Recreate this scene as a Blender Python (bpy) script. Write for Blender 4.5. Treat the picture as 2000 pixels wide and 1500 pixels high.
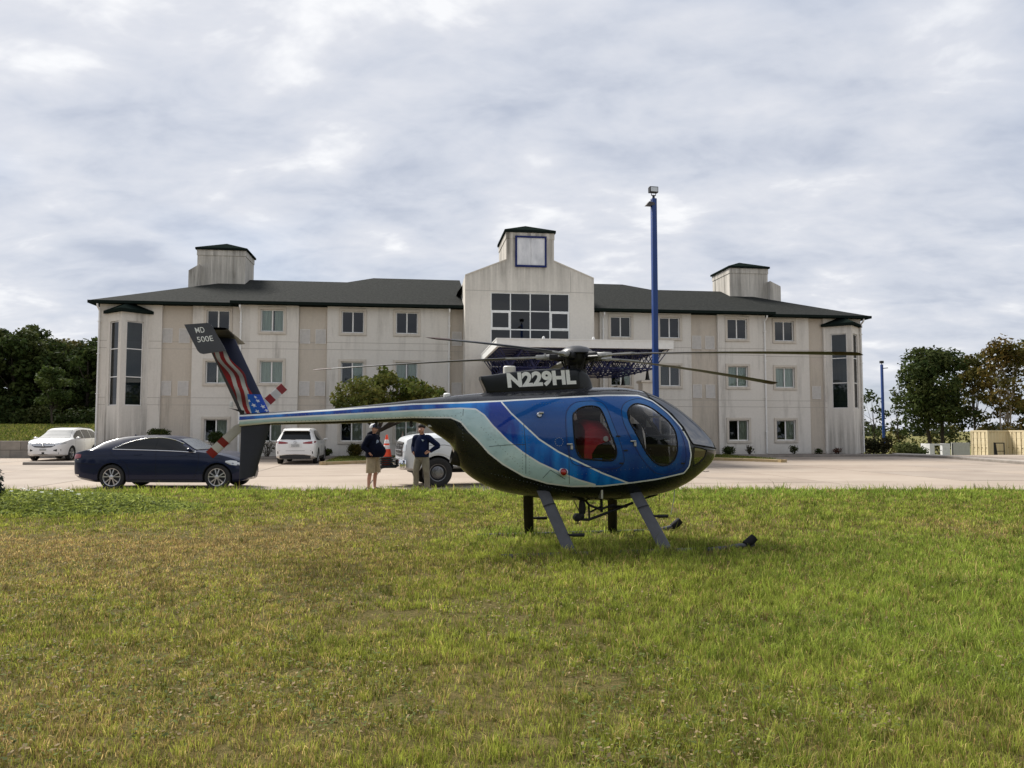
import bpy, bmesh, math, random
import numpy as np
from mathutils import Vector, Matrix

scene = bpy.context.scene
for o in list(bpy.data.objects):
    bpy.data.objects.remove(o, do_unlink=True)
COL = scene.collection
R = math.radians
random.seed(7)
rng = np.random.default_rng(11)

# ------------------------------------------------------------------ camera
FPX, TILT, CAMH = 1500.0, 0.060, 1.63          # focal length in photo pixels, upward tilt, eye height
cam_d = bpy.data.cameras.new('camera')
cam_d.sensor_width = 36.0
cam_d.lens = 36.0 * FPX / 2000.0
cam_d.clip_start = 0.05
cam_d.clip_end = 3000
cam = bpy.data.objects.new('camera', cam_d)
COL.objects.link(cam)
cam.location = (0, 0, CAMH)
cam.rotation_euler = (R(90) + TILT, 0, 0)
scene.camera = cam

# ------------------------------------------------------------------ light
SUN_DIR = Vector((-0.52, 0.46, 0.74)).normalized()     # towards the sun: left, a little beyond the motel
SUN_EL = math.asin(SUN_DIR.z)
SUN_ROT = math.atan2(SUN_DIR.x, SUN_DIR.y)
world = bpy.data.worlds.new('World')
scene.world = world
world.use_nodes = True
wn, wl = world.node_tree.nodes, world.node_tree.links
wn.clear()


def wnode(t, **kw):
    n = wn.new(t)
    for k, v in kw.items():
        setattr(n, k, v)
    return n


def wmath(op, a, b=None, c=None):
    n = wnode('ShaderNodeMath', operation=op)
    for i, v in enumerate((a, b, c)):
        if v is None:
            continue
        if isinstance(v, (int, float)):
            n.inputs[i].default_value = v
        else:
            wl.new(v, n.inputs[i])
    return n.outputs[0]


sky = wnode('ShaderNodeTexSky', sky_type='NISHITA')
sky.sun_disc = False
sky.sun_elevation = SUN_EL
sky.sun_rotation = SUN_ROT
sky.altitude = 200
tc = wnode('ShaderNodeTexCoord')
sep = wnode('ShaderNodeSeparateXYZ')
wl.new(tc.outputs['Generated'], sep.inputs[0])
zc = wmath('ADD', wmath('MAXIMUM', sep.outputs[2], 0.0), 0.26)
cx = wmath('DIVIDE', sep.outputs[0], zc)
cy = wmath('DIVIDE', sep.outputs[1], zc)
comb = wnode('ShaderNodeCombineXYZ')
wl.new(cx, comb.inputs[0])
wl.new(cy, comb.inputs[1])


def wnoise(scale, detail, rough, dist, off, stretch=(1, 1, 1), rot=0.0):
    mp = wnode('ShaderNodeMapping')
    mp.inputs['Location'].default_value = off
    mp.inputs['Scale'].default_value = stretch
    mp.inputs['Rotation'].default_value = (0, 0, rot)
    wl.new(comb.outputs[0], mp.inputs[0])
    n = wnode('ShaderNodeTexNoise')
    n.inputs['Scale'].default_value = scale
    n.inputs['Detail'].default_value = detail
    n.inputs['Roughness'].default_value = rough
    n.inputs['Distortion'].default_value = dist
    wl.new(mp.outputs[0], n.inputs['Vector'])
    return n.outputs['Fac']


n1 = wnoise(2.1, 7, 0.55, 0.25, (3.1, 1.7, 0), (1.0, 1.25, 1), 0.7)
n2 = wnoise(0.55, 3, 0.5, 0.2, (9.4, 4.2, 0), (1, 1.3, 1), 0.5)
n3 = wnoise(5.2, 4, 0.55, 0.3, (1.4, 7.7, 0), (1.0, 1.5, 1), 0.5)
mixn = wmath('ADD', wmath('ADD', wmath('MULTIPLY', n1, 0.44), wmath('MULTIPLY', n2, 0.28)), wmath('MULTIPLY', n3, 0.28))
ramp = wnode('ShaderNodeValToRGB')
els = ramp.color_ramp.elements
els[0].position = 0.40
els[0].color = (0.375, 0.410, 0.490, 1)
els[1].position = 0.605
els[1].color = (0.720, 0.725, 0.740, 1)
e = els.new(0.48)
e.color = (0.485, 0.512, 0.575, 1)
e = els.new(0.55)
e.color = (0.565, 0.580, 0.625, 1)
wl.new(mixn, ramp.inputs[0])
CLOUD_GAIN = 9.0
gain = wnode('ShaderNodeMixRGB', blend_type='MULTIPLY')
gain.inputs[0].default_value = 1.0
gain.inputs[2].default_value = (CLOUD_GAIN, CLOUD_GAIN, CLOUD_GAIN, 1)
wl.new(ramp.outputs[0], gain.inputs[1])
# thin places in the deck where the blue behind comes through
thin = wnode('ShaderNodeMapRange')
thin.inputs['From Min'].default_value = 0.30
thin.inputs['From Max'].default_value = 0.46
thin.inputs['To Min'].default_value = 0.72
thin.inputs['To Max'].default_value = 0.97
wl.new(n2, thin.inputs['Value'])
mixs = wnode('ShaderNodeMixRGB')
wl.new(thin.outputs[0], mixs.inputs[0])
wl.new(sky.outputs[0], mixs.inputs[1])
wl.new(gain.outputs[0], mixs.inputs[2])
bg = wnode('ShaderNodeBackground')
bg.inputs['Strength'].default_value = 0.1
wl.new(mixs.outputs[0], bg.inputs['Color'])
wo = wnode('ShaderNodeOutputWorld')
wl.new(bg.outputs[0], wo.inputs['Surface'])

sun_d = bpy.data.lights.new('sun', 'SUN')
sun_d.energy = 4.2
sun_d.angle = R(20)
sun_d.color = (1.0, 0.955, 0.88)
sun = bpy.data.objects.new('sun', sun_d)
COL.objects.link(sun)
sun.rotation_euler = (-SUN_DIR).to_track_quat('-Z', 'Y').to_euler()

scene.view_settings.view_transform = 'Standard'
scene.view_settings.look = 'None'
scene.view_settings.exposure = 0.58
scene.view_settings.gamma = 1.0
scene.render.engine = 'CYCLES'
scene.cycles.use_denoising = True
scene.cycles.max_bounces = 7
scene.cycles.transparent_max_bounces = 16
scene.cycles.caustics_reflective = False
scene.cycles.caustics_refractive = False


# ------------------------------------------------------------------ helpers
def ray(px, py):
    x = (px - 1000.0) / FPX
    z = (750.0 - py) / FPX
    c, s = math.cos(TILT), math.sin(TILT)
    return Vector((x, c - z * s, s + z * c))


def gp(px, py, z):
    """point where the pixel's ray meets height z"""
    d = ray(px, py)
    t = (z - CAMH) / d.z
    return Vector((d.x * t, d.y * t, z))


def at_depth(px, py, y):
    d = ray(px, py)
    t = y / d.y
    return Vector((d.x * t, y, CAMH + d.z * t))


def pchip(xs, ys):
    """shape-preserving cubic through the points"""
    x = np.asarray(xs, float)
    y = np.asarray(ys, float)
    i = np.argsort(x)
    x, y = x[i], y[i]
    h = np.diff(x)
    d = np.diff(y) / h
    m = np.zeros_like(x)
    m[0], m[-1] = d[0], d[-1]
    for k in range(1, len(x) - 1):
        if d[k - 1] * d[k] > 0:
            w1, w2 = 2 * h[k] + h[k - 1], h[k] + 2 * h[k - 1]
            m[k] = (w1 + w2) / (w1 / d[k - 1] + w2 / d[k])

    def f(q):
        q = np.clip(np.asarray(q, float), x[0], x[-1])
        k = np.clip(np.searchsorted(x, q) - 1, 0, len(x) - 2)
        t = (q - x[k]) / h[k]
        return ((1 + 2 * t) * (1 - t) ** 2 * y[k] + t * (1 - t) ** 2 * h[k] * m[k]
                + t * t * (3 - 2 * t) * y[k + 1] + t * t * (t - 1) * h[k] * m[k + 1])
    return f


MATS = {}


def mat(name, color=(0.5, 0.5, 0.5), rough=0.6, metal=0.0, var=0.0, vscale=6.0, bump=0.0, bscale=40.0,
        coat=0.0, spec=0.5, color2=None, coords='Object', stretch=(1, 1, 1), detail=5.0):
    """principled material whose colour wanders between two tones on 3-D noise"""
    if name in MATS:
        return MATS[name]
    m = bpy.data.materials.new(name)
    m.use_nodes = True
    nt = m.node_tree
    b = nt.nodes['Principled BSDF']
    b.inputs['Base Color'].default_value = (*color, 1)
    b.inputs['Roughness'].default_value = rough
    b.inputs['Metallic'].default_value = metal
    b.inputs['Specular IOR Level'].default_value = spec
    b.inputs['Coat Weight'].default_value = coat
    b.inputs['Coat Roughness'].default_value = 0.06
    t = nt.nodes.new('ShaderNodeTexCoord')
    mp = nt.nodes.new('ShaderNodeMapping')
    mp.inputs['Scale'].default_value = stretch
    nt.links.new(t.outputs[coords], mp.inputs[0])
    if var > 0 or color2 is not None:
        n = nt.nodes.new('ShaderNodeTexNoise')
        n.inputs['Scale'].default_value = vscale
        n.inputs['Detail'].default_value = detail
        n.inputs['Roughness'].default_value = 0.6
        nt.links.new(mp.outputs[0], n.inputs['Vector'])
        r = nt.nodes.new('ShaderNodeValToRGB')
        r.color_ramp.elements[0].position = 0.3
        r.color_ramp.elements[1].position = 0.7
        c2 = color2 if color2 is not None else tuple(min(1, c * (1 + var)) for c in color)
        c1 = color if color2 is not None else tuple(c * (1 - var) for c in color)
        r.color_ramp.elements[0].color = (*c1, 1)
        r.color_ramp.elements[1].color = (*c2, 1)
        nt.links.new(n.outputs['Fac'], r.inputs[0])
        nt.links.new(r.outputs[0], b.inputs['Base Color'])
    if bump > 0:
        n2_ = nt.nodes.new('ShaderNodeTexNoise')
        n2_.inputs['Scale'].default_value = bscale
        n2_.inputs['Detail'].default_value = 4
        nt.links.new(mp.outputs[0], n2_.inputs['Vector'])
        bp = nt.nodes.new('ShaderNodeBump')
        bp.inputs['Strength'].default_value = bump
        bp.inputs['Distance'].default_value = 0.02
        nt.links.new(n2_.outputs['Fac'], bp.inputs['Height'])
        nt.links.new(bp.outputs[0], b.inputs['Normal'])
    MATS[name] = m
    return m


def glass_mat(name, tint=(0.3, 0.33, 0.34), gloss=1.0, ior=1.5, rough=0.015):
    """tinted pane: clear transmission under a fresnel reflection"""
    if name in MATS:
        return MATS[name]
    m = bpy.data.materials.new(name)
    m.use_nodes = True
    nt = m.node_tree
    nt.nodes.clear()
    out = nt.nodes.new('ShaderNodeOutputMaterial')
    tr = nt.nodes.new('ShaderNodeBsdfTransparent')
    tr.inputs[0].default_value = (*tint, 1)
    gl = nt.nodes.new('ShaderNodeBsdfGlossy')
    gl.inputs['Roughness'].default_value = rough
    gl.inputs['Color'].default_value = (gloss, gloss, gloss, 1)
    fr = nt.nodes.new('ShaderNodeFresnel')
    fr.inputs['IOR'].default_value = ior
    mx = nt.nodes.new('ShaderNodeMixShader')
    nt.links.new(fr.outputs[0], mx.inputs[0])
    nt.links.new(tr.outputs[0], mx.inputs[1])
    nt.links.new(gl.outputs[0], mx.inputs[2])
    nt.links.new(mx.outputs[0], out.inputs[0])
    MATS[name] = m
    return m


def attr_mat(name, attr='col', rough=0.6, translucent=0.0, spec=0.3):
    """colour from a per-point attribute (the thing's own colour), optionally translucent like a leaf"""
    if name in MATS:
        return MATS[name]
    m = bpy.data.materials.new(name)
    m.use_nodes = True
    nt = m.node_tree
    b = nt.nodes['Principled BSDF']
    a = nt.nodes.new('ShaderNodeAttribute')
    a.attribute_name = attr
    nt.links.new(a.outputs['Color'], b.inputs['Base Color'])
    b.inputs['Roughness'].default_value = rough
    b.inputs['Specular IOR Level'].default_value = spec
    if translucent > 0:
        out = nt.nodes['Material Output']
        tl = nt.nodes.new('ShaderNodeBsdfTranslucent')
        nt.links.new(a.outputs['Color'], tl.inputs['Color'])
        mx = nt.nodes.new('ShaderNodeMixShader')
        mx.inputs[0].default_value = translucent
        nt.links.new(b.outputs[0], mx.inputs[1])
        nt.links.new(tl.outputs[0], mx.inputs[2])
        nt.links.new(mx.outputs[0], out.inputs[0])
    MATS[name] = m
    return m


def tag(o, label=None, cat=None, group=None, kind=None):
    for k, v in (('label', label), ('category', cat), ('group', group), ('kind', kind)):
        if v:
            o[k] = v
    return o


def empty(name, loc=(0, 0, 0), rotz=0.0, label=None, cat=None, group=None):
    o = bpy.data.objects.new(name, None)
    o.empty_display_size = 0.2
    COL.objects.link(o)
    o.location = loc
    o.rotation_euler = (0, 0, rotz)
    return tag(o, label, cat, group)


class MB:
    """collects shapes; build() links them as one mesh object"""

    def __init__(self):
        self.v, self.f, self.m = [], [], []

    def add(self, verts, faces, mi=0):
        b = len(self.v)
        self.v += [tuple(p) for p in verts]
        self.f += [tuple(b + i for i in f) for f in faces]
        self.m += [mi] * len(faces)
        return self

    def box(self, x0, x1, y0, y1, z0, z1, mi=0):
        v = [(x0, y0, z0), (x1, y0, z0), (x1, y1, z0), (x0, y1, z0), (x0, y0, z1), (x1, y0, z1), (x1, y1, z1), (x0, y1, z1)]
        return self.add(v, [(0, 3, 2, 1), (4, 5, 6, 7), (0, 1, 5, 4), (1, 2, 6, 5), (2, 3, 7, 6), (3, 0, 4, 7)], mi)

    def bbox(self, x0, x1, y0, y1, z0, z1, r=0.02, mi=0):
        """box with chamfered edges"""
        bm = bmesh.new()
        bmesh.ops.create_cube(bm, size=1)
        for v in bm.verts:
            v.co = Vector(((x0 + x1) / 2 + v.co.x * (x1 - x0), (y0 + y1) / 2 + v.co.y * (y1 - y0), (z0 + z1) / 2 + v.co.z * (z1 - z0)))
        bmesh.ops.bevel(bm, geom=list(bm.edges), offset=r, segments=2, affect='EDGES', profile=0.5)
        return self.from_bm(bm, mi)

    def from_bm(self, bm, mi=0):
        bm.verts.index_update()
        self.add([v.co for v in bm.verts], [[v.index for v in f.verts] for f in bm.faces], mi)
        bm.free()
        return self

    def prism(self, poly, axis_a, axis_b, axis_n, n0, n1, origin=(0, 0, 0), mi=0):
        """polygon (a, b) extruded from n0 to n1"""
        A, B, N, O = Vector(axis_a), Vector(axis_b), Vector(axis_n), Vector(origin)
        k = len(poly)
        v = [O + A * a + B * b + N * n0 for a, b in poly] + [O + A * a + B * b + N * n1 for a, b in poly]
        f = [tuple(range(k - 1, -1, -1)), tuple(range(k, 2 * k))]
        f += [(i, (i + 1) % k, k + (i + 1) % k, k + i) for i in range(k)]
        return self.add(v, f, mi)

    def tube(self, pts, rad, seg=8, caps=True, mi=0, squash=None):
        pts = [Vector(p) for p in pts]
        n = len(pts)
        rads = rad if isinstance(rad, (list, tuple)) else [rad] * n
        rings = []
        up = None
        for i, p in enumerate(pts):
            t = (pts[min(i + 1, n - 1)] - pts[max(i - 1, 0)])
            t = t.normalized() if t.length > 1e-9 else Vector((0, 0, 1))
            if up is None:
                up = Vector((0, 0, 1)) if abs(t.z) < 0.9 else Vector((1, 0, 0))
            side = t.cross(up)
            side = side.normalized() if side.length > 1e-6 else Vector((1, 0, 0))
            up = side.cross(t).normalized()
            rings.append([p + side * (math.cos(2 * math.pi * k / seg) * rads[i]) + up * (math.sin(2 * math.pi * k / seg) * rads[i]) for k in range(seg)])
        v = [q for r_ in rings for q in r_]
        f = []
        for i in range(n - 1):
            for k in range(seg):
                a, b = i * seg + k, i * seg + (k + 1) % seg
                f.append((a, b, b + seg, a + seg))
        if caps:
            f.append(tuple(range(seg - 1, -1, -1)))
            f.append(tuple((n - 1) * seg + k for k in range(seg)))
        return self.add(v, f, mi)

    def loop_tube(self, pts, rad, seg=6, mi=0):
        pts = [Vector(p) for p in pts]
        return self.tube(pts + [pts[0]], rad, seg, False, mi)

    def lathe(self, prof, center, axis, seg=32, mi=0, closed=False):
        """profile of (radius, along-axis) swept round an axis"""
        ax = Vector(axis).normalized()
        ref = Vector((0, 0, 1)) if abs(ax.z) < 0.9 else Vector((1, 0, 0))
        e1 = ax.cross(ref).normalized()
        e2 = ax.cross(e1)
        c = Vector(center)
        v, f = [], []
        for r_, h in prof:
            for k in range(seg):
                a = 2 * math.pi * k / seg
                v.append(c + ax * h + e1 * (r_ * math.cos(a)) + e2 * (r_ * math.sin(a)))
        n = len(prof)
        for i in range(n if closed else n - 1):
            j = (i + 1) % n
            for k in range(seg):
                k2 = (k + 1) % seg
                f.append((i * seg + k, i * seg + k2, j * seg + k2, j * seg + k))
        return self.add(v, f, mi)

    def grid(self, pts2d, mi=0):
        """rows of points joined into quads"""
        nr, nc = len(pts2d), len(pts2d[0])
        v = [p for row in pts2d for p in row]
        f = [(i * nc + j, i * nc + j + 1, (i + 1) * nc + j + 1, (i + 1) * nc + j) for i in range(nr - 1) for j in range(nc - 1)]
        return self.add(v, f, mi)

    def mesh(self, name, mats, smooth=False, fix=True):
        me = bpy.data.meshes.new(name)
        me.from_pydata(self.v, [], self.f)
        for m_ in (mats if isinstance(mats, (list, tuple)) else [mats]):
            me.materials.append(m_)
        me.polygons.foreach_set('material_index', self.m)
        if fix:
            bm = bmesh.new()
            bm.from_mesh(me)
            bmesh.ops.recalc_face_normals(bm, faces=bm.faces)
            bm.to_mesh(me)
            bm.free()
        if smooth:
            smooth_mesh(me, smooth)
        return me

    def build(self, name, mats, parent=None, smooth=False, fix=True):
        return link(name, self.mesh(name, mats, smooth, fix), parent)


def smooth_mesh(me, ang=True):
    me.polygons.foreach_set('use_smooth', [True] * len(me.polygons))
    a = R(40) if ang is True else R(ang)
    try:
        me.set_sharp_from_angle(angle=a)
    except Exception:
        pass


def link(name, me, parent=None):
    o = bpy.data.objects.new(name, me)
    COL.objects.link(o)
    if parent is not None:
        o.parent = parent
    return o


def np_mesh(name, V, quads=None, tris=None, cols=None, mats=None, smooth=False):
    """fast mesh from arrays, with an optional per-point colour attribute"""
    me = bpy.data.meshes.new(name)
    me.vertices.add(len(V))
    me.vertices.foreach_set('co', np.asarray(V, np.float32).ravel())
    loops, starts, tot = [], [], 0
    if quads is not None and len(quads):
        loops.append(np.asarray(quads, np.int32).ravel())
        starts.append(np.arange(len(quads), dtype=np.int32) * 4)
        tot = len(quads) * 4
    if tris is not None and len(tris):
        loops.append(np.asarray(tris, np.int32).ravel())
        starts.append(tot + np.arange(len(tris), dtype=np.int32) * 3)
    lp = np.concatenate(loops)
    st = np.concatenate(starts)
    me.loops.add(len(lp))
    me.loops.foreach_set('vertex_index', lp)
    me.polygons.add(len(st))
    me.polygons.foreach_set('loop_start', st)
    if smooth:
        me.polygons.foreach_set('use_smooth', np.ones(len(st), bool))
    me.update(calc_edges=True)
    if cols is not None:
        a = me.attributes.new('col', 'FLOAT_COLOR', 'POINT')
        c4 = np.ones((len(V), 4), np.float32)
        c4[:, :3] = cols
        a.data.foreach_set('color', c4.ravel())
    for m_ in (mats or []):
        me.materials.append(m_)
    return me


def sdist(P, poly):
    """signed distance of points to a polygon, positive inside"""
    P = np.asarray(P, float)
    poly = np.asarray(poly, float)
    d = np.full(len(P), 1e9)
    ins = np.zeros(len(P), bool)
    for i in range(len(poly)):
        a, b = poly[i], poly[(i + 1) % len(poly)]
        ab = b - a
        t = np.clip(((P - a) @ ab) / max(ab @ ab, 1e-12), 0, 1)
        d = np.minimum(d, np.hypot(*(P - a - t[:, None] * ab).T))
        c = (a[1] > P[:, 1]) != (b[1] > P[:, 1])
        xi = a[0] + (P[:, 1] - a[1]) / (b[1] - a[1] if abs(b[1] - a[1]) > 1e-12 else 1e-12) * ab[0]
        ins ^= c & (P[:, 0] < xi)
    return np.where(ins, d, -d)


def vnoise(x, y, seed=0, octaves=4):
    """value noise on numpy arrays, 0..1"""
    g = np.random.default_rng(seed).random((256, 256))
    out = np.zeros_like(x, float)
    amp, tot = 1.0, 0.0
    for o_ in range(octaves):
        xi, yi = np.floor(x).astype(int), np.floor(y).astype(int)
        fx, fy = x - xi, y - yi
        fx, fy = fx * fx * (3 - 2 * fx), fy * fy * (3 - 2 * fy)
        a = g[xi % 256, yi % 256]
        b = g[(xi + 1) % 256, yi % 256]
        c = g[xi % 256, (yi + 1) % 256]
        d = g[(xi + 1) % 256, (yi + 1) % 256]
        out += amp * ((a * (1 - fx) + b * fx) * (1 - fy) + (c * (1 - fx) + d * fx) * fy)
        tot += amp
        amp *= 0.5
        x, y = x * 2.03 + 17.1, y * 2.03 + 5.3
    return out / tot


def text_mesh(s, bold=0.0, size=1.0):
    cu = bpy.data.curves.new('lettering', 'FONT')
    cu.body = s
    cu.size = size
    cu.offset = bold
    cu.align_x = 'LEFT'
    o = bpy.data.objects.new('lettering', cu)
    COL.objects.link(o)
    dg = bpy.context.evaluated_depsgraph_get()
    me = bpy.data.meshes.new_from_object(o.evaluated_get(dg))
    bpy.data.objects.remove(o, do_unlink=True)
    bpy.data.curves.remove(cu)
    return me


def baked(o):
    """the object's mesh with its modifiers applied"""
    bpy.context.view_layer.update()
    dg = bpy.context.evaluated_depsgraph_get()
    me = bpy.data.meshes.new_from_object(o.evaluated_get(dg))
    o.modifiers.clear()
    old = o.data
    o.data = me
    bpy.data.meshes.remove(old)
    return o


# ------------------------------------------------------------------ shared materials
M_white = mat('white_frame', (0.72, 0.72, 0.70), 0.45, var=0.06)
M_black = mat('black_rubber', (0.010, 0.010, 0.011), 0.7, spec=0.2)
M_dark = mat('dark_interior', (0.016, 0.017, 0.019), 0.8)
M_blackmetal = mat('black_metal', (0.012, 0.012, 0.013), 0.5, 0.0, var=0.3, vscale=20, spec=0.3)
M_steel = mat('bare_metal', (0.42, 0.42, 0.42), 0.38, 0.85, var=0.15, vscale=30)
M_chrome = mat('chrome_trim', (0.75, 0.75, 0.76), 0.14, 1.0)
M_tyre = mat('tyre_rubber', (0.016, 0.016, 0.016), 0.85, var=0.2, vscale=30)
# ================================================================== ground
LOT_Z = 0.05
LAWN_EDGE = 18.9


def lawn_z(x, y):
    t = np.clip((np.asarray(y, float) - 11.5) / (LAWN_EDGE - 11.5), 0, 1)
    return 0.15 * t * t * (3 - 2 * t) + 0.02 * (vnoise(np.asarray(x) * 0.5 + 40, np.asarray(y) * 0.5 + 40, 5, 2) - 0.5)


def terrain_z(x, y):
    x = np.asarray(x, float)
    y = np.asarray(y, float)
    z = np.full(np.broadcast(x, y).shape, -0.10)
    # the ground beyond the lot falls away on the right
    fr = np.clip((x - 24) / 10, 0, 1) * np.clip((y - 49) / 18, 0, 1)
    z = z - 0.85 * fr * fr * (3 - 2 * fr)
    # grassy bank behind the retaining wall on the left
    bk = np.clip((y - 44.6) / 17.0, 0, 1) * np.clip((-20 - x) / 3.0, 0, 1)
    st = np.clip((y - 44.2) / 0.35, 0, 1) * np.clip((-20 - x) / 3.0, 0, 1)
    z = z + 1.02 * st + 1.05 * bk
    far = np.clip((y - 90) / 300, 0, 1)
    z = z - 0.0 * far
    return z


def make_ground():
    xs = np.unique(np.concatenate([np.linspace(-900, -80, 20), np.linspace(-80, -18, 70), np.linspace(-18, 80, 50), np.linspace(80, 900, 20)]))
    ys = np.unique(np.concatenate([np.linspace(-60, 42, 12), np.linspace(42, 46, 24), np.linspace(46, 90, 50), np.linspace(90, 1600, 25)]))
    X, Y = np.meshgrid(xs, ys)
    Z = terrain_z(X, Y)
    V = np.stack([X.ravel(), Y.ravel(), Z.ravel()], 1)
    nc = len(xs)
    i, j = np.meshgrid(np.arange(len(ys) - 1), np.arange(nc - 1), indexing='ij')
    q = np.stack([i * nc + j, i * nc + j + 1, (i + 1) * nc + j + 1, (i + 1) * nc + j], -1).reshape(-1, 4)
    m = mat('field_ground', (0.10, 0.115, 0.030), 0.95, color2=(0.20, 0.165, 0.070), vscale=0.16, bump=0.6, bscale=2.0, spec=0.1)
    o = link('ground', np_mesh('ground', V, q, mats=[m], smooth=True))
    tag(o, kind='structure')


make_ground()

# lawn sheet under the blades
def make_lawn():
    xs = np.linspace(-34, 34, 120)
    ys = np.concatenate([np.linspace(-6, 11, 30), np.linspace(11.3, LAWN_EDGE, 40)])
    X, Y = np.meshgrid(xs, ys)
    Ye = Y + np.where(Y > 15, (0.22 * (vnoise(X * 0.35 + 9, X * 0 + 3.3, 8, 3) - 0.5)) * (Y - 15) / 4, 0)
    Z = lawn_z(X, Ye)
    V = np.stack([X.ravel(), Ye.ravel(), Z.ravel()], 1)
    nc = len(xs)
    # skirt down to the lot at the far edge
    sk = V[-nc:].copy()
    sk[:, 1] += 0.05
    sk[:, 2] = -0.12
    V = np.concatenate([V, sk])
    nr = len(ys) + 1
    i, j = np.meshgrid(np.arange(nr - 1), np.arange(nc - 1), indexing='ij')
    q = np.stack([i * nc + j, i * nc + j + 1, (i + 1) * nc + j + 1, (i + 1) * nc + j], -1).reshape(-1, 4)
    m = mat('lawn_thatch', (0.060, 0.062, 0.018), 0.95, color2=(0.170, 0.130, 0.055), vscale=26.0, bump=1.0, bscale=90.0, spec=0.05)
    o = link('lawn', np_mesh('lawn', V, q, mats=[m], smooth=True))
    tag(o, kind='structure')


make_lawn()

# ------------------------------------------------------------------ building frame
BA = R(7.5)
BU = Vector((math.cos(BA), math.sin(BA), 0))
BV = Vector((-math.sin(BA), math.cos(BA), 0))
BO = Vector((-400 / 1500 * 43.0, 43.0, 0))


def fac(px, py, v=0.0):
    """pixel to (u, z) on the facade plane that lies v behind the main wall"""
    d = ray(px, py)
    C = Vector((0, 0, CAMH))
    t = (v - BV.dot(C - BO)) / BV.dot(d)
    P = C + d * t
    return BU.dot(P - BO), P.z


def b2w(u, v, z=0.0):
    return BO + BU * u + BV * v + Vector((0, 0, z))


# ------------------------------------------------------------------ concrete lot of slabs
def clip_poly(poly, f):
    out = []
    for i in range(len(poly)):
        a, b = poly[i], poly[(i + 1) % len(poly)]
        fa, fb = f(a), f(b)
        if fa >= 0:
            out.append(a)
        if fa * fb < 0:
            t = fa / (fa - fb)
            out.append(a + (b - a) * t)
    return out


def concrete_mat():
    m = mat('lot_concrete', (0.285, 0.228, 0.182), 0.85, color2=(0.37, 0.31, 0.252), vscale=0.35, bump=0.15, bscale=30, coords='Object', spec=0.25)
    return m


uo_left = fac(191, 720, 0.6)[0]


def make_lot():
    M = concrete_mat()
    mats = [M, mat('lot_concrete_grey', (0.262, 0.215, 0.176), 0.85, color2=(0.35, 0.296, 0.245), vscale=0.4, bump=0.15, bscale=30, spec=0.25),
            mat('lot_concrete_pale', (0.305, 0.246, 0.196), 0.85, color2=(0.39, 0.328, 0.268), vscale=0.3, bump=0.15, bscale=30, spec=0.25)]
    base = MB()
    A = [Vector((-46, 18.2, LOT_Z - 0.02)), Vector((62, 18.2, LOT_Z - 0.02)), Vector((62, 47.6, LOT_Z - 0.02)), Vector((20, 47.6, LOT_Z - 0.02)), Vector((-24, 41.6, LOT_Z - 0.02)), Vector((-24, 43.6, LOT_Z - 0.02)), Vector((-46, 43.6, LOT_Z - 0.02))]
    base.add(A, [tuple(range(len(A)))])
    lot = base.build('parking_lot', mat('joint_filler', (0.10, 0.085, 0.07), 0.9, var=0.2))
    tag(lot, kind='structure')
    su, sv = 4.6, 5.2      # joints are left open a few centimetres
    k = 0
    for iu in range(-9, 12):
        for iv in range(-6, 1):
            u0, u1 = iu * su, (iu + 1) * su - 0.04
            v0, v1 = -1.2 + iv * sv, -1.2 + (iv + 1) * sv - 0.05
            if iv == 0:
                continue
            poly = [b2w(u0, v0), b2w(u1, v0), b2w(u1, v1), b2w(u0, v1)]
            poly = clip_poly(poly, lambda p: p.y - 18.3)
            if len(poly) < 3:
                continue
            dz = random.uniform(-0.003, 0.003)
            mb = MB()
            n = len(poly)
            mb.add([(p.x, p.y, LOT_Z + dz) for p in poly] + [(p.x, p.y, LOT_Z - 0.03) for p in poly],
                   [tuple(range(n))] + [(i, n + i, n + (i + 1) % n, (i + 1) % n) for i in range(n)])
            mb.build('slab', mats[random.choice((0, 0, 1, 2))], lot)
            k += 1
    # slabs left of the motel, up to the retaining wall
    for iu in range(-9, -2):
        for v0, v1 in ((-1.2, 1.6), (1.62, 4.4)):
            u0, u1 = iu * su, min((iu + 1) * su - 0.022, uo_left - 0.4)
            if u1 - u0 < 0.3:
                continue
            poly = clip_poly([b2w(u0, v0), b2w(u1, v0), b2w(u1, v1), b2w(u0, v1)], lambda p: 43.8 - p.y)
            n = len(poly)
            if n < 3:
                continue
            mb = MB()
            mb.add([(p.x, p.y, LOT_Z) for p in poly] + [(p.x, p.y, LOT_Z - 0.03) for p in poly], [tuple(range(n))] + [(i, n + i, n + (i + 1) % n, (i + 1) % n) for i in range(n)])
            mb.build('slab', mats[random.choice((0, 1, 2))], lot)
    # slabs beside the motel, right of its end wall
    for iu in range(6, 13):
        u0, u1 = iu * su, (iu + 1) * su - 0.022
        poly = [b2w(u0, -1.2), b2w(u1, -1.2), b2w(u1, 0.6), b2w(u0, 0.6)]
        mb = MB()
        mb.add([(p.x, p.y, LOT_Z) for p in poly] + [(p.x, p.y, LOT_Z - 0.03) for p in poly],
               [(0, 1, 2, 3)] + [(i, 4 + i, 4 + (i + 1) % 4, (i + 1) % 4) for i in range(4)])
        mb.build('slab', mats[random.choice((0, 1, 2))], lot)


make_lot()


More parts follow.
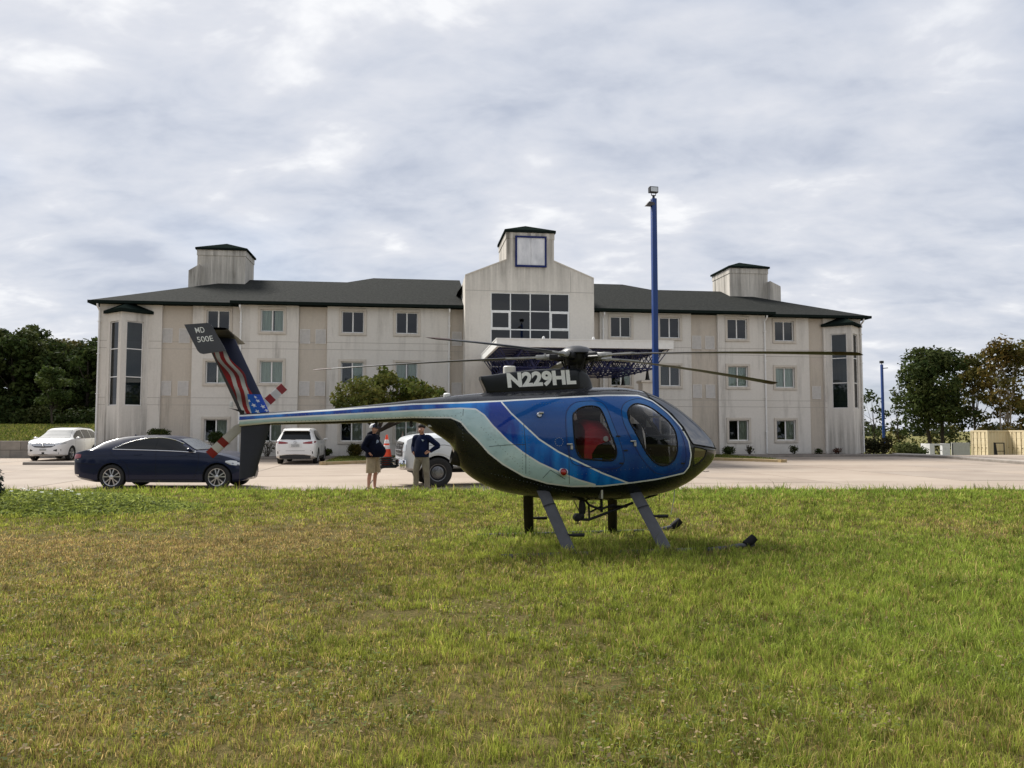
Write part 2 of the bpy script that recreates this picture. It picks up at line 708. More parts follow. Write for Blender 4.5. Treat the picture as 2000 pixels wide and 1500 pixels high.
def kerb_run(name, pts, w, h, material, label, seglen=3.0, z0=LOT_Z - 0.02, cat='kerb'):
    """a kerb cut into separate lengths"""
    root = empty(name, (pts[0][0], pts[0][1], 0), 0, label, cat)
    o0 = Vector((pts[0][0], pts[0][1], 0))
    for a, b in zip(pts[:-1], pts[1:]):
        a, b = Vector((a[0], a[1], 0)), Vector((b[0], b[1], 0))
        L = (b - a).length
        n = max(1, int(round(L / seglen)))
        d = (b - a).normalized()
        nrm = Vector((-d.y, d.x, 0))
        for i in range(n):
            p, q = a + d * (L * i / n), a + d * (L * (i + 1) / n - 0.012)
            mb = MB()
            ring = [(0, z0), (0, z0 + h - 0.03), (0.03, z0 + h), (w, z0 + h), (w, z0)]
            v = [p + nrm * y + Vector((0, 0, z)) - o0 for y, z in ring] + [q + nrm * y + Vector((0, 0, z)) - o0 for y, z in ring]
            k = len(ring)
            mb.add(v, [tuple(range(k)), tuple(range(2 * k - 1, k - 1, -1))] + [(j, k + j, k + (j + 1) % k, (j + 1) % k) for j in range(k)])
            mb.build('kerb_stone', material, root)
    return root


M_kerb_yellow = mat('kerb_faded_yellow', (0.36, 0.25, 0.10), 0.85, color2=(0.42, 0.34, 0.22), vscale=2.5, bump=0.3, bscale=30)
M_kerb_grey = mat('kerb_concrete', (0.22, 0.195, 0.17), 0.9, var=0.2, vscale=2.5, bump=0.3, bscale=30)
M_walk = mat('walk_concrete', (0.36, 0.32, 0.27), 0.88, var=0.12, vscale=1.0, bump=0.2, bscale=30)
M_bedgrass = mat('island_grass', (0.045, 0.075, 0.015), 0.95, color2=(0.085, 0.095, 0.028), vscale=3.0, bump=1.0, bscale=40, spec=0.1)
M_mulch = mat('bed_mulch', (0.055, 0.034, 0.022), 0.95, var=0.4, vscale=12, bump=0.8, bscale=40, spec=0.1)


def sheet(name, pts, z, thick, material):
    mb = MB()
    n = len(pts)
    mb.add([(p[0], p[1], z) for p in pts] + [(p[0], p[1], z - thick) for p in pts],
           [tuple(range(n))] + [(i, n + i, n + (i + 1) % n, (i + 1) % n) for i in range(n)])
    return tag(mb.build(name, material), kind='structure')


# planting bed along the wall, its kerb, and the two grass islands
bed0, bed1 = fac(150, 890, 0.6)[0], fac(1700, 885, 0.6)[0]
sheet('planting_bed', [b2w(bed0 + 1, -1.15), b2w(bed1 - 0.3, -1.15), b2w(bed1 - 0.3, 1.5), b2w(bed0 + 1, 1.5)], LOT_Z + 0.13, 0.2, M_mulch)
kerb_run('bed_kerb', [b2w(bed0 + 1, -1.35), b2w(bed1 + 0.6, -1.35)], 0.2, 0.17, M_kerb_grey, 'long grey concrete kerb along the foot of the motel wall')
pr = [b2w(bed1 + 0.6, -1.35)] + [gp(px, py, LOT_Z) for px, py in ((1790, 893), (1850, 895.5), (1930, 902), (2010, 908), (2120, 914))]
kerb_run('lot_kerb', pr, 0.22, 0.16, M_kerb_grey, 'grey kerb curving round the lot towards the tan containers')
wk = [p.copy() for p in pr]
d_ = Vector((0.35, 1.0, 0)).normalized()
sheet('pavement', [p + d_ * 0.20 for p in wk] + [p + d_ * 3.2 for p in reversed(wk)], LOT_Z + 0.128, 0.3, M_walk)

I1 = [gp(628, 908.5, LOT_Z), gp(760, 903.5, LOT_Z), gp(905, 897.5, LOT_Z)]
I2 = [gp(1385, 899.0, LOT_Z), gp(1450, 900.5, LOT_Z), gp(1533, 903.5, LOT_Z)]


def island(pts, label, gl):
    back = []
    for p in reversed(pts):
        w = p - BO
        back.append(b2w(BU.dot(w), -1.3))
    kerb_run('island_kerb', [back[-1], pts[0], pts[1], pts[2], back[0]][0:], 0.2, 0.17, M_kerb_yellow, label, 1.6)
    c = sum((Vector((q.x, q.y, 0)) for q in pts + back), Vector()) / (len(pts) + len(back))
    inner = [c + (Vector((q.x, q.y, 0)) - c) * 0.975 for q in pts + back]
    sheet('grass_island', inner, LOT_Z + 0.155, 0.2, M_bedgrass)
    return inner


ISL1 = island(I1, 'faded yellow kerb round the grass island under the small tree', '')
ISL2 = island(I2, 'faded yellow kerb round the grass island by the round clipped bush', '')
kerb_run('parking_kerb', [gp(44, 908, LOT_Z), gp(160, 908, LOT_Z)], 0.35, 0.15, M_kerb_grey, 'low brown-grey kerb in front of the white SUV by the retaining wall', 2.0)


# ------------------------------------------------------------------ retaining wall of concrete blocks (left)
def retaining_wall():
    root = empty('retaining_wall', (-40, 43.9, 0), 0, 'grey concrete block retaining wall behind the parked white SUV', 'wall')
    mats = [mat('block_%d' % i, c, 0.9, var=0.16, vscale=2.0, bump=0.4, bscale=12) for i, c in enumerate(((0.26, 0.235, 0.20), (0.22, 0.20, 0.175), (0.29, 0.26, 0.225)))]
    bw, bh = 1.18, 0.53
    mbs = []
    for mm in mats:
        mb = MB()
        mb.bbox(0.008, bw - 0.008, 0, 0.4, 0.006, bh - 0.006, 0.018)
        mbs.append(mb.mesh('block', mm))
    for r_ in range(2):
        for i in range(13):
            o = link('block', random.choice(mbs), root)
            o.location = (i * bw + (0.59 if r_ % 2 else 0) - 0.4, random.uniform(-0.008, 0.008), LOT_Z - 0.09 + r_ * bh)
    mb = MB()
    mb.box(-0.6, 15.0, 0.40, 0.75, -0.2, 0.92)
    mb.build('backing', mats[1], root)


retaining_wall()

# ================================================================== motel
def stucco(name, c, stain=0.5, drip=None):
    m = bpy.data.materials.new(name)
    m.use_nodes = True
    nt = m.node_tree
    b = nt.nodes['Principled BSDF']
    b.inputs['Roughness'].default_value = 0.9
    b.inputs['Specular IOR Level'].default_value = 0.2
    t = nt.nodes.new('ShaderNodeTexCoord')

    def nz(scale, st, det, p0, p1):
        mp = nt.nodes.new('ShaderNodeMapping')
        mp.inputs['Scale'].default_value = st
        nt.links.new(t.outputs['Object'], mp.inputs[0])
        n = nt.nodes.new('ShaderNodeTexNoise')
        n.inputs['Scale'].default_value = scale
        n.inputs['Detail'].default_value = det
        n.inputs['Roughness'].default_value = 0.65
        nt.links.new(mp.outputs[0], n.inputs['Vector'])
        r = nt.nodes.new('ShaderNodeMapRange')
        r.inputs['From Min'].default_value = p0
        r.inputs['From Max'].default_value = p1
        nt.links.new(n.outputs['Fac'], r.inputs['Value'])
        return r.outputs[0]
    streak = nz(1.6, (1.0, 1.0, 0.09), 6, 0.50, 0.72)       # rain streaks running down
    patch = nz(0.35, (1, 1, 0.8), 4, 0.42, 0.70)            # broad weathering
    mul = nt.nodes.new('ShaderNodeMath')
    mul.operation = 'MULTIPLY'
    nt.links.new(streak, mul.inputs[0])
    nt.links.new(patch, mul.inputs[1])
    fac_ = nt.nodes.new('ShaderNodeMath')
    fac_.operation = 'MULTIPLY_ADD'
    nt.links.new(mul.outputs[0], fac_.inputs[0])
    fac_.inputs[1].default_value = stain
    mixw = nt.nodes.new('ShaderNodeMath')
    mixw.operation = 'MULTIPLY'
    nt.links.new(streak, mixw.inputs[0])
    mixw.inputs[1].default_value = stain * 0.28
    nt.links.new(mixw.outputs[0], fac_.inputs[2])
    mx = nt.nodes.new('ShaderNodeMixRGB')
    fo_ = fac_.outputs[0]
    if drip:
        # dirt washed down from the coping, fading out below it
        sx = nt.nodes.new('ShaderNodeSeparateXYZ')
        nt.links.new(t.outputs['Object'], sx.inputs[0])
        dr = nt.nodes.new('ShaderNodeMapRange')
        dr.inputs['From Min'].default_value = drip[0]
        dr.inputs['From Max'].default_value = drip[1]
        nt.links.new(sx.outputs[2], dr.inputs['Value'])
        st2 = nz(3.2, (1.0, 1.0, 0.05), 5, 0.36, 0.66)
        m2 = nt.nodes.new('ShaderNodeMath')
        m2.operation = 'MULTIPLY'
        nt.links.new(dr.outputs[0], m2.inputs[0])
        nt.links.new(st2, m2.inputs[1])
        m3 = nt.nodes.new('ShaderNodeMath')
        m3.operation = 'MULTIPLY_ADD'
        nt.links.new(m2.outputs[0], m3.inputs[0])
        m3.inputs[1].default_value = 0.75
        nt.links.new(fo_, m3.inputs[2])
        m3.use_clamp = True
        fo_ = m3.outputs[0]
    nt.links.new(fo_, mx.inputs[0])
    mx.inputs[1].default_value = (*c, 1)
    mx.inputs[2].default_value = (0.20, 0.185, 0.16, 1)
    fine = nz(9, (1, 1, 1), 4, 0.2, 0.8)
    mm = nt.nodes.new('ShaderNodeMixRGB')
    mm.blend_type = 'MULTIPLY'
    mm.inputs[0].default_value = 0.12
    nt.links.new(mx.outputs[0], mm.inputs[1])
    nt.links.new(fine, mm.inputs[2])
    nt.links.new(mm.outputs[0], b.inputs['Base Color'])
    n = nt.nodes.new('ShaderNodeTexNoise')
    n.inputs['Scale'].default_value = 60
    nt.links.new(t.outputs['Object'], n.inputs['Vector'])
    bp = nt.nodes.new('ShaderNodeBump')
    bp.inputs['Strength'].default_value = 0.2
    bp.inputs['Distance'].default_value = 0.01
    nt.links.new(n.outputs['Fac'], bp.inputs['Height'])
    nt.links.new(bp.outputs[0], b.inputs['Normal'])
    return m


M_wall = stucco('stucco_cream', (0.68, 0.65, 0.595), 0.75)
M_tower = stucco('stucco_weathered', (0.68, 0.64, 0.575), 0.8, (8.6, 11.6))
M_bay = stucco('stucco_bay', (0.68, 0.65, 0.595), 0.8, (3.2, 1.4))
M_tan = stucco('stucco_tan', (0.55, 0.495, 0.42), 0.6)
M_surround = stucco('stucco_surround', (0.58, 0.535, 0.465), 0.6)
M_louver = mat('louvre_metal', (0.60, 0.58, 0.55), 0.6, var=0.08)
M_joint = mat('stucco_joint', (0.36, 0.335, 0.30), 0.9)
M_shingle = mat('roof_shingles', (0.014, 0.016, 0.015), 0.95, color2=(0.040, 0.041, 0.038), vscale=7.0, bump=0.5, bscale=30, stretch=(1.0, 1.0, 2.6), spec=0.06)
M_fascia = mat('green_fascia', (0.011, 0.016, 0.014), 0.7, var=0.15, spec=0.0)
M_pane = glass_mat('room_glass', (0.86, 0.90, 0.90), 0.9, 1.5)
M_pane_dark = glass_mat('lobby_glass', (0.16, 0.22, 0.24), 0.62, 1.75)
M_curtain = mat('curtain_cloth', (0.66, 0.72, 0.64), 0.9, var=0.12, vscale=9, stretch=(1, 1, 0.05))
M_curtain2 = mat('curtain_tan', (0.50, 0.51, 0.42), 0.9, var=0.15, vscale=9, stretch=(1, 1, 0.05))
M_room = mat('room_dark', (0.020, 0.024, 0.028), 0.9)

motel = empty('motel_building', BO, BA, 'three-storey cream stucco motel with dark hipped roofs and central tower', 'building')
Z0, ZE = 0.02, 8.62


def wall_panel(u0, u1, z0, z1, v, holes, material, depth=0.28, name='wall'):
    """wall face at v with real rectangular openings and reveals"""
    mb = MB()
    us = sorted({u0, u1, *[h[0] for h in holes], *[h[1] for h in holes]})
    zs = sorted({z0, z1, *[h[2] for h in holes], *[h[3] for h in holes]})

    def inhole(a, b):
        return any(h[0] < a < h[1] and h[2] < b < h[3] for h in holes)
    for i in range(len(us) - 1):
        for j in range(len(zs) - 1):
            if inhole((us[i] + us[i + 1]) / 2, (zs[j] + zs[j + 1]) / 2):
                continue
            mb.add([(us[i], v, zs[j]), (us[i + 1], v, zs[j]), (us[i + 1], v, zs[j + 1]), (us[i], v, zs[j + 1])], [(0, 1, 2, 3)])
    w = depth
    for a, b, c, d in holes:
        mb.add([(a, v, c), (b, v, c), (b, v + w, c), (a, v + w, c)], [(0, 1, 2, 3)])
        mb.add([(a, v, d), (a, v + w, d), (b, v + w, d), (b, v, d)], [(0, 1, 2, 3)])
        mb.add([(a, v, c), (a, v + w, c), (a, v + w, d), (a, v, d)], [(0, 1, 2, 3)])
        mb.add([(b, v, c), (b, v, d), (b, v + w, d), (b, v + w, c)], [(0, 1, 2, 3)])
    # side returns
    mb.add([(u0, v, z0), (u0, v, z1), (u0, v + 1.2, z1), (u0, v + 1.2, z0)], [(0, 1, 2, 3)])
    mb.add([(u1, v, z0), (u1, v + 1.2, z0), (u1, v + 1.2, z1), (u1, v, z1)], [(0, 1, 2, 3)])
    return mb.build(name, material, motel, fix=False)


WW, WH = 1.24, 1.24
SILLS = (1.0, 4.25, 7.14)
# shared window meshes (local: centre of sill, x along the wall, y into the room)
_fr = MB()
t_ = 0.055
_fr.box(-WW / 2, WW / 2, 0, 0.07, 0, t_)
_fr.box(-WW / 2, WW / 2, 0, 0.07, WH - t_, WH)
_fr.box(-WW / 2, -WW / 2 + t_, 0.002, 0.068, t_, WH - t_)
_fr.box(WW / 2 - t_, WW / 2, 0.002, 0.068, t_, WH - t_)
_fr.box(-0.035, 0.035, -0.01, 0.066, t_, WH - t_)
me_frame = _fr.mesh('window', M_white)
_pl = MB().box(-WW / 2 + t_, -0.035, 0.03, 0.036, t_, WH - t_)
me_paneL = _pl.mesh('pane', M_pane)
me_paneR = MB().box(0.035, WW / 2 - t_, 0.045, 0.051, t_, WH - t_).mesh('pane', M_pane)
me_paneD = MB().box(-WW / 2 + t_, -0.035, 0.03, 0.036, t_, WH - t_).mesh('pane', M_pane_dark)
me_paneDR = MB().box(0.035, WW / 2 - t_, 0.045, 0.051, t_, WH - t_).mesh('pane', M_pane_dark)
_s = MB()
sw = 0.15
_s.bbox(-WW / 2 - sw, WW / 2 + sw, -0.05, 0.02, WH, WH + sw, 0.012)
_s.bbox(-WW / 2 - sw, WW / 2 + sw, -0.06, 0.02, -sw, 0.0, 0.012)
_s.bbox(-WW / 2 - sw, -WW / 2, -0.048, 0.02, 0.0, WH, 0.012)
_s.bbox(WW / 2, WW / 2 + sw, -0.048, 0.02, 0.0, WH, 0.012)
me_sur = _s.mesh('surround', M_surround)
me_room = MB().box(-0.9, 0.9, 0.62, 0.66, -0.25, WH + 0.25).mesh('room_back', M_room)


def curtain_mesh(x0, x1, material):
    mb = MB()
    n = 28
    rows = []
    for z in (-0.02, WH + 0.02):
        rows.append([(x0 + (x1 - x0) * i / n, 0.13 + 0.022 * math.sin(i * 1.9 + x0 * 5) + 0.01 * math.sin(i * 0.7), z) for i in range(n + 1)])
    mb.grid(rows)
    return mb.mesh('curtain', material, smooth=60, fix=False)


CUR = {
    'both': [curtain_mesh(-0.62, 0.02, M_curtain), curtain_mesh(0.02, 0.62, M_curtain)],
    'both2': [curtain_mesh(-0.62, -0.05, M_curtain), curtain_mesh(0.1, 0.62, M_curtain)],
    'right': [curtain_mesh(0.02, 0.62, M_curtain2)],
    'rightpale': [curtain_mesh(-0.05, 0.62, M_curtain)],
    'left': [curtain_mesh(-0.62, -0.02, M_curtain)],
    'none': [],
}


def window(u, v, z, cur, dark=False):
    w = link('window', me_frame, motel)
    w.location = (u, v + 0.10, z)
    for me in ((me_paneD, me_paneDR) if dark else (me_paneL, me_paneR)):
        link('pane', me, w)
    s = link('surround', me_sur, w)
    s.location = (0, -0.10, 0)
    for me in CUR[cur]:
        link('curtain', me, w)
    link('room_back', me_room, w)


# main wall sections: (px from, px to, v, window columns px, tan strips px)
def uo(px, v):
    return fac(px, 720, v)[0]


VO = 0.6
secs = [
    ('outer_left', 191, 467, VO, [424], [(314, 374)]),
    ('mid_left', 467, 905, 0.0, [530, 688, 794], [(582, 638), (879, 906)]),
    ('mid_right', 1161, 1496, 0.0, [1213, 1309, 1441], [(1161, 1172), (1351, 1403)]),
    ('outer_right', 1496, 1683, VO, [1533], [(1581, 1610)]),
]
curt = {424: ('right', 'rightpale', 'none'), 530: ('right', 'both', 'both2'), 688: ('right', 'rightpale', 'none'), 794: ('both', 'both2', 'none'),
        1213: ('both', 'rightpale', 'none'), 1309: ('none', 'none', 'none'), 1441: ('right', 'both', 'none'), 1533: ('right', 'both', 'none')}
SEC = {}
for nm, p0, p1, v, cols, strips in secs:
    u0, u1 = uo(p0, v), uo(p1, v)
    SEC[nm] = (u0, u1)
    strips_u = sorted((max(u0, uo(a, v)), min(u1, uo(b, v))) for a, b in strips)
    # cream piers between the recessed tan strips
    edges = [u0]
    for a, b in strips_u:
        edges += [a, b]
    edges.append(u1)
    for k in range(0, len(edges), 2):
        a, b = edges[k], edges[k + 1]
        if b - a < 0.05:
            continue
        holes = []
        for px in cols:
            uc = uo(px, v)
            if a < uc < b:
                for z in SILLS:
                    holes.append((uc - WW / 2, uc + WW / 2, z, z + WH))
        wall_panel(a, b, Z0, ZE, v, holes, M_wall)
    for a, b in strips_u:
        mb = MB().box(a - 0.01, b + 0.01, v + 0.16, v + 0.3, Z0, ZE)
        mb.build('recessed_panel', M_tan, motel)
    # paired reveal lines between the storeys
    for k in range(0, len(edges), 2):
        a, b = edges[k], edges[k + 1]
        if b - a > 0.05:
            for z in (3.02, 3.42, 6.16, 6.56):
                MB().box(a + 0.003, b - 0.003, v - 0.004, v + 0.05, z, z + 0.024).build('reveal_line', M_joint, motel)
    for a, b in strips_u:
        for z in (3.02, 3.42, 6.16, 6.56):
            MB().box(a, b, v + 0.156, v + 0.2, z, z + 0.024).build('reveal_line', M_joint, motel)
    for px in cols:
        uc = uo(px, v)
        for fl, z in enumerate(SILLS):
            window(uc, v, z, curt[px][fl], dark=(fl == 2 and px != 530))


# louvred grilles of the room air conditioners
def louver_mesh(w, h):
    mb = MB()
    mb.box(-w / 2, w / 2, 0, 0.04, 0, h)
    mb.box(-w / 2, w / 2, -0.03, 0, 0, 0.04)
    mb.box(-w / 2, w / 2, -0.03, 0, h - 0.04, h)
    mb.box(-w / 2, -w / 2 + 0.04, -0.03, 0, 0.04, h - 0.04)
    mb.box(w / 2 - 0.04, w / 2, -0.03, 0, 0.04, h - 0.04)
    n = 13
    for i in range(n):
        z = 0.05 + (h - 0.1) * i / n
        mb.add([(-w / 2 + 0.04, -0.002, z + 0.045), (w / 2 - 0.04, -0.002, z + 0.045), (w / 2 - 0.04, -0.026, z + 0.01), (-w / 2 + 0.04, -0.026, z + 0.01)], [(0, 1, 2, 3)])
    return mb.mesh('louvre', M_louver, fix=False)


me_louv = louver_mesh(0.58, 0.82)
for px, v, floors in ((323, VO, (0, 1)), (357, VO, (0, 1)), (594, 0, (0, 1)), (625, 0, (0, 1)), (892, 0, (0, 1)), (1363, 0, (0, 1)), (1389, 0, (0, 1)), (1596, VO, (0,))):
    for f_ in floors:
        o = link('louvre', me_louv, motel)
        o.location = (uo(px, v), v + 0.155, (3.55, 6.5)[f_])


# roofs
def hip_roof(name, u0, u1, v0, v1, ze, zr, runL, runR, ov=0.45):
    mb = MB()
    a0, a1, b0, b1 = u0 - ov, u1 + ov, v0 - ov, v1 + ov
    vm = (v0 + v1) / 2
    rl, rr = a0 + runL, a1 - runR
    V = [(a0, b0, ze), (a1, b0, ze), (a1, b1, ze), (a0, b1, ze), (rl, vm, zr), (rr, vm, zr)]
    mb.add(V, [(0, 1, 5, 4), (1, 2, 5), (2, 3, 4, 5), (3, 0, 4)])
    r = mb.build(name, M_shingle, motel)
    f = MB()
    # fascia board and soffit under the eaves
    f.box(a0 - 0.02, a1 + 0.02, b0 - 0.03, b0 + 0.02, ze - 0.14, ze + 0.015)
    f.box(a0 - 0.03, a0 + 0.02, b0 + 0.02, b1, ze - 0.14, ze + 0.012)
    f.box(a1 - 0.02, a1 + 0.03, b0 + 0.02, b1, ze - 0.14, ze + 0.012)
    f.box(a0 + 0.02, a1 - 0.02, b0 + 0.02, v0 + 1.5, ze - 0.135, ze - 0.12)
    fo = f.build('fascia', M_fascia, r)
    return r


mlu0, mlu1 = SEC['mid_left']
mru0, mru1 = SEC['mid_right']
olu0, olu1 = SEC['outer_left']
oru0, oru1 = SEC['outer_right']
ZEV = ZE + 0.14
hip_roof('roof', mlu0, mlu1 - 0.2, 0.0, 14.0, ZEV, 11.68, 7.4, 0.05)
hip_roof('roof', mru0 + 0.2, mru1, 0.0, 14.0, ZEV, 11.68, 0.05, 7.4)
hip_roof('roof', olu0, olu1 + 8.0, VO, 13.4, ZEV - 0.03, 11.36, 6.9, 0.1)
hip_roof('roof', oru0 - 8.0, oru1, VO, 13.4, ZEV - 0.03, 11.36, 0.1, 6.9)
# body behind the facade so the end walls and back exist
mb = MB()
mb.box(olu0, olu0 + 0.3, VO + 1.2, 13.4, Z0, ZE)
mb.box(oru1 - 0.3, oru1, VO + 1.2, 13.4, Z0, ZE)
mb.box(olu0 + 0.3, oru1 - 0.3, 13.2, 13.4, Z0, ZE)
mb.build('end_wall', M_wall, motel)
mb = MB()
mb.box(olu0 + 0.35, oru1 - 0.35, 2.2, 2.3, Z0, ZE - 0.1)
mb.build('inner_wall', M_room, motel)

# downspouts with a kicked elbow under the eave
for px, v in ((192, VO), (469, 0.0), (877, 0.0), (1178, 0.0), (1494, 0.0), (1682, VO)):
    u = uo(px, v)
    mb = MB()
    mb.tube([(u, v - 0.42, ZEV - 0.2), (u, v - 0.40, ZEV - 0.32), (u, v - 0.09, ZEV - 0.52), (u, v - 0.07, ZEV - 0.7), (u, v - 0.07, 0.25)], 0.05, 8)
    for z in (1.5, 3.6, 5.8, 7.6):
        mb.box(u - 0.075, u + 0.075, v - 0.125, v - 0.001, z, z + 0.04)
    mb.build('downspout', M_white, motel, smooth=True)


# triangular bays with three stacked panes on each face
def bay(pxa, pxb, label):
    ua, ub = uo(pxa, VO), uo(pxb, VO)
    um, dv = (ua + ub) / 2, (ub - ua) / 2 * 0.92
    zt = 8.22
    root = MB()
    A, B, Cc = Vector((ua, VO - 0.001, 0)), Vector((um, VO - dv, 0)), Vector((ub, VO - 0.001, 0))
    wz0, wz1 = fac(262, 792, VO - 0.5)[1], fac(262, 628, VO - 0.5)[1]
    wins = []
    for P, Q in ((A, B), (B, Cc)):
        L = (Q - P).length
        d = (Q - P) / L
        nrm = Vector((d.y, -d.x, 0))
        m0, m1 = L * 0.20, L * 0.80
        for (s0, s1, z0, z1) in ((0, m0, Z0, zt), (m1, L, Z0, zt), (m0, m1, Z0, wz0), (m0, m1, wz1, zt)):
            root.add([P + d * s0 + Vector((0, 0, z0)), P + d * s1 + Vector((0, 0, z0)), P + d * s1 + Vector((0, 0, z1)), P + d * s0 + Vector((0, 0, z1))], [(0, 1, 2, 3)])
        inn = -nrm * 0.12
        for s in (m0, m1):
            root.add([P + d * s + Vector((0, 0, wz0)), P + d * s + inn + Vector((0, 0, wz0)), P + d * s + inn + Vector((0, 0, wz1)), P + d * s + Vector((0, 0, wz1))], [(0, 1, 2, 3)])
        wins.append((P, d, nrm, m0, m1))
    root.add([A + Vector((0, 0, zt)), B + Vector((0, 0, zt)), Cc + Vector((0, 0, zt))], [(0, 1, 2)])
    o = root.build('bay', M_bay, motel, fix=False)
    for P, d, nrm, m0, m1 in wins:
        hh = (wz1 - wz0) / 3
        fr = MB()
        off = -nrm * 0.07

        def fbox(s0, s1, z0, z1, dep=0.05):
            a, b = P + d * s0 + off, P + d * s1 + off
            v = [a, b, b - nrm * dep, a - nrm * dep]
            fr.add([q + Vector((0, 0, z0)) for q in v] + [q + Vector((0, 0, z1)) for q in v],
                   [(0, 3, 2, 1), (4, 5, 6, 7), (0, 1, 5, 4), (1, 2, 6, 5), (2, 3, 7, 6), (3, 0, 4, 7)])
        fbox(m0, m0 + 0.04, wz0, wz1)
        fbox(m1 - 0.04, m1, wz0, wz1)
        for k in range(4):
            zz = min(wz0 + hh * k, wz1 - 0.05)
            fbox(m0 + 0.04, m1 - 0.04, zz, zz + 0.05, 0.046)
        w = fr.build('bay_window', M_white, motel)
        for k in range(3):
            a, b = P + d * (m0 + 0.04) + off - nrm * 0.02, P + d * (m1 - 0.04) + off - nrm * 0.02
            z0, z1 = wz0 + hh * k + 0.05, min(wz0 + hh * (k + 1), wz1 - 0.05)
            pm = MB().add([a + Vector((0, 0, z0)), b + Vector((0, 0, z0)), b + Vector((0, 0, z1)), a + Vector((0, 0, z1))], [(0, 1, 2, 3)])
            pm.build('pane', M_pane_dark, w, fix=False)
    # little hipped cap
    cap = MB()
    e = 0.28
    a, b, c = Vector((ua - e, VO + 0.05, zt)), Vector((um, VO - dv - e * 1.2, zt)), Vector((ub + e, VO + 0.05, zt))
    t = Vector((um, VO + 0.05, zt + 0.55))
    dn = Vector((0, 0, 0.16))
    cap.add([a, b, c, t, a - dn, b - dn, c - dn], [(0, 1, 3), (1, 2, 3), (0, 4, 5, 1), (1, 5, 6, 2), (4, 6, 5)])
    cap.build('bay_roof', M_fascia, motel)


bay(207, 289, '')
bay(1614, 1679, '')


# box stacks on the roofs
def roof_box(pxa, pxb, ytop, v0, depth, side):
    u0, zt = fac(pxa, ytop, v0)
    u1, _ = fac(pxb, ytop, v0)
    zb = 8.7
    mb = MB()
    mb.box(u0, u1, v0, v0 + depth, zb, zt)
    mb.box(u0 - 0.03, u1 + 0.03, v0 - 0.03, v0 + depth + 0.03, zt - 0.36, zt - 0.01)
    if side < 0:
        mb.prism([(0, 8.9), (0, zt - 1.45), (0.62, zt - 1.05), (0.62, 8.9)], (1, 0, 0), (0, 0, 1), (0, 1, 0), v0 - 0.55, v0 + 1.2, (u0 - 0.36, 0, 0))
    else:
        mb.prism([(0, 8.9), (0, zt - 0.95), (0.75, zt - 1.30), (0.75, 8.9)], (1, 0, 0), (0, 0, 1), (0, 1, 0), v0 - 0.55, v0 + 1.2, (u1 - 0.1, 0, 0))
    o = mb.build('roof_box', M_tower, motel)
    cap = MB()
    a0, a1, b0, b1 = u0 - 0.12, u1 + 0.12, v0 - 0.12, v0 + depth + 0.12
    um, vm = (u0 + u1) / 2, v0 + depth / 2
    V = [(a0, b0, zt + 0.12), (a1, b0, zt + 0.12), (a1, b1, zt + 0.12), (a0, b1, zt + 0.12), (um, vm, zt + 0.72), (a0, b0, zt), (a1, b0, zt), (a1, b1, zt), (a0, b1, zt)]
    cap.add(V, [(0, 1, 4), (1, 2, 4), (2, 3, 4), (3, 0, 4), (5, 6, 1, 0), (6, 7, 2, 1), (7, 8, 3, 2), (8, 5, 0, 3), (5, 8, 7, 6)])
    cap.build('cap', M_fascia, o)


roof_box(386, 480, 487, 5.6, 2.6, -1)
roof_box(1425, 1499, 523, 5.4, 3.0, 1)


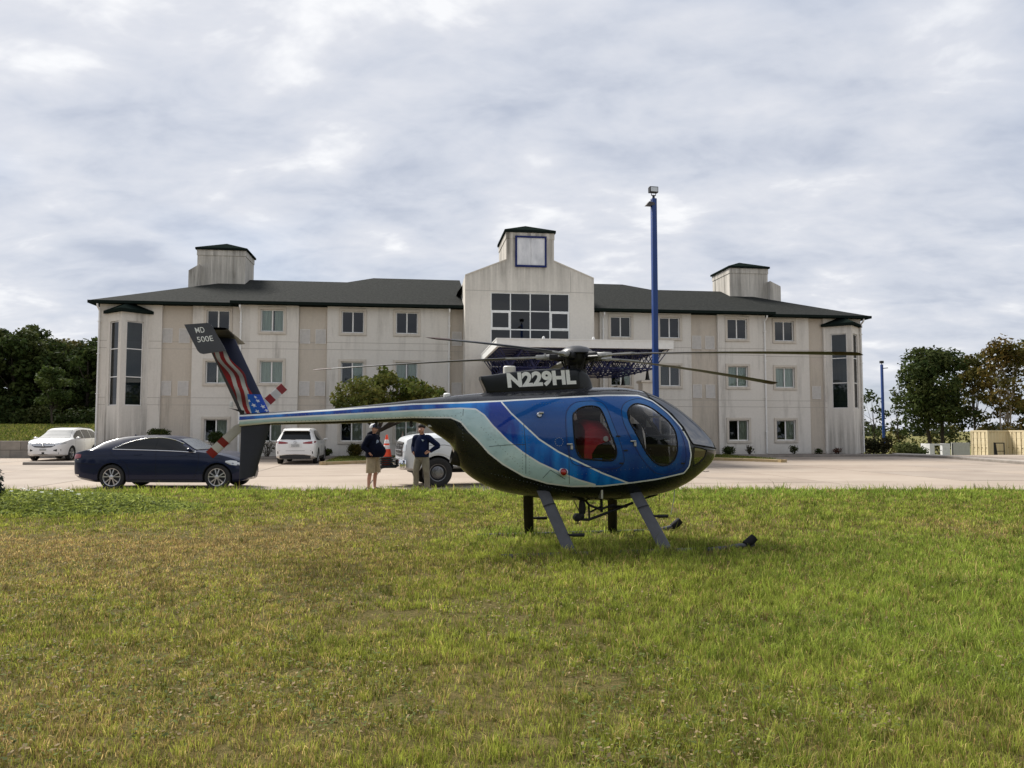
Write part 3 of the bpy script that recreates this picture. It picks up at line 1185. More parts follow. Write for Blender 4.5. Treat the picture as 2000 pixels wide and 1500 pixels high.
# central tower with stepped gable, sign box and the big lobby window
def tower():
    v = -1.6
    u0, u1 = uo(908, v), uo(1161, v)
    um = (u0 + u1) / 2
    c0, c1 = uo(989, v), uo(1083, v)
    c0, c1 = um - (c1 - c0) / 2, um + (c1 - c0) / 2
    zs, zc, zt = 10.28, 11.22, 12.84
    gu0, gu1 = uo(958, v), uo(1113, v)
    gz1 = fac(1035, 572, v)[1]
    gz0 = 4.6
    s0, zs1 = fac(1006, 461, v)
    s1, zs0 = fac(1067, 523, v)
    holes = [(gu0, gu1, gz0, gz1)]
    # the stepped outline is laid in columns, each with its own top
    mb = MB()
    us = sorted({u0, u1, c0, c1, gu0, gu1})

    def ztop(u, left):
        if u < c0 - 1e-6 or (u <= c0 + 1e-6 and left):
            return zs + (zc - zs) * (u - u0) / (c0 - u0)
        if u > c1 + 1e-6 or (u >= c1 - 1e-6 and not left):
            return zs + (zc - zs) * (u1 - u) / (u1 - c1)
        return zt
    for a, b in zip(us[:-1], us[1:]):
        ta, tb = ztop(a, False) if abs(a - c0) < 1e-6 else ztop(a, a < um), ztop(b, True) if abs(b - c0) < 1e-6 else ztop(b, b < um)
        mid = (a + b) / 2
        if c0 < mid < c1:
            ta = tb = zt
        else:
            f = (lambda u: zs + (zc - zs) * (u - u0) / (c0 - u0)) if mid < c0 else (lambda u: zs + (zc - zs) * (u1 - u) / (u1 - c1))
            ta, tb = f(a), f(b)
        if gu0 < mid < gu1:
            mb.add([(a, v, Z0), (b, v, Z0), (b, v, gz0), (a, v, gz0)], [(0, 1, 2, 3)])
            mb.add([(a, v, gz1), (b, v, gz1), (b, v, tb), (a, v, ta)], [(0, 1, 2, 3)])
        else:
            mb.add([(a, v, Z0), (b, v, Z0), (b, v, tb), (a, v, ta)], [(0, 1, 2, 3)])
    D = 5.2
    mb.add([(u0, v, Z0), (u0, v, zs), (u0, v + D, zs), (u0, v + D, Z0)], [(0, 1, 2, 3)])
    mb.add([(u1, v, Z0), (u1, v + D, Z0), (u1, v + D, zs), (u1, v, zs)], [(0, 1, 2, 3)])
    for cu in (c0, c1):
        mb.add([(cu, v, zc - 0.4), (cu, v, zt), (cu, v + 3.6, zt), (cu, v + 3.6, zc - 0.4)], [(0, 1, 2, 3)])
    mb.add([(c0, v + 3.6, zc - 0.4), (c0, v + 3.6, zt), (c1, v + 3.6, zt), (c1, v + 3.6, zc - 0.4)], [(0, 1, 2, 3)])
    # reveals of the big opening
    for a in (gu0, gu1):
        mb.add([(a, v, gz0), (a, v + 0.2, gz0), (a, v + 0.2, gz1), (a, v, gz1)], [(0, 1, 2, 3)])
    mb.add([(gu0, v, gz1), (gu0, v + 0.2, gz1), (gu1, v + 0.2, gz1), (gu1, v, gz1)], [(0, 1, 2, 3)])
    mb.build('tower_wall', M_tower, motel, fix=False)
    # coping cap, sloping roofs behind the shoulders
    cp = MB()
    for (a, za, b, zb) in ((u0, zs, c0, zc), (c1, zc, u1, zs)):
        cp.add([(a, v + 0.02, za - 0.06), (b, v + 0.02, zb - 0.06), (b, v + 9, zb - 0.06), (a, v + 9, za - 0.06)], [(0, 1, 2, 3)])
    cp.add([(u0 - 0.3, v + 2.2, zs - 0.55), (u0 - 0.3, v + 9, zs - 0.55), (u0 + 0.02, v + 9, zs - 0.1), (u0 + 0.02, v + 2.2, zs - 0.1)], [(0, 1, 2, 3)])
    cp.build('tower_roof', M_shingle, motel, fix=False)
    co = MB()
    for (a, za, b, zb) in ((u0, zs, c0, zc), (c1, zc, u1, zs)):
        co.prism([(a, za - 0.02), (b, zb - 0.02), (b, zb + 0.05), (a, za + 0.05)], (1, 0, 0), (0, 0, 1), (0, 1, 0), v - 0.03, v + 0.35)
    co.build('coping', M_surround, motel)
    cap = MB()
    a0, a1, b0, b1 = c0 - 0.10, c1 + 0.10, v - 0.10, v + 3.7
    V = [(a0, b0, zt + 0.12), (a1, b0, zt + 0.12), (a1, b1, zt + 0.12), (a0, b1, zt + 0.12), (um, (b0 + b1) / 2, zt + 0.85), (a0, b0, zt - 0.02), (a1, b0, zt - 0.02), (a1, b1, zt - 0.02), (a0, b1, zt - 0.02)]
    cap.add(V, [(0, 1, 4), (1, 2, 4), (2, 3, 4), (3, 0, 4), (5, 6, 1, 0), (6, 7, 2, 1), (7, 8, 3, 2), (8, 5, 0, 3), (5, 8, 7, 6)])
    cap.build('cap', M_fascia, motel)
    bd = MB().box(c0 - 0.03, c1 + 0.03, v - 0.03, v + 3.63, zt - 0.38, zt - 0.03)
    bd.build('cornice_band', M_tower, motel)
    for z in (gz1 + 0.06,):
        MB().box(u0 + 0.005, u1 - 0.005, v - 0.004, v + 0.02, z, z + 0.03).build('reveal_line', M_joint, motel)
    for u in (gu0 - 0.05, gu1 + 0.05):
        MB().box(u, u + 0.025, v - 0.004, v + 0.02, gz1 + 0.1, zs + (zc - zs) * 0.4).build('reveal_line', M_joint, motel)
    # sign box: empty white panels in a blue frame
    fr = MB()
    t = 0.10
    fr.box(s0, s1, v - 0.14, v - 0.001, zs1 - t, zs1)
    fr.box(s0, s1, v - 0.14, v - 0.001, zs0, zs0 + t)
    fr.box(s0, s0 + t, v - 0.138, v - 0.001, zs0 + t, zs1 - t)
    fr.box(s1 - t, s1, v - 0.138, v - 0.001, zs0 + t, zs1 - t)
    sg = fr.build('sign_frame', mat('sign_blue', (0.012, 0.020, 0.10), 0.6, var=0.2, spec=0.2), motel)
    M_sp = mat('sign_panel', (0.48, 0.49, 0.52), 0.6, color2=(0.72, 0.72, 0.74), vscale=2.5, stretch=(1, 1, 0.4))
    mid = (s0 + s1) / 2
    for a, b in ((s0 + t, mid - 0.008), (mid + 0.008, s1 - t)):
        MB().box(a, b, v - 0.085, v - 0.06, zs0 + t, zs1 - t).build('sign_panel', M_sp, sg)
    # lobby window: four columns of panes in white mullions
    n = 4
    w = (gu1 - gu0) / n
    fr = MB()
    rows = [gz1]
    hh = fac(1035, 572, v)[1] - fac(1035, 608, v)[1]
    while rows[-1] - hh > gz0:
        rows.append(rows[-1] - hh)
    rows.append(gz0)
    for k in range(n + 1):
        u = min(max(gu0 + w * k, gu0 + 0.03), gu1 - 0.03)
        fr.box(u - 0.03, u + 0.03, v + 0.04, v + 0.13, gz0, gz1)
    for z in rows:
        z = min(max(z, gz0 + 0.03), gz1 - 0.03)
        for k in range(n):
            fr.box(gu0 + w * k + 0.03, gu0 + w * (k + 1) - 0.03, v + 0.045, v + 0.125, z - 0.03, z + 0.03)
    # two opening lights with thicker sashes
    for k in (0, 3):
        a, b, z1_, z0_ = gu0 + w * k + 0.03, gu0 + w * (k + 1) - 0.03, rows[1] - 0.03, rows[2] + 0.03
        for q in ((a, a + 0.08, z0_, z1_), (b - 0.08, b, z0_, z1_), (a + 0.08, b - 0.08, z0_, z0_ + 0.08), (a + 0.08, b - 0.08, z1_ - 0.08, z1_)):
            fr.box(q[0], q[1], v + 0.02, v + 0.12, q[2], q[3])
    lw = fr.build('lobby_window', M_white, motel)
    for i in range(len(rows) - 1):
        for k in range(n):
            pm = MB().box(gu0 + w * k + 0.03, gu0 + w * (k + 1) - 0.03, v + 0.085, v + 0.092, rows[i + 1] + 0.03, rows[i] - 0.03)
            pm.build('pane', M_pane_dark, lw)
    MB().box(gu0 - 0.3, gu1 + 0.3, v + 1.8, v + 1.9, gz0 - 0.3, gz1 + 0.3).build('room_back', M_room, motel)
    return v, u0, u1


tower()


# ------------------------------------------------------------------ entrance canopy: white roof on a blue space frame
def canopy():
    zt = 5.72
    P = gp(970, 662, zt)
    w = P - BO
    u0, v0 = BU.dot(w), BV.dot(w)
    Q = gp(1302, 672, zt)
    u1 = BU.dot(Q - BO)
    v1 = -2.2
    root = empty('entrance_canopy', b2w((u0 + u1) / 2, (v0 + v1) / 2, LOT_Z), BA, 'white flat-roofed entrance canopy on a blue tubular space frame', 'canopy')
    W, L = u1 - u0, v1 - v0
    hw_, hl = W / 2, L / 2
    zt -= LOT_Z
    mb = MB()
    mb.box(-hw_, hw_, -hl, -hl + 0.12, zt - 0.34, zt)
    mb.box(-hw_, hw_, hl - 0.12, hl, zt - 0.34, zt)
    mb.box(-hw_, -hw_ + 0.12, -hl + 0.12, hl - 0.12, zt - 0.34, zt - 0.002)
    mb.box(hw_ - 0.12, hw_, -hl + 0.12, hl - 0.12, zt - 0.34, zt - 0.002)
    mb.box(-hw_ - 0.02, hw_ + 0.02, -hl - 0.02, hl + 0.02, zt, zt + 0.05)
    mb.build('fascia', mat('canopy_white', (0.74, 0.74, 0.72), 0.5, var=0.06), root)
    MB().box(-hw_ + 0.12, hw_ - 0.12, -hl + 0.12, hl - 0.12, zt - 0.16, zt - 0.11).build('deck', mat('canopy_deck', (0.10, 0.11, 0.16), 0.7), root)
    M_bl = mat('truss_blue', (0.007, 0.012, 0.075), 0.5, var=0.2)
    nu = 7
    nv = max(4, int(round(L / (W / nu))))
    du, dv = (W - 0.3) / nu, (L - 0.3) / nv
    za, zb = zt - 0.30, zt - 1.20
    tr = MB()
    top = {(i, j): Vector((-hw_ + 0.15 + du * i, -hl + 0.15 + dv * j, za)) for i in range(nu + 1) for j in range(nv + 1)}
    bot = {(i, j): Vector((-hw_ + 0.15 + du * (i + 0.5), -hl + 0.15 + dv * (j + 0.5), zb)) for i in range(nu) for j in range(nv)}

    def bar(a, b, r_=0.028):
        tr.tube([a, b], r_, 5, False)
    for (i, j), p in top.items():
        if (i + 1, j) in top:
            bar(p, top[i + 1, j])
        if (i, j + 1) in top:
            bar(p, top[i, j + 1])
    for (i, j), p in bot.items():
        if (i + 1, j) in bot:
            bar(p, bot[i + 1, j])
        if (i, j + 1) in bot:
            bar(p, bot[i, j + 1])
        for a, b in ((0, 0), (1, 0), (0, 1), (1, 1)):
            bar(p, top[i + a, j + b], 0.024)
    tr.build('space_frame', M_bl, root)
    nd = MB()
    for p in bot.values():
        nd.lathe([(0, -0.07), (0.05, -0.05), (0.07, 0), (0.05, 0.05), (0, 0.07)], p, (0, 0, 1), 8)
    tag(nd.build('node_balls', M_bl, root, smooth=True), kind='stuff')
    # masonry columns with an inverted pyramid seat
    for i, j in ((0, 1), (nu - 1, 1), (0, nv - 2), (nu - 1, nv - 2)):
        p = bot[i, j]
        c = MB()
        c.bbox(p.x - 0.36, p.x + 0.36, p.y - 0.36, p.y + 0.36, -0.02, zb - 0.62, 0.03)
        c.bbox(p.x - 0.43, p.x + 0.43, p.y - 0.43, p.y + 0.43, zb - 0.62, zb - 0.50, 0.02)
        col = c.build('column', M_tower, root)
        s = MB()
        s.lathe([(0.05, 0.0), (0.06, -0.12), (0.10, -0.40), (0.14, -0.50)], p, (0, 0, 1), 12)
        s.build('column_seat', M_blackmetal, col, smooth=True)
    # pigeons' perches: two small light fittings on the roof edge
    for px in (1068, 1171):
        pw = gp(px, 657, 5.78)
        lu = (BU.dot(pw - BO) - (u0 + u1) / 2)
        lt = MB().lathe([(0, 0.13), (0.05, 0.1), (0.07, 0.04), (0.07, 0.0)], (lu, -hl + 0.1, zt + 0.05), (0, 0, 1), 10)
        lt.build('roof_light', M_white, root, smooth=True)


canopy()
# ================================================================== helicopter
HH = R(12.0)                                   # nose points a little away from the camera
HP = Vector((0.948, 11.2, 0.0))                # foot of the rotor mast
HE = Vector((math.cos(HH), math.sin(HH), 0))
HN = Vector((-math.sin(HH), math.cos(HH), 0))
heli = empty('helicopter', HP, HH, 'blue and black light helicopter parked on the grass with flag-painted tail fin', 'helicopter')


def hp(px, py, l=0.0):
    """pixel to (s, z) on the helicopter's lengthwise plane at lateral offset l"""
    d = ray(px, py)
    C = Vector((0, 0, CAMH))
    t = (l - HN.dot(C - HP)) / HN.dot(d)
    P = C + d * t
    return HE.dot(P - HP), P.z


def h3(px, py, l=0.0):
    s, z = hp(px, py, l)
    return Vector((s, l, z))


TOPP = [(469, 808), (532, 804), (640, 799), (760, 787), (877, 774), (957, 766), (1060, 761), (1160, 757), (1200, 757), (1233, 760.5), (1267, 770), (1301, 787), (1335, 811), (1369, 841), (1386, 860), (1393, 870), (1396.5, 878)]
BOTP = [(469, 834), (532, 830), (650, 828), (805, 824), (830, 831), (848, 845), (870, 860), (882, 871), (887, 888), (892, 900), (900, 913), (931, 939), (977, 959), (1023, 968), (1084, 976), (1176, 977), (1237, 972), (1299, 960), (1335, 944), (1360, 926), (1383, 906), (1392, 893), (1396.5, 880)]
WID = [(469, .082), (532, .088), (650, .10), (760, .115), (815, .14), (845, .20), (870, .27), (890, .33), (930, .45), (980, .575), (1040, .655), (1110, .69), (1200, .685), (1260, .635), (1310, .53), (1345, .41), (1370, .28), (1388, .14), (1396.5, .02)]
ZT = pchip(*zip(*[hp(*p) for p in TOPP]))
ZB = pchip(*zip(*[hp(*p) for p in BOTP]))
WF = pchip(*zip(*[(hp(x, 850)[0], w) for x, w in WID]))
S0, S1 = hp(469, 820)[0], hp(1396.5, 879)[0]


def sec_n(s):
    return 2.25


def hw(s, z):
    zt, zb, w = float(ZT(s)), float(ZB(s)), float(WF(s))
    c, h = (zt + zb) / 2, max((zt - zb) / 2, 1e-4)
    q = 1 - min(abs((z - c) / h), 1.0) ** 2.25
    return w * max(q, 0.0) ** (1 / 2.25)


def hs(px, py):
    """pixel to (s, z) on the near skin"""
    l = 0.2
    for _ in range(25):
        s, z = hp(px, py, -l)
        l = 0.5 * l + 0.5 * hw(s, z)
    return s, z


# painted outlines (traced on the near side)
top_line = [(470, 809.5), (650, 801), (805, 788.5), (900, 789), (974, 785.5), (1084, 778), (1185, 772.5), (1247, 772.5)]
top_line = [(470, 812), (532, 808.5), (650, 801), (805, 789.5), (900, 786.5), (974, 783.5), (1084, 777), (1185, 772), (1247, 772.5)]
front_loop = [(1274, 783), (1305, 807), (1329, 833), (1345, 861), (1350, 888), (1346, 911), (1336, 924), (1283, 936), (1237, 942.5), (1176, 949.5)]
pale_low = [(1115, 950), (1069, 944), (1023, 930), (983, 907), (955, 885), (934, 861), (915, 842), (900, 824), (880, 815.5), (805, 815), (650, 821.5), (532, 825), (470, 831)]
pale_up = [(470, 822), (532, 817), (650, 810.5), (805, 802), (900, 797.5), (929, 799), (946, 811), (961, 830), (992, 861), (1023, 885), (1053, 904), (1090, 921), (1130, 937.5), (1167, 948)]
split2 = [(980, 786), (998, 807), (1023, 830), (1053, 858), (1090, 882), (1130, 902), (1176, 924), (1226, 943)]
rear_win = [(1119, 816), (1122.5, 806), (1134, 796.5), (1151, 793), (1167, 795), (1175, 802.5), (1184, 823), (1192, 845), (1199, 862), (1204, 879), (1203, 891), (1197, 898.6), (1182, 899), (1148, 897), (1133, 892.6), (1126, 879), (1121.7, 855)]
front_win = [(1226, 806), (1230, 796), (1240, 789), (1257, 790.6), (1275.6, 799), (1294, 813), (1308, 826), (1318, 841.6), (1322, 858.6), (1323, 879), (1318, 896), (1308, 906), (1294, 909.6), (1281, 904.6), (1270, 894), (1258.6, 877), (1241.6, 845), (1229.7, 823)]
H2 = lambda L: [hs(*p) for p in L]
tl, fl_, pl_, pu, s2 = H2(top_line), H2(front_loop), H2(pale_low), H2(pale_up), H2(split2)
ext = [(S0 - 0.3, tl[0][1])]
extb = [(S0 - 0.3, pl_[-1][1])]
poly_all = ext + tl + fl_ + pl_ + extb
poly_pale = [(S0 - 0.3, pu[0][1])] + pu + pl_ + extb
poly_main = s2 + [(s2[-1][0] + 4, s2[-1][1] - 0.2), (s2[-1][0] + 4, s2[0][1] + 2), (s2[0][0] - 0.3, s2[0][1] + 2)]


def smooth_closed(L, n=4):
    """rounded closed outline through the points"""
    out = []
    k = len(L)
    for i in range(k):
        p0, p1, p2, p3 = [np.array(L[(i + d) % k]) for d in (-1, 0, 1, 2)]
        for j in range(n):
            t = j / n
            out.append(tuple(0.5 * ((2 * p1) + (-p0 + p2) * t + (2 * p0 - 5 * p1 + 4 * p2 - p3) * t * t + (-p0 + 3 * p1 - 3 * p2 + p3) * t ** 3)))
    return out


poly_rw = smooth_closed(H2(rear_win), 3)
poly_fw = smooth_closed(H2(front_win), 3)
ws_in = H2([(1268, 776.5), (1290, 791), (1311, 808), (1334, 834), (1349, 861), (1354, 868)])
ws_out = [hp(1378, 873), hp(1410, 876), hp(1410, 700), hp(1262, 700)]
poly_ws = ws_in + ws_out
poly_lw = H2([(1355.5, 873), (1372, 876), (1380, 879), (1376, 893), (1366, 903), (1355, 910)])
GL_POLYS = {'rear': poly_rw, 'front': poly_fw, 'windshield': poly_ws, 'lower': poly_lw}


def heli_paint():
    m = bpy.data.materials.new('helicopter_paint')
    m.use_nodes = True
    nt = m.node_tree
    b = nt.nodes['Principled BSDF']
    b.inputs['Roughness'].default_value = 0.30
    b.inputs['Coat Weight'].default_value = 0.6
    b.inputs['Coat Roughness'].default_value = 0.03
    b.inputs['Specular IOR Level'].default_value = 0.15

    def at(n):
        a = nt.nodes.new('ShaderNodeAttribute')
        a.attribute_name = n
        return a.outputs['Fac']

    def mth(op, a, c=None):
        n = nt.nodes.new('ShaderNodeMath')
        n.operation = op
        for i, v in enumerate((a, c)):
            if v is None:
                continue
            if isinstance(v, (int, float)):
                n.inputs[i].default_value = v
            else:
                nt.links.new(v, n.inputs[i])
        return n.outputs[0]

    def mixc(f, c1, c2):
        n = nt.nodes.new('ShaderNodeMixRGB')
        nt.links.new(f, n.inputs[0])
        for i, v in ((1, c1), (2, c2)):
            if isinstance(v, tuple):
                n.inputs[i].default_value = (*v, 1)
            else:
                nt.links.new(v, n.inputs[i])
        return n.outputs[0]
    t = nt.nodes.new('ShaderNodeTexCoord')

    def noise(sc, a, c, st=(1, 1, 1)):
        mp = nt.nodes.new('ShaderNodeMapping')
        mp.inputs['Scale'].default_value = st
        nt.links.new(t.outputs['Object'], mp.inputs[0])
        n = nt.nodes.new('ShaderNodeTexNoise')
        n.inputs['Scale'].default_value = sc
        n.inputs['Detail'].default_value = 5
        nt.links.new(mp.outputs[0], n.inputs['Vector'])
        r = nt.nodes.new('ShaderNodeMapRange')
        r.inputs['From Min'].default_value = a
        r.inputs['From Max'].default_value = c
        nt.links.new(n.outputs['Fac'], r.inputs['Value'])
        return r.outputs[0]
    dA, dP, dM, dW, dT = at('d_all'), at('d_pale'), at('d_main'), at('d_win'), at('d_top')
    W = 0.0105
    black = mixc(noise(3, .35, .7), (0.003, 0.005, 0.005), (0.009, 0.013, 0.012))
    topc = mixc(noise(2, .35, .7), (0.020, 0.021, 0.025), (0.036, 0.037, 0.042))
    base = mixc(mth('GREATER_THAN', dT, 0.0), black, topc)
    # airbrushed blues
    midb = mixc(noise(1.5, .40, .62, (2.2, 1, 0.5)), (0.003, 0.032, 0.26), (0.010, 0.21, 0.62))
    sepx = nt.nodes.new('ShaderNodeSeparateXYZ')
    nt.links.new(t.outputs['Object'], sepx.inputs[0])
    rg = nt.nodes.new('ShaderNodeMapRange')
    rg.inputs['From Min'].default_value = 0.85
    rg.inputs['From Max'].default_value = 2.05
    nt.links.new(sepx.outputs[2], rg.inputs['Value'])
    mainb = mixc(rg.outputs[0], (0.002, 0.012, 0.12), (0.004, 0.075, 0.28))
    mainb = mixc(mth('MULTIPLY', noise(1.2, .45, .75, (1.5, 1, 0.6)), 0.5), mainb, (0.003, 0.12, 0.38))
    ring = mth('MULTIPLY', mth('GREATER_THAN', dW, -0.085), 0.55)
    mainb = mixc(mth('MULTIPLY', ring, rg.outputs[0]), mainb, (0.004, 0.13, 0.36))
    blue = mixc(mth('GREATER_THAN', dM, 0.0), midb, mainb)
    pale = mixc(noise(4, .4, .7), (0.40, 0.56, 0.58), (0.52, 0.67, 0.68))
    dirt = mth('MULTIPLY', noise(9, .55, .8, (1, 1, 2)), 0.45)
    pale = mixc(dirt, pale, (0.16, 0.24, 0.24))
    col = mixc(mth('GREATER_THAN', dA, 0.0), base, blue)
    col = mixc(mth('GREATER_THAN', dP, 0.0), col, pale)
    wl_ = (0.70, 0.72, 0.70)
    lines = mth('LESS_THAN', mth('ABSOLUTE', dA), W)
    lines = mth('MAXIMUM', lines, mth('LESS_THAN', mth('ABSOLUTE', dP), W))
    l2 = mth('MULTIPLY', mth('LESS_THAN', mth('ABSOLUTE', dM), W), mth('GREATER_THAN', dA, 0.0))
    l2 = mth('MULTIPLY', l2, mth('LESS_THAN', dP, 0.0))
    lines = mth('MAXIMUM', lines, l2)
    col = mixc(lines, col, wl_)
    nt.links.new(col, b.inputs['Base Color'])
    rr = mth('ADD', mth('MULTIPLY', noise(12, .3, .8), 0.14), 0.24)
    nt.links.new(rr, b.inputs['Roughness'])
    return m


def make_fuselage():
    ss = list(np.arange(S0, S1 - 0.16, 0.028))
    sa, sb = hp(868, 860)[0], hp(905, 900)[0]
    ss += list(np.arange(sa, sb, 0.008))
    th = np.linspace(0, math.pi / 2, 26)
    ss += list(S1 - 0.16 * (1 - np.sin(th)))
    ss = np.unique(np.round(np.array(ss), 5))
    keep = [ss[0]]
    for s in ss[1:]:
        if s - keep[-1] > 0.0012:
            keep.append(s)
    ss = np.array(keep)
    NR = 128
    ph = 2 * math.pi * np.arange(NR) / NR
    n = 2.25
    cs, sn = np.cos(ph), np.sin(ph)
    cl = np.sign(cs) * np.abs(cs) ** (2 / n)
    sl = np.sign(sn) * np.abs(sn) ** (2 / n)
    zt, zb, w = ZT(ss), ZB(ss), WF(ss)
    V = np.zeros((len(ss), NR, 3))
    V[:, :, 0] = ss[:, None]
    V[:, :, 1] = w[:, None] * cl[None]
    V[:, :, 2] = ((zt + zb) / 2)[:, None] + np.maximum((zt - zb) / 2, 0.004)[:, None] * sl[None]
    V = V.reshape(-1, 3)
    P = V[:, [0, 2]]
    D = {k: sdist(P, q) for k, q in GL_POLYS.items()}
    # slide vertices that lie close to a window outline onto it
    for k, q in GL_POLYS.items():
        d = D[k]
        near = np.where((np.abs(d) < 0.013) & (np.abs(V[:, 1]) > 0.12))[0]
        e = 1e-3
        g0 = (sdist(P[near] + [e, 0], q) - d[near]) / e
        g1 = (sdist(P[near] + [0, e], q) - d[near]) / e
        nn = np.maximum(np.hypot(g0, g1), 1e-6)
        ns, nz = P[near, 0] - d[near] * g0 / nn, P[near, 1] - d[near] * g1 / nn
        for i, a, b in zip(near, ns, nz):
            l = hw(a, b)
            if abs(l - abs(V[i, 1])) < 0.05:
                V[i] = (a, math.copysign(l, V[i, 1]), b)
    P = V[:, [0, 2]]
    dall, dpale, dmain = sdist(P, poly_all), sdist(P, poly_pale), sdist(P, poly_main)
    dwin = np.maximum(D['rear'], D['front'])
    tz = np.interp(P[:, 0], [p[0] for p in tl], [p[1] for p in tl])
    dtop = P[:, 1] - tz
    dtop = np.where(P[:, 0] > tl[-1][0] + 0.02, np.minimum(dtop, 0.0) - 0.001 + (P[:, 1] > tl[-1][1] - 0.02) * 0.01, dtop)
    i, j = np.meshgrid(np.arange(len(ss) - 1), np.arange(NR), indexing='ij')
    j2 = (j + 1) % NR
    Q = np.stack([i * NR + j, i * NR + j2, (i + 1) * NR + j2, (i + 1) * NR + j], -1).reshape(-1, 4)
    C = V[Q].mean(1)
    cp = C[:, [0, 2]]
    inside = {k: sdist(cp, q) > 0 for k, q in GL_POLYS.items()}
    anyg = np.zeros(len(Q), bool)
    for k in inside:
        anyg |= inside[k]

    def sub(name, quads, mats, parent, extra=None):
        used = np.unique(quads)
        mp = -np.ones(len(V), int)
        mp[used] = np.arange(len(used))
        me = np_mesh(name, V[used], mp[quads][:, ::-1], mats=mats, smooth=True)
        if extra:
            for nm_, arr in extra.items():
                a = me.attributes.new(nm_, 'FLOAT', 'POINT')
                a.data.foreach_set('value', arr[used].astype(np.float32))
        return link(name, me, parent)
    paint = heli_paint()
    body = Q[~anyg]
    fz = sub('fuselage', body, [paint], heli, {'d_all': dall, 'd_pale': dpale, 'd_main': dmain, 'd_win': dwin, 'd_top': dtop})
    g_tint = glass_mat('cabin_glass', (0.60, 0.61, 0.62), 0.6, 1.42)
    g_clear = glass_mat('canopy_glass', (0.34, 0.35, 0.36), 0.22, 1.40)
    for k, nm_, mm in (('rear', 'rear_window', g_tint), ('front', 'front_window', g_tint)):
        for sd in (-1, 1):
            sel = inside[k] & (np.sign(C[:, 1]) == sd)
            w_ = sub(nm_, Q[sel], [mm], heli)
            q = GL_POLYS[k]
            pts = [(a, sd * (hw(a, b) + 0.001), b) for a, b in q]
            MB().loop_tube(pts, 0.011, 6).build('seal', M_black, w_, smooth=True)
    sub('windshield', Q[inside['windshield']], [g_clear], heli)
    for sd in (-1, 1):
        sel = inside['lower'] & (np.sign(C[:, 1]) == sd)
        w_ = sub('chin_window', Q[sel], [g_clear], heli)
        pts = [(a, sd * (hw(a, b) + 0.001), b) for a, b in GL_POLYS['lower']]
        MB().loop_tube(pts, 0.010, 6).build('seal', M_black, w_, smooth=True)
    # frame of the windshield: edge strips either side, centre post, sill band
    fr = MB()
    for sd in (-1, 1):
        fr.tube([(a, sd * hw(a, b), b) for a, b in ws_in], 0.013, 6)
    top_s = ws_in[0][0]
    sq = np.linspace(top_s - 0.02, S1 - 0.01, 30)
    fr.tube([(s, 0, float(ZT(s))) for s in sq], 0.016, 6)
    band = [(s, z) for s, z in ([ws_in[-1]] + [hp(1378, 873)])]
    s_a, z_a = ws_in[-1]
    band_s = np.linspace(s_a, S1 - 0.02, 24)
    zz = np.linspace(z_a, hp(1390, 876)[1], 24)
    for sd in (-1, 1):
        fr.tube([(s, sd * hw(s, z), z) for s, z in zip(band_s, zz)], 0.013, 6)
    th2 = np.linspace(-1, 1, 17)
    l0 = hw(*ws_in[0])
    fr.tube([(ws_in[0][0], l0 * t, float(ZB(top_s) + ZT(top_s)) / 2 + (float(ZT(top_s)) - float(ZB(top_s) + ZT(top_s)) / 2) * (1 - abs(l0 * t / float(WF(top_s))) ** 2.25) ** (1 / 2.25)) for t in th2], 0.013, 6)
    fr.build('windshield_frame', M_black, heli, smooth=True)
    # dark cabin lining just inside the skin
    c0 = hp(1090, 850)[0]
    sel = (~anyg) & (C[:, 0] > c0) & (C[:, 0] < S1 - 0.05)
    q = Q[sel]
    used = np.unique(q)
    mp = -np.ones(len(V), int)
    mp[used] = np.arange(len(used))
    VI = V[used].copy()
    zc = ((ZT(VI[:, 0]) + ZB(VI[:, 0])) / 2)
    VI[:, 1] *= 0.965
    VI[:, 2] = zc + (VI[:, 2] - zc) * 0.97
    link('cabin_lining', np_mesh('cabin_lining', VI, mp[q], mats=[mat('cabin_lining', (0.022, 0.022, 0.024), 0.85)], smooth=True), heli)


make_fuselage()


def on_skin(px, py, out=0.0):
    s, z = hs(px, py)
    return Vector((s, -(hw(s, z) + out), z))


# door seams, handles, lamps and caps on the skin
M_heliblack = mat('gloss_black', (0.004, 0.006, 0.008), 0.35, coat=0.15, var=0.3, vscale=4, spec=0.3)
M_heligrey = mat('leg_grey', (0.055, 0.057, 0.064), 0.55, var=0.15, vscale=8)
M_seam = mat('seam_line', (0.004, 0.008, 0.05), 0.7)
seam_front = smooth_closed([hs(*p) for p in [(1214, 800), (1222, 786), (1240, 779), (1262, 781), (1290, 797), (1318, 826), (1334, 855), (1340, 890), (1334, 912), (1312, 924), (1290, 926), (1272, 917), (1250, 890), (1232, 856), (1218, 826)]], 3)
seam_rear = smooth_closed([hs(*p) for p in [(1105, 815), (1110, 797), (1124, 786), (1150, 783), (1172, 785), (1184, 795), (1196, 824), (1210, 860), (1219, 893), (1217, 906), (1206, 914), (1180, 916), (1140, 911), (1118, 904), (1111, 882), (1106, 850)]], 3)
for sm, nm in ((seam_front, 'front_door_seam'), (seam_rear, 'rear_door_seam')):
    for sd in (-1, 1):
        MB().loop_tube([(a, sd * hw(a, b), b) for a, b in sm], 0.0042, 5).build(nm, M_seam, heli)
for L in ([(1023, 828), (1027, 880), (1027, 925)], [(1027, 868), (990, 869), (955, 872)], [(1111, 880), (1112, 945)], [(905, 799), (904, 812)], [(1060, 934), (1075, 918), (1104, 936)]):
    pts = []
    for a, b in zip(L[:-1], L[1:]):
        for t in np.linspace(0, 1, 8):
            pts.append(on_skin(a[0] + (b[0] - a[0]) * t, a[1] + (b[1] - a[1]) * t, 0.0005))
    MB().tube(pts, 0.0035, 5).build('panel_seam', mat('panel_seam', (0.03, 0.045, 0.05), 0.8), heli)
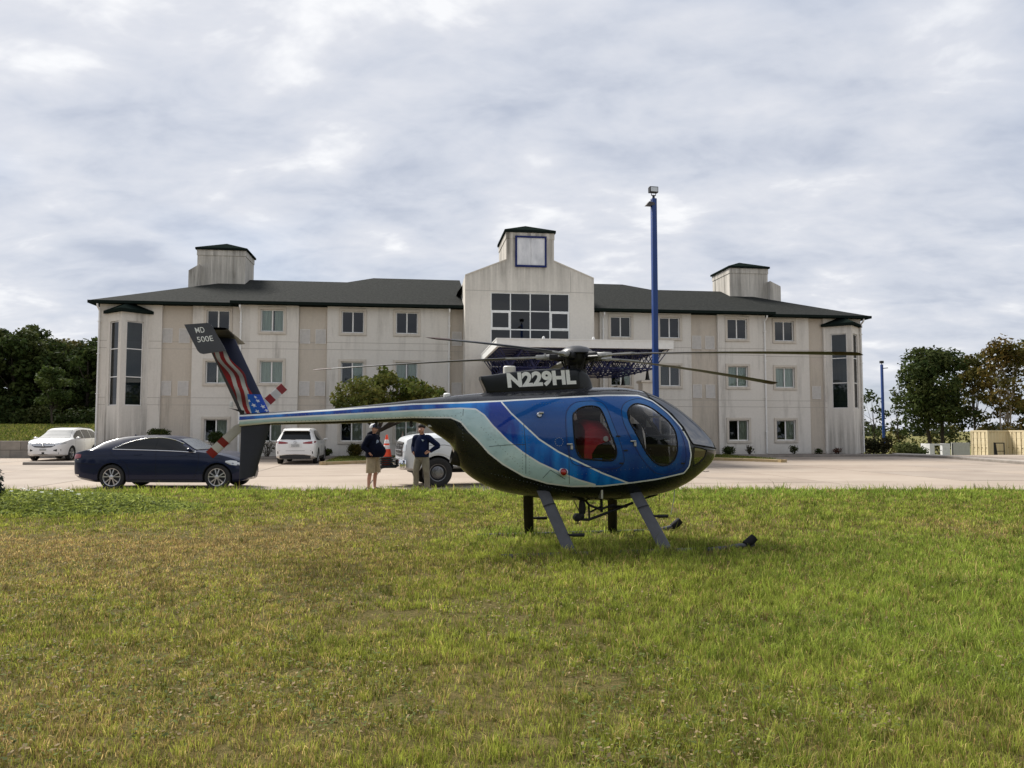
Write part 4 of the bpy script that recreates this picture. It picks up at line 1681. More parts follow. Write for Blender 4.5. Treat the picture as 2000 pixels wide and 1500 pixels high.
for px, py in ((1113, 869), (1237, 863)):
    p = on_skin(px, py, 0.0)
    h = MB()
    h.bbox(p.x - 0.045, p.x + 0.035, p.y - 0.022, p.y + 0.02, p.z + 0.0, p.z + 0.022, 0.006)
    h.bbox(p.x + 0.005, p.x + 0.04, p.y - 0.02, p.y + 0.02, p.z - 0.062, p.z - 0.006, 0.006)
    h.build('door_handle', M_steel, heli)
p = on_skin(1100, 922, 0.0)
lm = MB()
lm.lathe([(0.062, -0.01), (0.062, 0.02), (0.048, 0.026)], p, (0, -1, 0.15), 24)
ob = lm.build('lamp_bezel', M_steel, heli, smooth=True)
MB().lathe([(0.0, 0.045), (0.02, 0.042), (0.038, 0.03), (0.047, 0.012)], p, (0, -1, 0.15), 24).build('lamp_lens', mat('red_lens', (0.30, 0.006, 0.006), 0.15, coat=0.6), ob, smooth=True)
p = on_skin(1053, 811, 0.0)
cp_ = MB()
cp_.lathe([(0.0, 0.03), (0.03, 0.03), (0.036, 0.02), (0.036, -0.02)], p, (0, -1, 0.3), 20)
cp_.bbox(p.x - 0.008, p.x + 0.055, p.y - 0.05, p.y + 0.01, p.z + 0.02, p.z + 0.045, 0.008)
cp_.build('fuel_cap', M_steel, heli, smooth=True)
ring_ = MB()
p = on_skin(1092, 863, 0.002)
for k in range(12):
    a = 2 * math.pi * k / 12
    q_s, q_z = p.x + 0.055 * math.cos(a), p.z + 0.055 * math.sin(a)
    q = Vector((q_s, -(hw(q_s, q_z) + 0.003), q_z))
    ring_.lathe([(0.0, 0.004), (0.005, 0.003), (0.006, -0.003)], q, (0, -1, 0), 6)
ring_.build('vent_ring', M_steel, heli)
# hinges along the door posts and the little step latches
for px, py in ((1335, 840), (1222, 880), (1333, 905), (1207, 852), (1214, 905)):
    q = on_skin(px, py, 0.0)
    MB().bbox(q.x - 0.03, q.x + 0.03, q.y - 0.012, q.y + 0.01, q.z - 0.01, q.z + 0.012, 0.005).build('door_hinge', M_blackmetal, heli)
# rivet rows along the rear panels
rv = MB()
for (xa, ya, xb, yb, n_) in ((900, 806, 905, 860, 9), (940, 835, 1020, 915, 18), (1020, 835, 1021, 922, 16), (1033, 838, 1034, 926, 16), (1040, 790, 1100, 786, 12), (560, 812, 890, 796, 46), (560, 823, 890, 812, 46), (1120, 928, 1330, 905, 26), (960, 925, 1120, 962, 24)):
    for k in range(n_):
        t = k / (n_ - 1)
        q = on_skin(xa + (xb - xa) * t, ya + (yb - ya) * t, 0.0)
        rv.lathe([(0.0, 0.0028), (0.0045, 0.0018), (0.006, -0.001)], q, (0, -1, 0), 6)
tag(rv.build('rivets', mat('rivet_grey', (0.10, 0.12, 0.14), 0.5), heli, fix=False), kind='stuff')
# engine air outlet at the blunt rear of the pod
p = Vector((hp(893, 890)[0] - 0.05, 0, hp(893, 893)[1]))
MB().lathe([(0.155, 0.26), (0.16, 0.05), (0.145, 0.0), (0.13, 0.02), (0.11, 0.24), (0.0, 0.26)], p + Vector((-0.02, 0, 0.06)), (1, 0, -0.25), 24).build('exhaust', mat('exhaust_soot', (0.02, 0.018, 0.016), 0.8, 0.4, var=0.3), heli, smooth=True)
p = on_skin(841, 832, 0.004)
MB().bbox(p.x - 0.035, p.x + 0.035, p.y - 0.004, p.y + 0.03, p.z - 0.015, p.z + 0.015, 0.003).build('data_plate', M_steel, heli)
for px in (735, 803):
    q = h3(px, 826, 0)
    tb = MB()
    tb.bbox(q.x - 0.02, q.x + 0.02, -0.02, 0.02, q.z - 0.06, q.z + 0.05, 0.006)
    tb.build('boom_fitting', M_blackmetal, heli)
q = h3(873, 772, 0)
MB().lathe([(0.05, -0.03), (0.05, 0.015), (0.035, 0.03), (0.0, 0.035)], q, (0, 0, 1), 16).build('boom_antenna', M_white, heli, smooth=True)


# ---- mast fairing with the registration
def doghouse():
    top = [(941, 734), (960, 731.5), (1001, 726), (1066, 720), (1110, 719.5), (1133, 720.5), (1148, 728), (1158, 742), (1164, 757)]
    bot = [(941, 737), (948, 752), (955, 768), (1010, 768), (1060, 766), (1110, 764), (1164, 762)]
    zt, zb = pchip(*zip(*[hp(*p, -0.16) for p in top])), pchip(*zip(*[hp(*p, -0.16) for p in bot]))
    wd = pchip(*zip(*[(hp(x, 740, -.16)[0], w) for x, w in ((941, .10), (960, .135), (1010, .165), (1080, .20), (1125, .19), (1148, .13), (1158, .08), (1164, .02))]))
    a, b = hp(941, 735, -.16)[0], hp(1163.5, 758, -.16)[0]
    S = np.linspace(a, b, 60)
    rows = []
    for s in S:
        t, q, w = float(zt(s)) + 0.0, min(float(zb(s)), float(zt(s)) - 0.004) - 0.03, float(wd(s))
        c, h = (t + q) / 2, (t - q) / 2
        n = 6.0
        row = []
        for k in range(41):
            f = 2 * math.pi * k / 40
            row.append((s, w * math.copysign(abs(math.cos(f)) ** (2 / n), math.cos(f)), c + h * math.copysign(abs(math.sin(f)) ** (2 / n), math.sin(f))))
        rows.append(row)
    mb = MB().grid(rows)
    mb.add(rows[0][:-1], [tuple(range(40))])
    dg = mb.build('mast_fairing', M_heliblack, heli, smooth=35)
    # registration letters lie on the near side
    me = text_mesh('N229HL', 0.050)
    xs = [v.co.x for v in me.vertices]
    ys = [v.co.y for v in me.vertices]
    x0, x1, y0, y1 = min(xs), max(xs), min(ys), max(ys)
    A, B = h3(993, 758, -0.2), h3(1126, 751, -0.2)
    hgt = h3(994, 758, -0.2).z - h3(994, 728, -0.2).z
    for v in me.vertices:
        f = (v.co.x - x0) / (x1 - x0)
        g = (v.co.y - y0) / (y1 - y0)
        s = A.x + (B.x - A.x) * f - 0.022 * g
        z = A.z + (B.z - A.z) * f - hgt * g
        v.co = Vector((s, -(float(wd(s)) + 0.010), z))
    me.materials.append(mat('letter_white', (0.82, 0.83, 0.81), 0.5, var=0.1, vscale=40))
    link('registration', me, dg)
    # white beacon base behind the mast
    q = h3(995, 724, 0)
    MB().lathe([(0.09, -0.05), (0.09, 0.05), (0.075, 0.065), (0.0, 0.068)], q, (0, 0, 1), 24).build('beacon', mat('beacon_white', (0.62, 0.60, 0.54), 0.5), dg, smooth=True)
    return dg


doghouse()


# ---- rotor head and five blades
def rotor():
    zh = h3(1127, 692, 0).z
    hub = MB()
    hub.lathe([(0.0, 0.125), (0.07, 0.121), (0.16, 0.098), (0.225, 0.052), (0.255, 0.012), (0.245, 0.0), (0.0, 0.0)], (0, 0, zh), (0, 0, 1), 40)
    hub.build('hub_dome', mat('hub_grey', (0.035, 0.036, 0.04), 0.4, 0.0, spec=0.35), heli, smooth=30)
    m = MB()
    m.lathe([(0.19, 0.0), (0.19, -0.08), (0.16, -0.14), (0.12, -0.17), (0.11, -0.22), (0.15, -0.23), (0.15, -0.29), (0.10, -0.31), (0.10, -0.40)], (0, 0, zh), (0, 0, 1), 24)
    for k in range(5):
        a = R(-43.5 - 12.0 + 72 * k + 22)
        m.tube([(0.11 * math.cos(a), 0.11 * math.sin(a), zh - 0.30), (0.15 * math.cos(a), 0.15 * math.sin(a), zh - 0.03)], 0.012, 8)
        m.lathe([(0.0, .03), (0.022, .02), (0.022, -.02), (0, -.03)], (0.15 * math.cos(a), 0.15 * math.sin(a), zh - 0.03), (0, 0, 1), 8)
    m.tube([(-0.14, -0.02, zh - 0.36), (-0.05, -0.03, zh - 0.2)], 0.014, 6)
    m.tube([(0.12, -0.06, zh - 0.38), (0.09, -0.08, zh - 0.22)], 0.012, 6)
    m.build('rotor_mast', M_blackmetal, heli, smooth=30)
    M_bl = mat('blade_black', (0.022, 0.021, 0.021), 0.45, var=0.25, vscale=6, stretch=(0.3, 1, 1))
    M_tip = mat('blade_tip_rust', (0.045, 0.020, 0.015), 0.5, var=0.2, spec=0.2)
    M_root = mat('blade_root_grey', (0.34, 0.34, 0.33), 0.45, 0.4, var=0.2, vscale=15)
    Rr = 4.02
    z0 = zh - 0.035
    tipz = [2.462, 2.417, 2.47, 2.552, 2.539]

    def airfoil(c, th):
        up, lo = [], []
        for k in range(9):
            x = k / 8
            t = 5 * th * (0.2969 * math.sqrt(x) - 0.126 * x - 0.3516 * x * x + 0.2843 * x ** 3 - 0.1036 * x ** 4)
            up.append((-c * (x - 0.27), t * c))
            lo.append((-c * (x - 0.27), -t * c))
        return up + lo[-2:0:-1]
    for k in range(5):
        e = empty('rotor_blade', (0, 0, 0), 0)
        bpy.data.objects.remove(e)
        az = R(-43.5 + 72 * k) - HH
        dr = z0 - tipz[k]

        def station(r_, c, th):
            pitch = R(6 - 15 * (r_ - 0.7) / 3.3)
            zz = z0 - dr * (max(r_ - 0.25, 0) / (Rr - 0.25)) ** 1.45
            sl = dr * 1.45 * (max(r_ - 0.25, 0.001) / (Rr - 0.25)) ** 0.45 / (Rr - 0.25)
            row = []
            for x, y in airfoil(c, th):
                xx, yy = x * math.cos(pitch) - y * math.sin(pitch), x * math.sin(pitch) + y * math.cos(pitch)
                # local: radial, chordwise (leading edge anticlockwise), up
                row.append((r_ + yy * sl * 0, xx, zz + yy))
            return row
        me = MB()
        rs = [0.72, 0.95, 1.3, 1.8, 2.4, 3.0, 3.4, 3.72]
        rows = [station(r_, 0.172, 0.13) for r_ in rs]
        rows = [r_ + [r_[0]] for r_ in rows]
        me.grid(rows)
        me.add(rows[0][:-1], [tuple(range(len(rows[0]) - 1))])
        b = me.build('rotor_blade', M_bl, heli, smooth=30)
        b.rotation_euler = (0, 0, az)
        t = MB()
        rows = [station(r_, c, th) for r_, c, th in ((3.72, 0.172, 0.13), (3.95, 0.172, 0.12), (4.0, 0.15, 0.09), (4.02, 0.11, 0.06))]
        rows = [r_ + [r_[0]] for r_ in rows]
        t.grid(rows)
        t.add(rows[-1][:-1], [tuple(range(len(rows[0]) - 1))])
        t.build('blade_tip', M_tip, b, smooth=30)
        k_ = MB()
        zf = lambda r_: z0 - dr * (max(r_ - 0.25, 0) / (Rr - 0.25)) ** 1.45
        k_.tube([(0.10, 0, zf(0.1)), (0.26, 0, zf(0.26)), (0.36, 0, zf(0.36))], [0.075, 0.07, 0.055], 10)
        k_.bbox(0.20, 0.40, -0.085, 0.075, zf(.3) - 0.05, zf(.3) + 0.035, 0.012)
        k_.tube([(0.16, -0.10, zf(.16) - 0.20), (0.24, -0.11, zf(.24) - 0.03)], 0.014, 6)
        k_.build('blade_grip', M_blackmetal, b, smooth=30)
        g = MB()
        g.tube([(0.34, 0, zf(0.34)), (0.50, 0, zf(0.5))], [0.045, 0.036], 10)
        g.bbox(0.44, 0.60, -0.045, 0.045, zf(0.5) - 0.03, zf(0.5) + 0.03, 0.008)
        g.add(*slab([(0.56, -0.05), (0.56, 0.05), (1.05, 0.046), (1.05, -0.126)], zf(0.60), zf(1.0), 0.022))
        g.tube([(0.22, -0.03, zf(.22) + 0.0), (0.30, -0.10, zf(.3) - 0.02), (0.46, -0.10, zf(.46) - 0.02)], 0.014, 6)
        g.tube([(0.46, 0.05, zf(.46)), (0.46, 0.05, zf(.46) + 0.05)], 0.016, 6)
        g.build('blade_root', M_root, b, smooth=30)


def slab(poly, za, zb, th):
    """thin plate that follows the blade's slope"""
    x0, x1 = min(p[0] for p in poly), max(p[0] for p in poly)
    k = len(poly)
    zf = lambda x: za + (zb - za) * (x - x0) / (x1 - x0)
    V = [(x, y, zf(x) + th / 2) for x, y in poly] + [(x, y, zf(x) - th / 2) for x, y in poly]
    F = [tuple(range(k)), tuple(range(2 * k - 1, k - 1, -1))] + [(i, k + i, k + (i + 1) % k, (i + 1) % k) for i in range(k)]
    return V, F


rotor()


# ---- tail surfaces
def fin_plate(name, quad, l0, th, material, parent, nu=2, nv=2, colors=None, le=1.0):
    """four-cornered surface with an aerofoil-like thickness; quad = (s, z): bottom trailing, bottom leading, top leading, top trailing"""
    a, b, c, d = [np.array(q) for q in quad]
    V, Cc = [], []
    nu_, nv_ = nu, nv
    for side in (-1, 1):
        for j in range(nv_ + 1):
            v = j / nv_
            for i in range(nu_ + 1):
                u = i / nu_
                p = (a * (1 - u) + b * u) * (1 - v) + (d * (1 - u) + c * u) * v
                t = th * (0.12 + 0.88 * math.sqrt(max(0, 1 - ((u - 0.62) / (0.62 if u < 0.62 else 0.38)) ** 2)))
                V.append((p[0], l0 + side * t / 2, p[1]))
                if colors:
                    Cc.append(colors(u, v))
    n1 = (nu_ + 1) * (nv_ + 1)
    Q = []
    for s_ in range(2):
        for j in range(nv_):
            for i in range(nu_):
                k = s_ * n1 + j * (nu_ + 1) + i
                q = (k, k + 1, k + nu_ + 2, k + nu_ + 1)
                Q.append(q if s_ == 0 else q[::-1])
    for j in range(nv_):
        for i in (0, nu_):
            k = j * (nu_ + 1) + i
            Q.append((k, k + nu_ + 1, n1 + k + nu_ + 1, n1 + k) if i == 0 else (k, n1 + k, n1 + k + nu_ + 1, k + nu_ + 1))
    for i in range(nu_):
        for j in (0, nv_):
            k = j * (nu_ + 1) + i
            Q.append((k, n1 + k, n1 + k + 1, k + 1) if j == 0 else (k, k + 1, n1 + k + 1, n1 + k))
    me = np_mesh(name, np.array(V), np.array(Q), cols=np.array(Cc) if colors else None, mats=[material], smooth=False)
    return link(name, me, parent)


def star_hit(u, v, cu, cv, r_, asp):
    x, y = (u - cu) * asp, v - cv
    rr = math.hypot(x, y)
    if rr > r_:
        return False
    a = (math.atan2(x, y) + 0.3) % (2 * math.pi / 5)
    a = abs(a - math.pi / 5)
    # five-pointed star boundary
    R1, R2 = r_, r_ * 0.42
    p1 = (R1 * math.cos(math.pi / 5), R1 * math.sin(math.pi / 5))
    p2 = (R2, 0.0)
    ax, ay = rr * math.cos(a), rr * math.sin(a)
    cr = (p1[0] - p2[0]) * (ay - p2[1]) - (p1[1] - p2[1]) * (ax - p2[0])
    return cr > 0


STARS = [(0.62, 0.035, 0.030), (0.88, 0.10, 0.030), (0.60, 0.115, 0.032), (0.80, 0.175, 0.027), (0.50, 0.175, 0.026), (0.78, 0.225, 0.020), (0.94, 0.05, 0.022)]


def flag(u, v):
    navy = (0.010, 0.014, 0.045)
    red = (0.25, 0.012, 0.018)
    wht = (0.50, 0.50, 0.50)
    wave = 0.085 * math.sin(v * 9.5 + 0.6) + 0.03 * math.sin(v * 21)
    # canton at the foot of the leading edge
    cb = 0.40 - 0.55 * v + 0.9 * v * v
    if v < 0.26 - 0.10 * max(0, (0.55 - u)) and u > cb + 0.9 * v:
        for cu, cv, r_ in STARS:
            if star_hit(u, v, cu, cv, r_, 0.34):
                return (0.62, 0.66, 0.74)
        return (0.006, 0.045 + 0.10 * (1 - u), 0.40)
    if u < 0.10 + 0.03 * math.sin(v * 7):
        return (0.05, 0.05, 0.06)
    x = u + wave * (0.4 + v) + 0.30 * max(0, 0.30 - v)
    edge = 0.80 - 0.22 * v + 0.05 * math.sin(v * 13)
    if v > 0.93 or x > edge:
        return navy
    k = int((x - 0.06) / 0.138)
    c = red if k % 2 == 0 else wht
    sh = 0.72 + 0.28 * math.sin(v * 17 + u * 4)
    f = max(0.0, min(1.0, (v - 0.72) / 0.2))
    return tuple((ch * sh) * (1 - f) + n_ * f for ch, n_ in zip(c, navy))


def tail():
    up = [hp(469, 809), hp(528, 809), hp(459, 662), hp(397, 655)]
    f = fin_plate('upper_fin', up, 0.0, 0.075, attr_mat('flag_paint', 'col', 0.35), heli, 90, 220, flag)
    for p in f.data.polygons:
        p.use_smooth = True
    f.data.set_sharp_from_angle(angle=R(50))
    lo = [hp(467, 936), hp(498, 930), hp(529, 827), hp(471, 830)]
    lf = fin_plate('lower_fin', lo, 0.0, 0.07, mat('fin_navy', (0.012, 0.014, 0.024), 0.42, var=0.2), heli, 12, 4)
    lf.data.polygons.foreach_set('use_smooth', [True] * len(lf.data.polygons))
    lf.data.set_sharp_from_angle(angle=R(50))
    # horizontal stabiliser across the fin's top
    zc = hp(430, 657)[1]
    sa, sb = hp(396, 655)[0], hp(463, 660)[0]
    st = MB()
    rows = []
    for l in np.linspace(-0.83, 0.83, 7):
        row = []
        for k in range(21):
            a = 2 * math.pi * k / 20
            x = (sa + sb) / 2 + (sb - sa) / 2 * math.cos(a)
            row.append((x, l, zc + 0.024 * math.sin(a) * (0.55 + 0.45 * math.cos(a))))
        rows.append(row)
    st.grid(rows)
    st.build('stabiliser', mat('stabiliser_grey', (0.045, 0.047, 0.055), 0.4, var=0.15), heli, smooth=40)
    plate = [(360, 634), (405, 630.8), (411, 633), (416, 639), (441.5, 685), (397, 691.5), (391, 690), (386, 685), (375.5, 665)]
    pts = [hp(*p, -0.83) for p in plate]
    M_ep = mat('endplate_grey', (0.050, 0.052, 0.062), 0.45, var=0.12, vscale=5)
    for sd in (-1, 1):
        e = MB()
        k = len(pts)
        l = sd * 0.83
        e.prism(pts, (1, 0, 0), (0, 0, 1), (0, 1, 0), l - 0.011, l + 0.011)
        ep = e.build('end_plate', M_ep, heli)
        if sd < 0:
            for s, xa, xb, yb, hpx in (('MD', 383.5, 401, 651, 10.5), ('500E', 387, 418, 669, 10.5)):
                me = text_mesh(s, 0.004)
                xs = [v.co.x for v in me.vertices]
                ys = [v.co.y for v in me.vertices]
                A, B = h3(xa, yb, -0.83), h3(xb, yb - (xb - xa) * 0.10, -0.83)
                hgt = h3(xa, yb - hpx, -0.83).z - A.z
                for v in me.vertices:
                    fx = (v.co.x - min(xs)) / (max(xs) - min(xs))
                    gy = (v.co.y - min(ys)) / (max(ys) - min(ys))
                    v.co = Vector((A.x + (B.x - A.x) * fx - 0.02 * gy, -0.83 - 0.0135, A.z + (B.z - A.z) * fx + hgt * gy))
                me.materials.append(MATS['letter_white'])
                link('lettering', me, ep)
    # position light on its bracket behind the fin
    b = MB()
    p0, p1 = h3(448, 797, 0), h3(470, 804, 0)
    b.prism([(p0.x - 0.01, p0.z), (p1.x + 0.05, p1.z + 0.015), (p1.x + 0.05, p1.z - 0.03), (p0.x + 0.06, p0.z - 0.022)], (1, 0, 0), (0, 0, 1), (0, 1, 0), -0.03, 0.03)
    br = b.build('tail_light_bracket', M_blackmetal, heli)
    q = h3(452, 795, 0)
    MB().lathe([(0.022, 0.0), (0.022, 0.06), (0.018, 0.072), (0.0, 0.075)], q, (0, 0, 1), 16).build('tail_light', mat('lens_pale', (0.55, 0.55, 0.53), 0.2), br, smooth=True)
    # tail rotor on the far side
    c = h3(481, 822, 0.24)
    hb = MB()
    hb.lathe([(0.0, -0.05), (0.05, -0.045), (0.06, 0.0), (0.05, 0.05), (0.0, 0.055)], c, (0, 1, 0), 20)
    hb.tube([c, (c.x, 0.0, c.z)], 0.045, 12)
    hb.build('tail_rotor_hub', M_blackmetal, heli, smooth=30)
    M_w = mat('tail_blade_white', (0.52, 0.51, 0.49), 0.5, var=0.1)
    M_r = mat('tail_blade_red', (0.22, 0.010, 0.012), 0.5, var=0.15)
    for tip in (h3(409, 889, 0.24), h3(555, 755, 0.24)):
        d = Vector((tip.x - c.x, 0, tip.z - c.z))
        L = d.length
        d.normalize()
        n = Vector((-d.z, 0, d.x))
        segs = [(0.10, 0.56, 0), (0.56, 0.70, 1), (0.70, 0.86, 0), (0.86, 1.0, 1)]
        root_ = None
        for a0, a1, mi in segs:
            mb = MB()
            rows = []
            for a in (a0, a1):
                ch = 0.062 if a > 0.35 else 0.028
                if a0 == 0.10:
                    pass
                row = []
                for k in range(17):
                    w = 2 * math.pi * k / 16
                    row.append(c + d * (L * a) + n * (ch * math.cos(w)) + Vector((0, 0.012 * math.sin(w) * (0.6 + 0.4 * math.cos(w)) + 0.018 * math.cos(w), 0)))
                rows.append(row)
            if a0 == 0.10:
                mid = []
                for a, ch in ((0.16, 0.040), (0.24, 0.062)):
                    mid.append([c + d * (L * a) + n * (ch * math.cos(2 * math.pi * k / 16)) + Vector((0, 0.012 * math.sin(2 * math.pi * k / 16) * (0.6 + 0.4 * math.cos(2 * math.pi * k / 16)) + 0.018 * math.cos(2 * math.pi * k / 16), 0)) for k in range(17)])
                rows = [rows[0]] + mid + [rows[1]]
            mb.grid(rows)
            for rw in (rows[0], rows[-1]):
                mb.add(rw[:-1], [tuple(range(16))])
            if root_ is None:
                root_ = mb.build('tail_rotor_blade', M_w, heli, smooth=40)
            else:
                mb.build('painted_band' if mi else 'white_band', (M_w, M_r)[mi], root_, smooth=40)
        g = MB()
        g.tube([c, c + d * (L * 0.13)], 0.024, 8)
        g.build('blade_grip', M_r, root_, smooth=True)


tail()


# ---- landing gear
def gear():
    legs = [((1050, 962), (1074, 962), (1106, 1090), (1130, 1087), -1), ((1232, 968), (1256, 968), (1294, 1086), (1319, 1083), -1),
            ((1021, 968), (1042, 968), (1024, 1046), (1043, 1046), 1), ((1189, 972), (1203, 972), (1190, 1046), (1203, 1046), 1)]
    pegs = []
    for (ta, tb_, ba, bb, sd) in legs:
        lt, lb = sd * 0.40, sd * 0.985
        A, B, C_, D_ = h3(*ta, lt), h3(*tb_, lt), h3(*ba, lb), h3(*bb, lb)
        rows = []
        # starts inside the belly so it is joined to the hull
        for t in (-0.22, 0.0, 0.3, 0.6, 0.9, 1.0, 1.06):
            le, te = B + (D_ - B) * t, A + (C_ - A) * t
            m, ch = (le + te) / 2, (le - te)
            half = ch.length / 2
            if sd > 0:
                half = 0.075
            cd = Vector((1, 0, 0))
            ax = (C_ - A).normalized()
            cd = (cd - ax * cd.dot(ax)).normalized()
            th = ax.cross(cd).normalized()
            rows.append([m + cd * (half * math.cos(a)) + th * (0.034 * math.sin(a) * (0.75 + 0.25 * math.cos(a))) for a in [2 * math.pi * k / 20 for k in range(21)]])
        mb = MB().grid(rows)
        mb.add(rows[-1][:-1], [tuple(range(20))])
        lg = mb.build('leg', M_heligrey if sd < 0 else M_blackmetal, heli, smooth=40)
        # clamp band where the fairing is split
        m = A + (C_ - A) * 0.22
        bands = []
        for t in (0.20, 0.215):
            le, te = B + (D_ - B) * t, A + (C_ - A) * t
            mm = (le + te) / 2
            half = (le - te).length / 2 + 0.004 if sd < 0 else 0.079
            ax = (C_ - A).normalized()
            cd = (Vector((1, 0, 0)) - ax * ax.x).normalized()
            th = ax.cross(cd).normalized()
            bands.append([mm + cd * (half * math.cos(a)) + th * (0.038 * math.sin(a)) for a in [2 * math.pi * k / 20 for k in range(21)]])
        MB().grid(bands).build('leg_band', M_blackmetal, lg, smooth=40)
        pegs.append((lg, sd, (A + C_) / 2 + (B - A) / 2, C_, D_))
    # footpegs
    for i, (x0, x1, y, l) in enumerate(((1108, 1141, 1045, -0.80), (1276, 1304, 1008, -0.62), (1040, 1068, 1012, 0.75))):
        a, b = h3(x0, y, l), h3(x1, y, l)
        mb = MB().tube([a, b], 0.017, 10)
        mb.tube([a + (b - a) * 0.3, b], 0.024, 10)
        mb.build('foot_peg', M_blackmetal, pegs[(0, 1, 2)[i]][0], smooth=True)
    # skids in the grass, toes turned up
    for sd, tip in ((-1, (1472, 1062)), (1, (1327, 1022))):
        l = sd * 0.985
        toe = h3(*tip, l)
        z0 = 0.006
        back = h3(1060, 1090, -0.985).x - 0.55
        pts = [(back, l, z0), (toe.x - 0.62, l, z0), (toe.x - 0.42, l, z0 + 0.008), (toe.x - 0.24, l, z0 + 0.035), (toe.x - 0.10, l, (z0 + toe.z) / 2 + 0.01), (toe.x, l, toe.z)]
        toe = Vector((toe.x, l, toe.z + (0.07 if sd < 0 else 0.03)))
        mb = MB().tube(pts, [0.036] * 6, 12)
        s_ = mb.build('skid', M_heligrey, heli, smooth=True)
        t = MB().tube([(toe.x - 0.13, l, (z0 + toe.z) / 2 - 0.012), (toe.x - 0.05, l, toe.z - 0.035), (toe.x + 0.012, l, toe.z + 0.018)], [0.05, 0.062, 0.055], 12)
        t.build('skid_toe', M_black, s_, smooth=True)


gear()


# ---- belly camera mount and cargo hook
def belly():
    u = MB()

    def L(pts, l, r_):
        u.tube([h3(x, y, l) for x, y in pts], r_, 8)
    L([(1174, 945), (1175, 1000)], -0.05, 0.022)
    L([(1125, 1014), (1150, 1015), (1190, 1000), (1236, 982)], -0.05, 0.020)
    L([(1142, 975), (1150, 986), (1172, 995), (1200, 985)], -0.12, 0.018)
    L([(1150, 984), (1151, 1014)], -0.05, 0.016)
    L([(1153, 1000), (1176, 988)], -0.05, 0.014)
    L([(1190, 990), (1225, 989)], 0.02, 0.020)
    L([(1256, 974), (1284, 966)], -0.1, 0.014)
    L([(1117, 970), (1131, 998)], -0.03, 0.006)
    L([(1288, 962), (1287, 1004)], -0.2, 0.004)
    u.build('belly_frame', M_blackmetal, heli, smooth=True)
    k = MB()
    p = h3(1127, 1011, -0.05)
    k.lathe([(0.0, -0.06), (0.05, -0.055), (0.06, 0.0), (0.05, 0.055), (0.0, 0.06)], p, (0, 1, 0), 16)
    k.bbox(p.x - 0.03, p.x + 0.10, p.y - 0.05, p.y + 0.05, p.z - 0.005, p.z + 0.06, 0.012)
    k.tube([p + Vector((0.02, 0, -0.03)), p + Vector((0.01, 0, -0.09)), p + Vector((-0.01, 0, -0.075))], 0.012, 6)
    k.build('cargo_hook', M_blackmetal, heli, smooth=True)
    p = h3(1137, 992, -0.05)
    c = MB().lathe([(0.0, -0.09), (0.045, -0.085), (0.055, -0.03), (0.05, 0.05), (0.03, 0.13)], p, (0, 0, 1), 16)
    c.build('camera_pod', M_blackmetal, heli, smooth=True)
    w = MB().tube([h3(1318, 952, -0.1), h3(1316, 975, -0.1), h3(1310, 1005, -0.1)], 0.005, 6)
    w.build('trailing_wire', mat('wire_pale', (0.5, 0.5, 0.48), 0.6), heli)
    a = MB().tube([h3(1368, 919, 0), h3(1378, 921.5, 0), h3(1385, 920, 0)], 0.005, 6)
    a.build('pitot', M_blackmetal, heli)
    q = h3(1175, 952, -0.46)
    s = MB().bbox(q.x - 0.015, q.x + 0.015, q.y - 0.02, q.y + 0.10, q.z - 0.16, q.z + 0.03, 0.006)
    s.build('step_bracket', M_steel, heli)


belly()


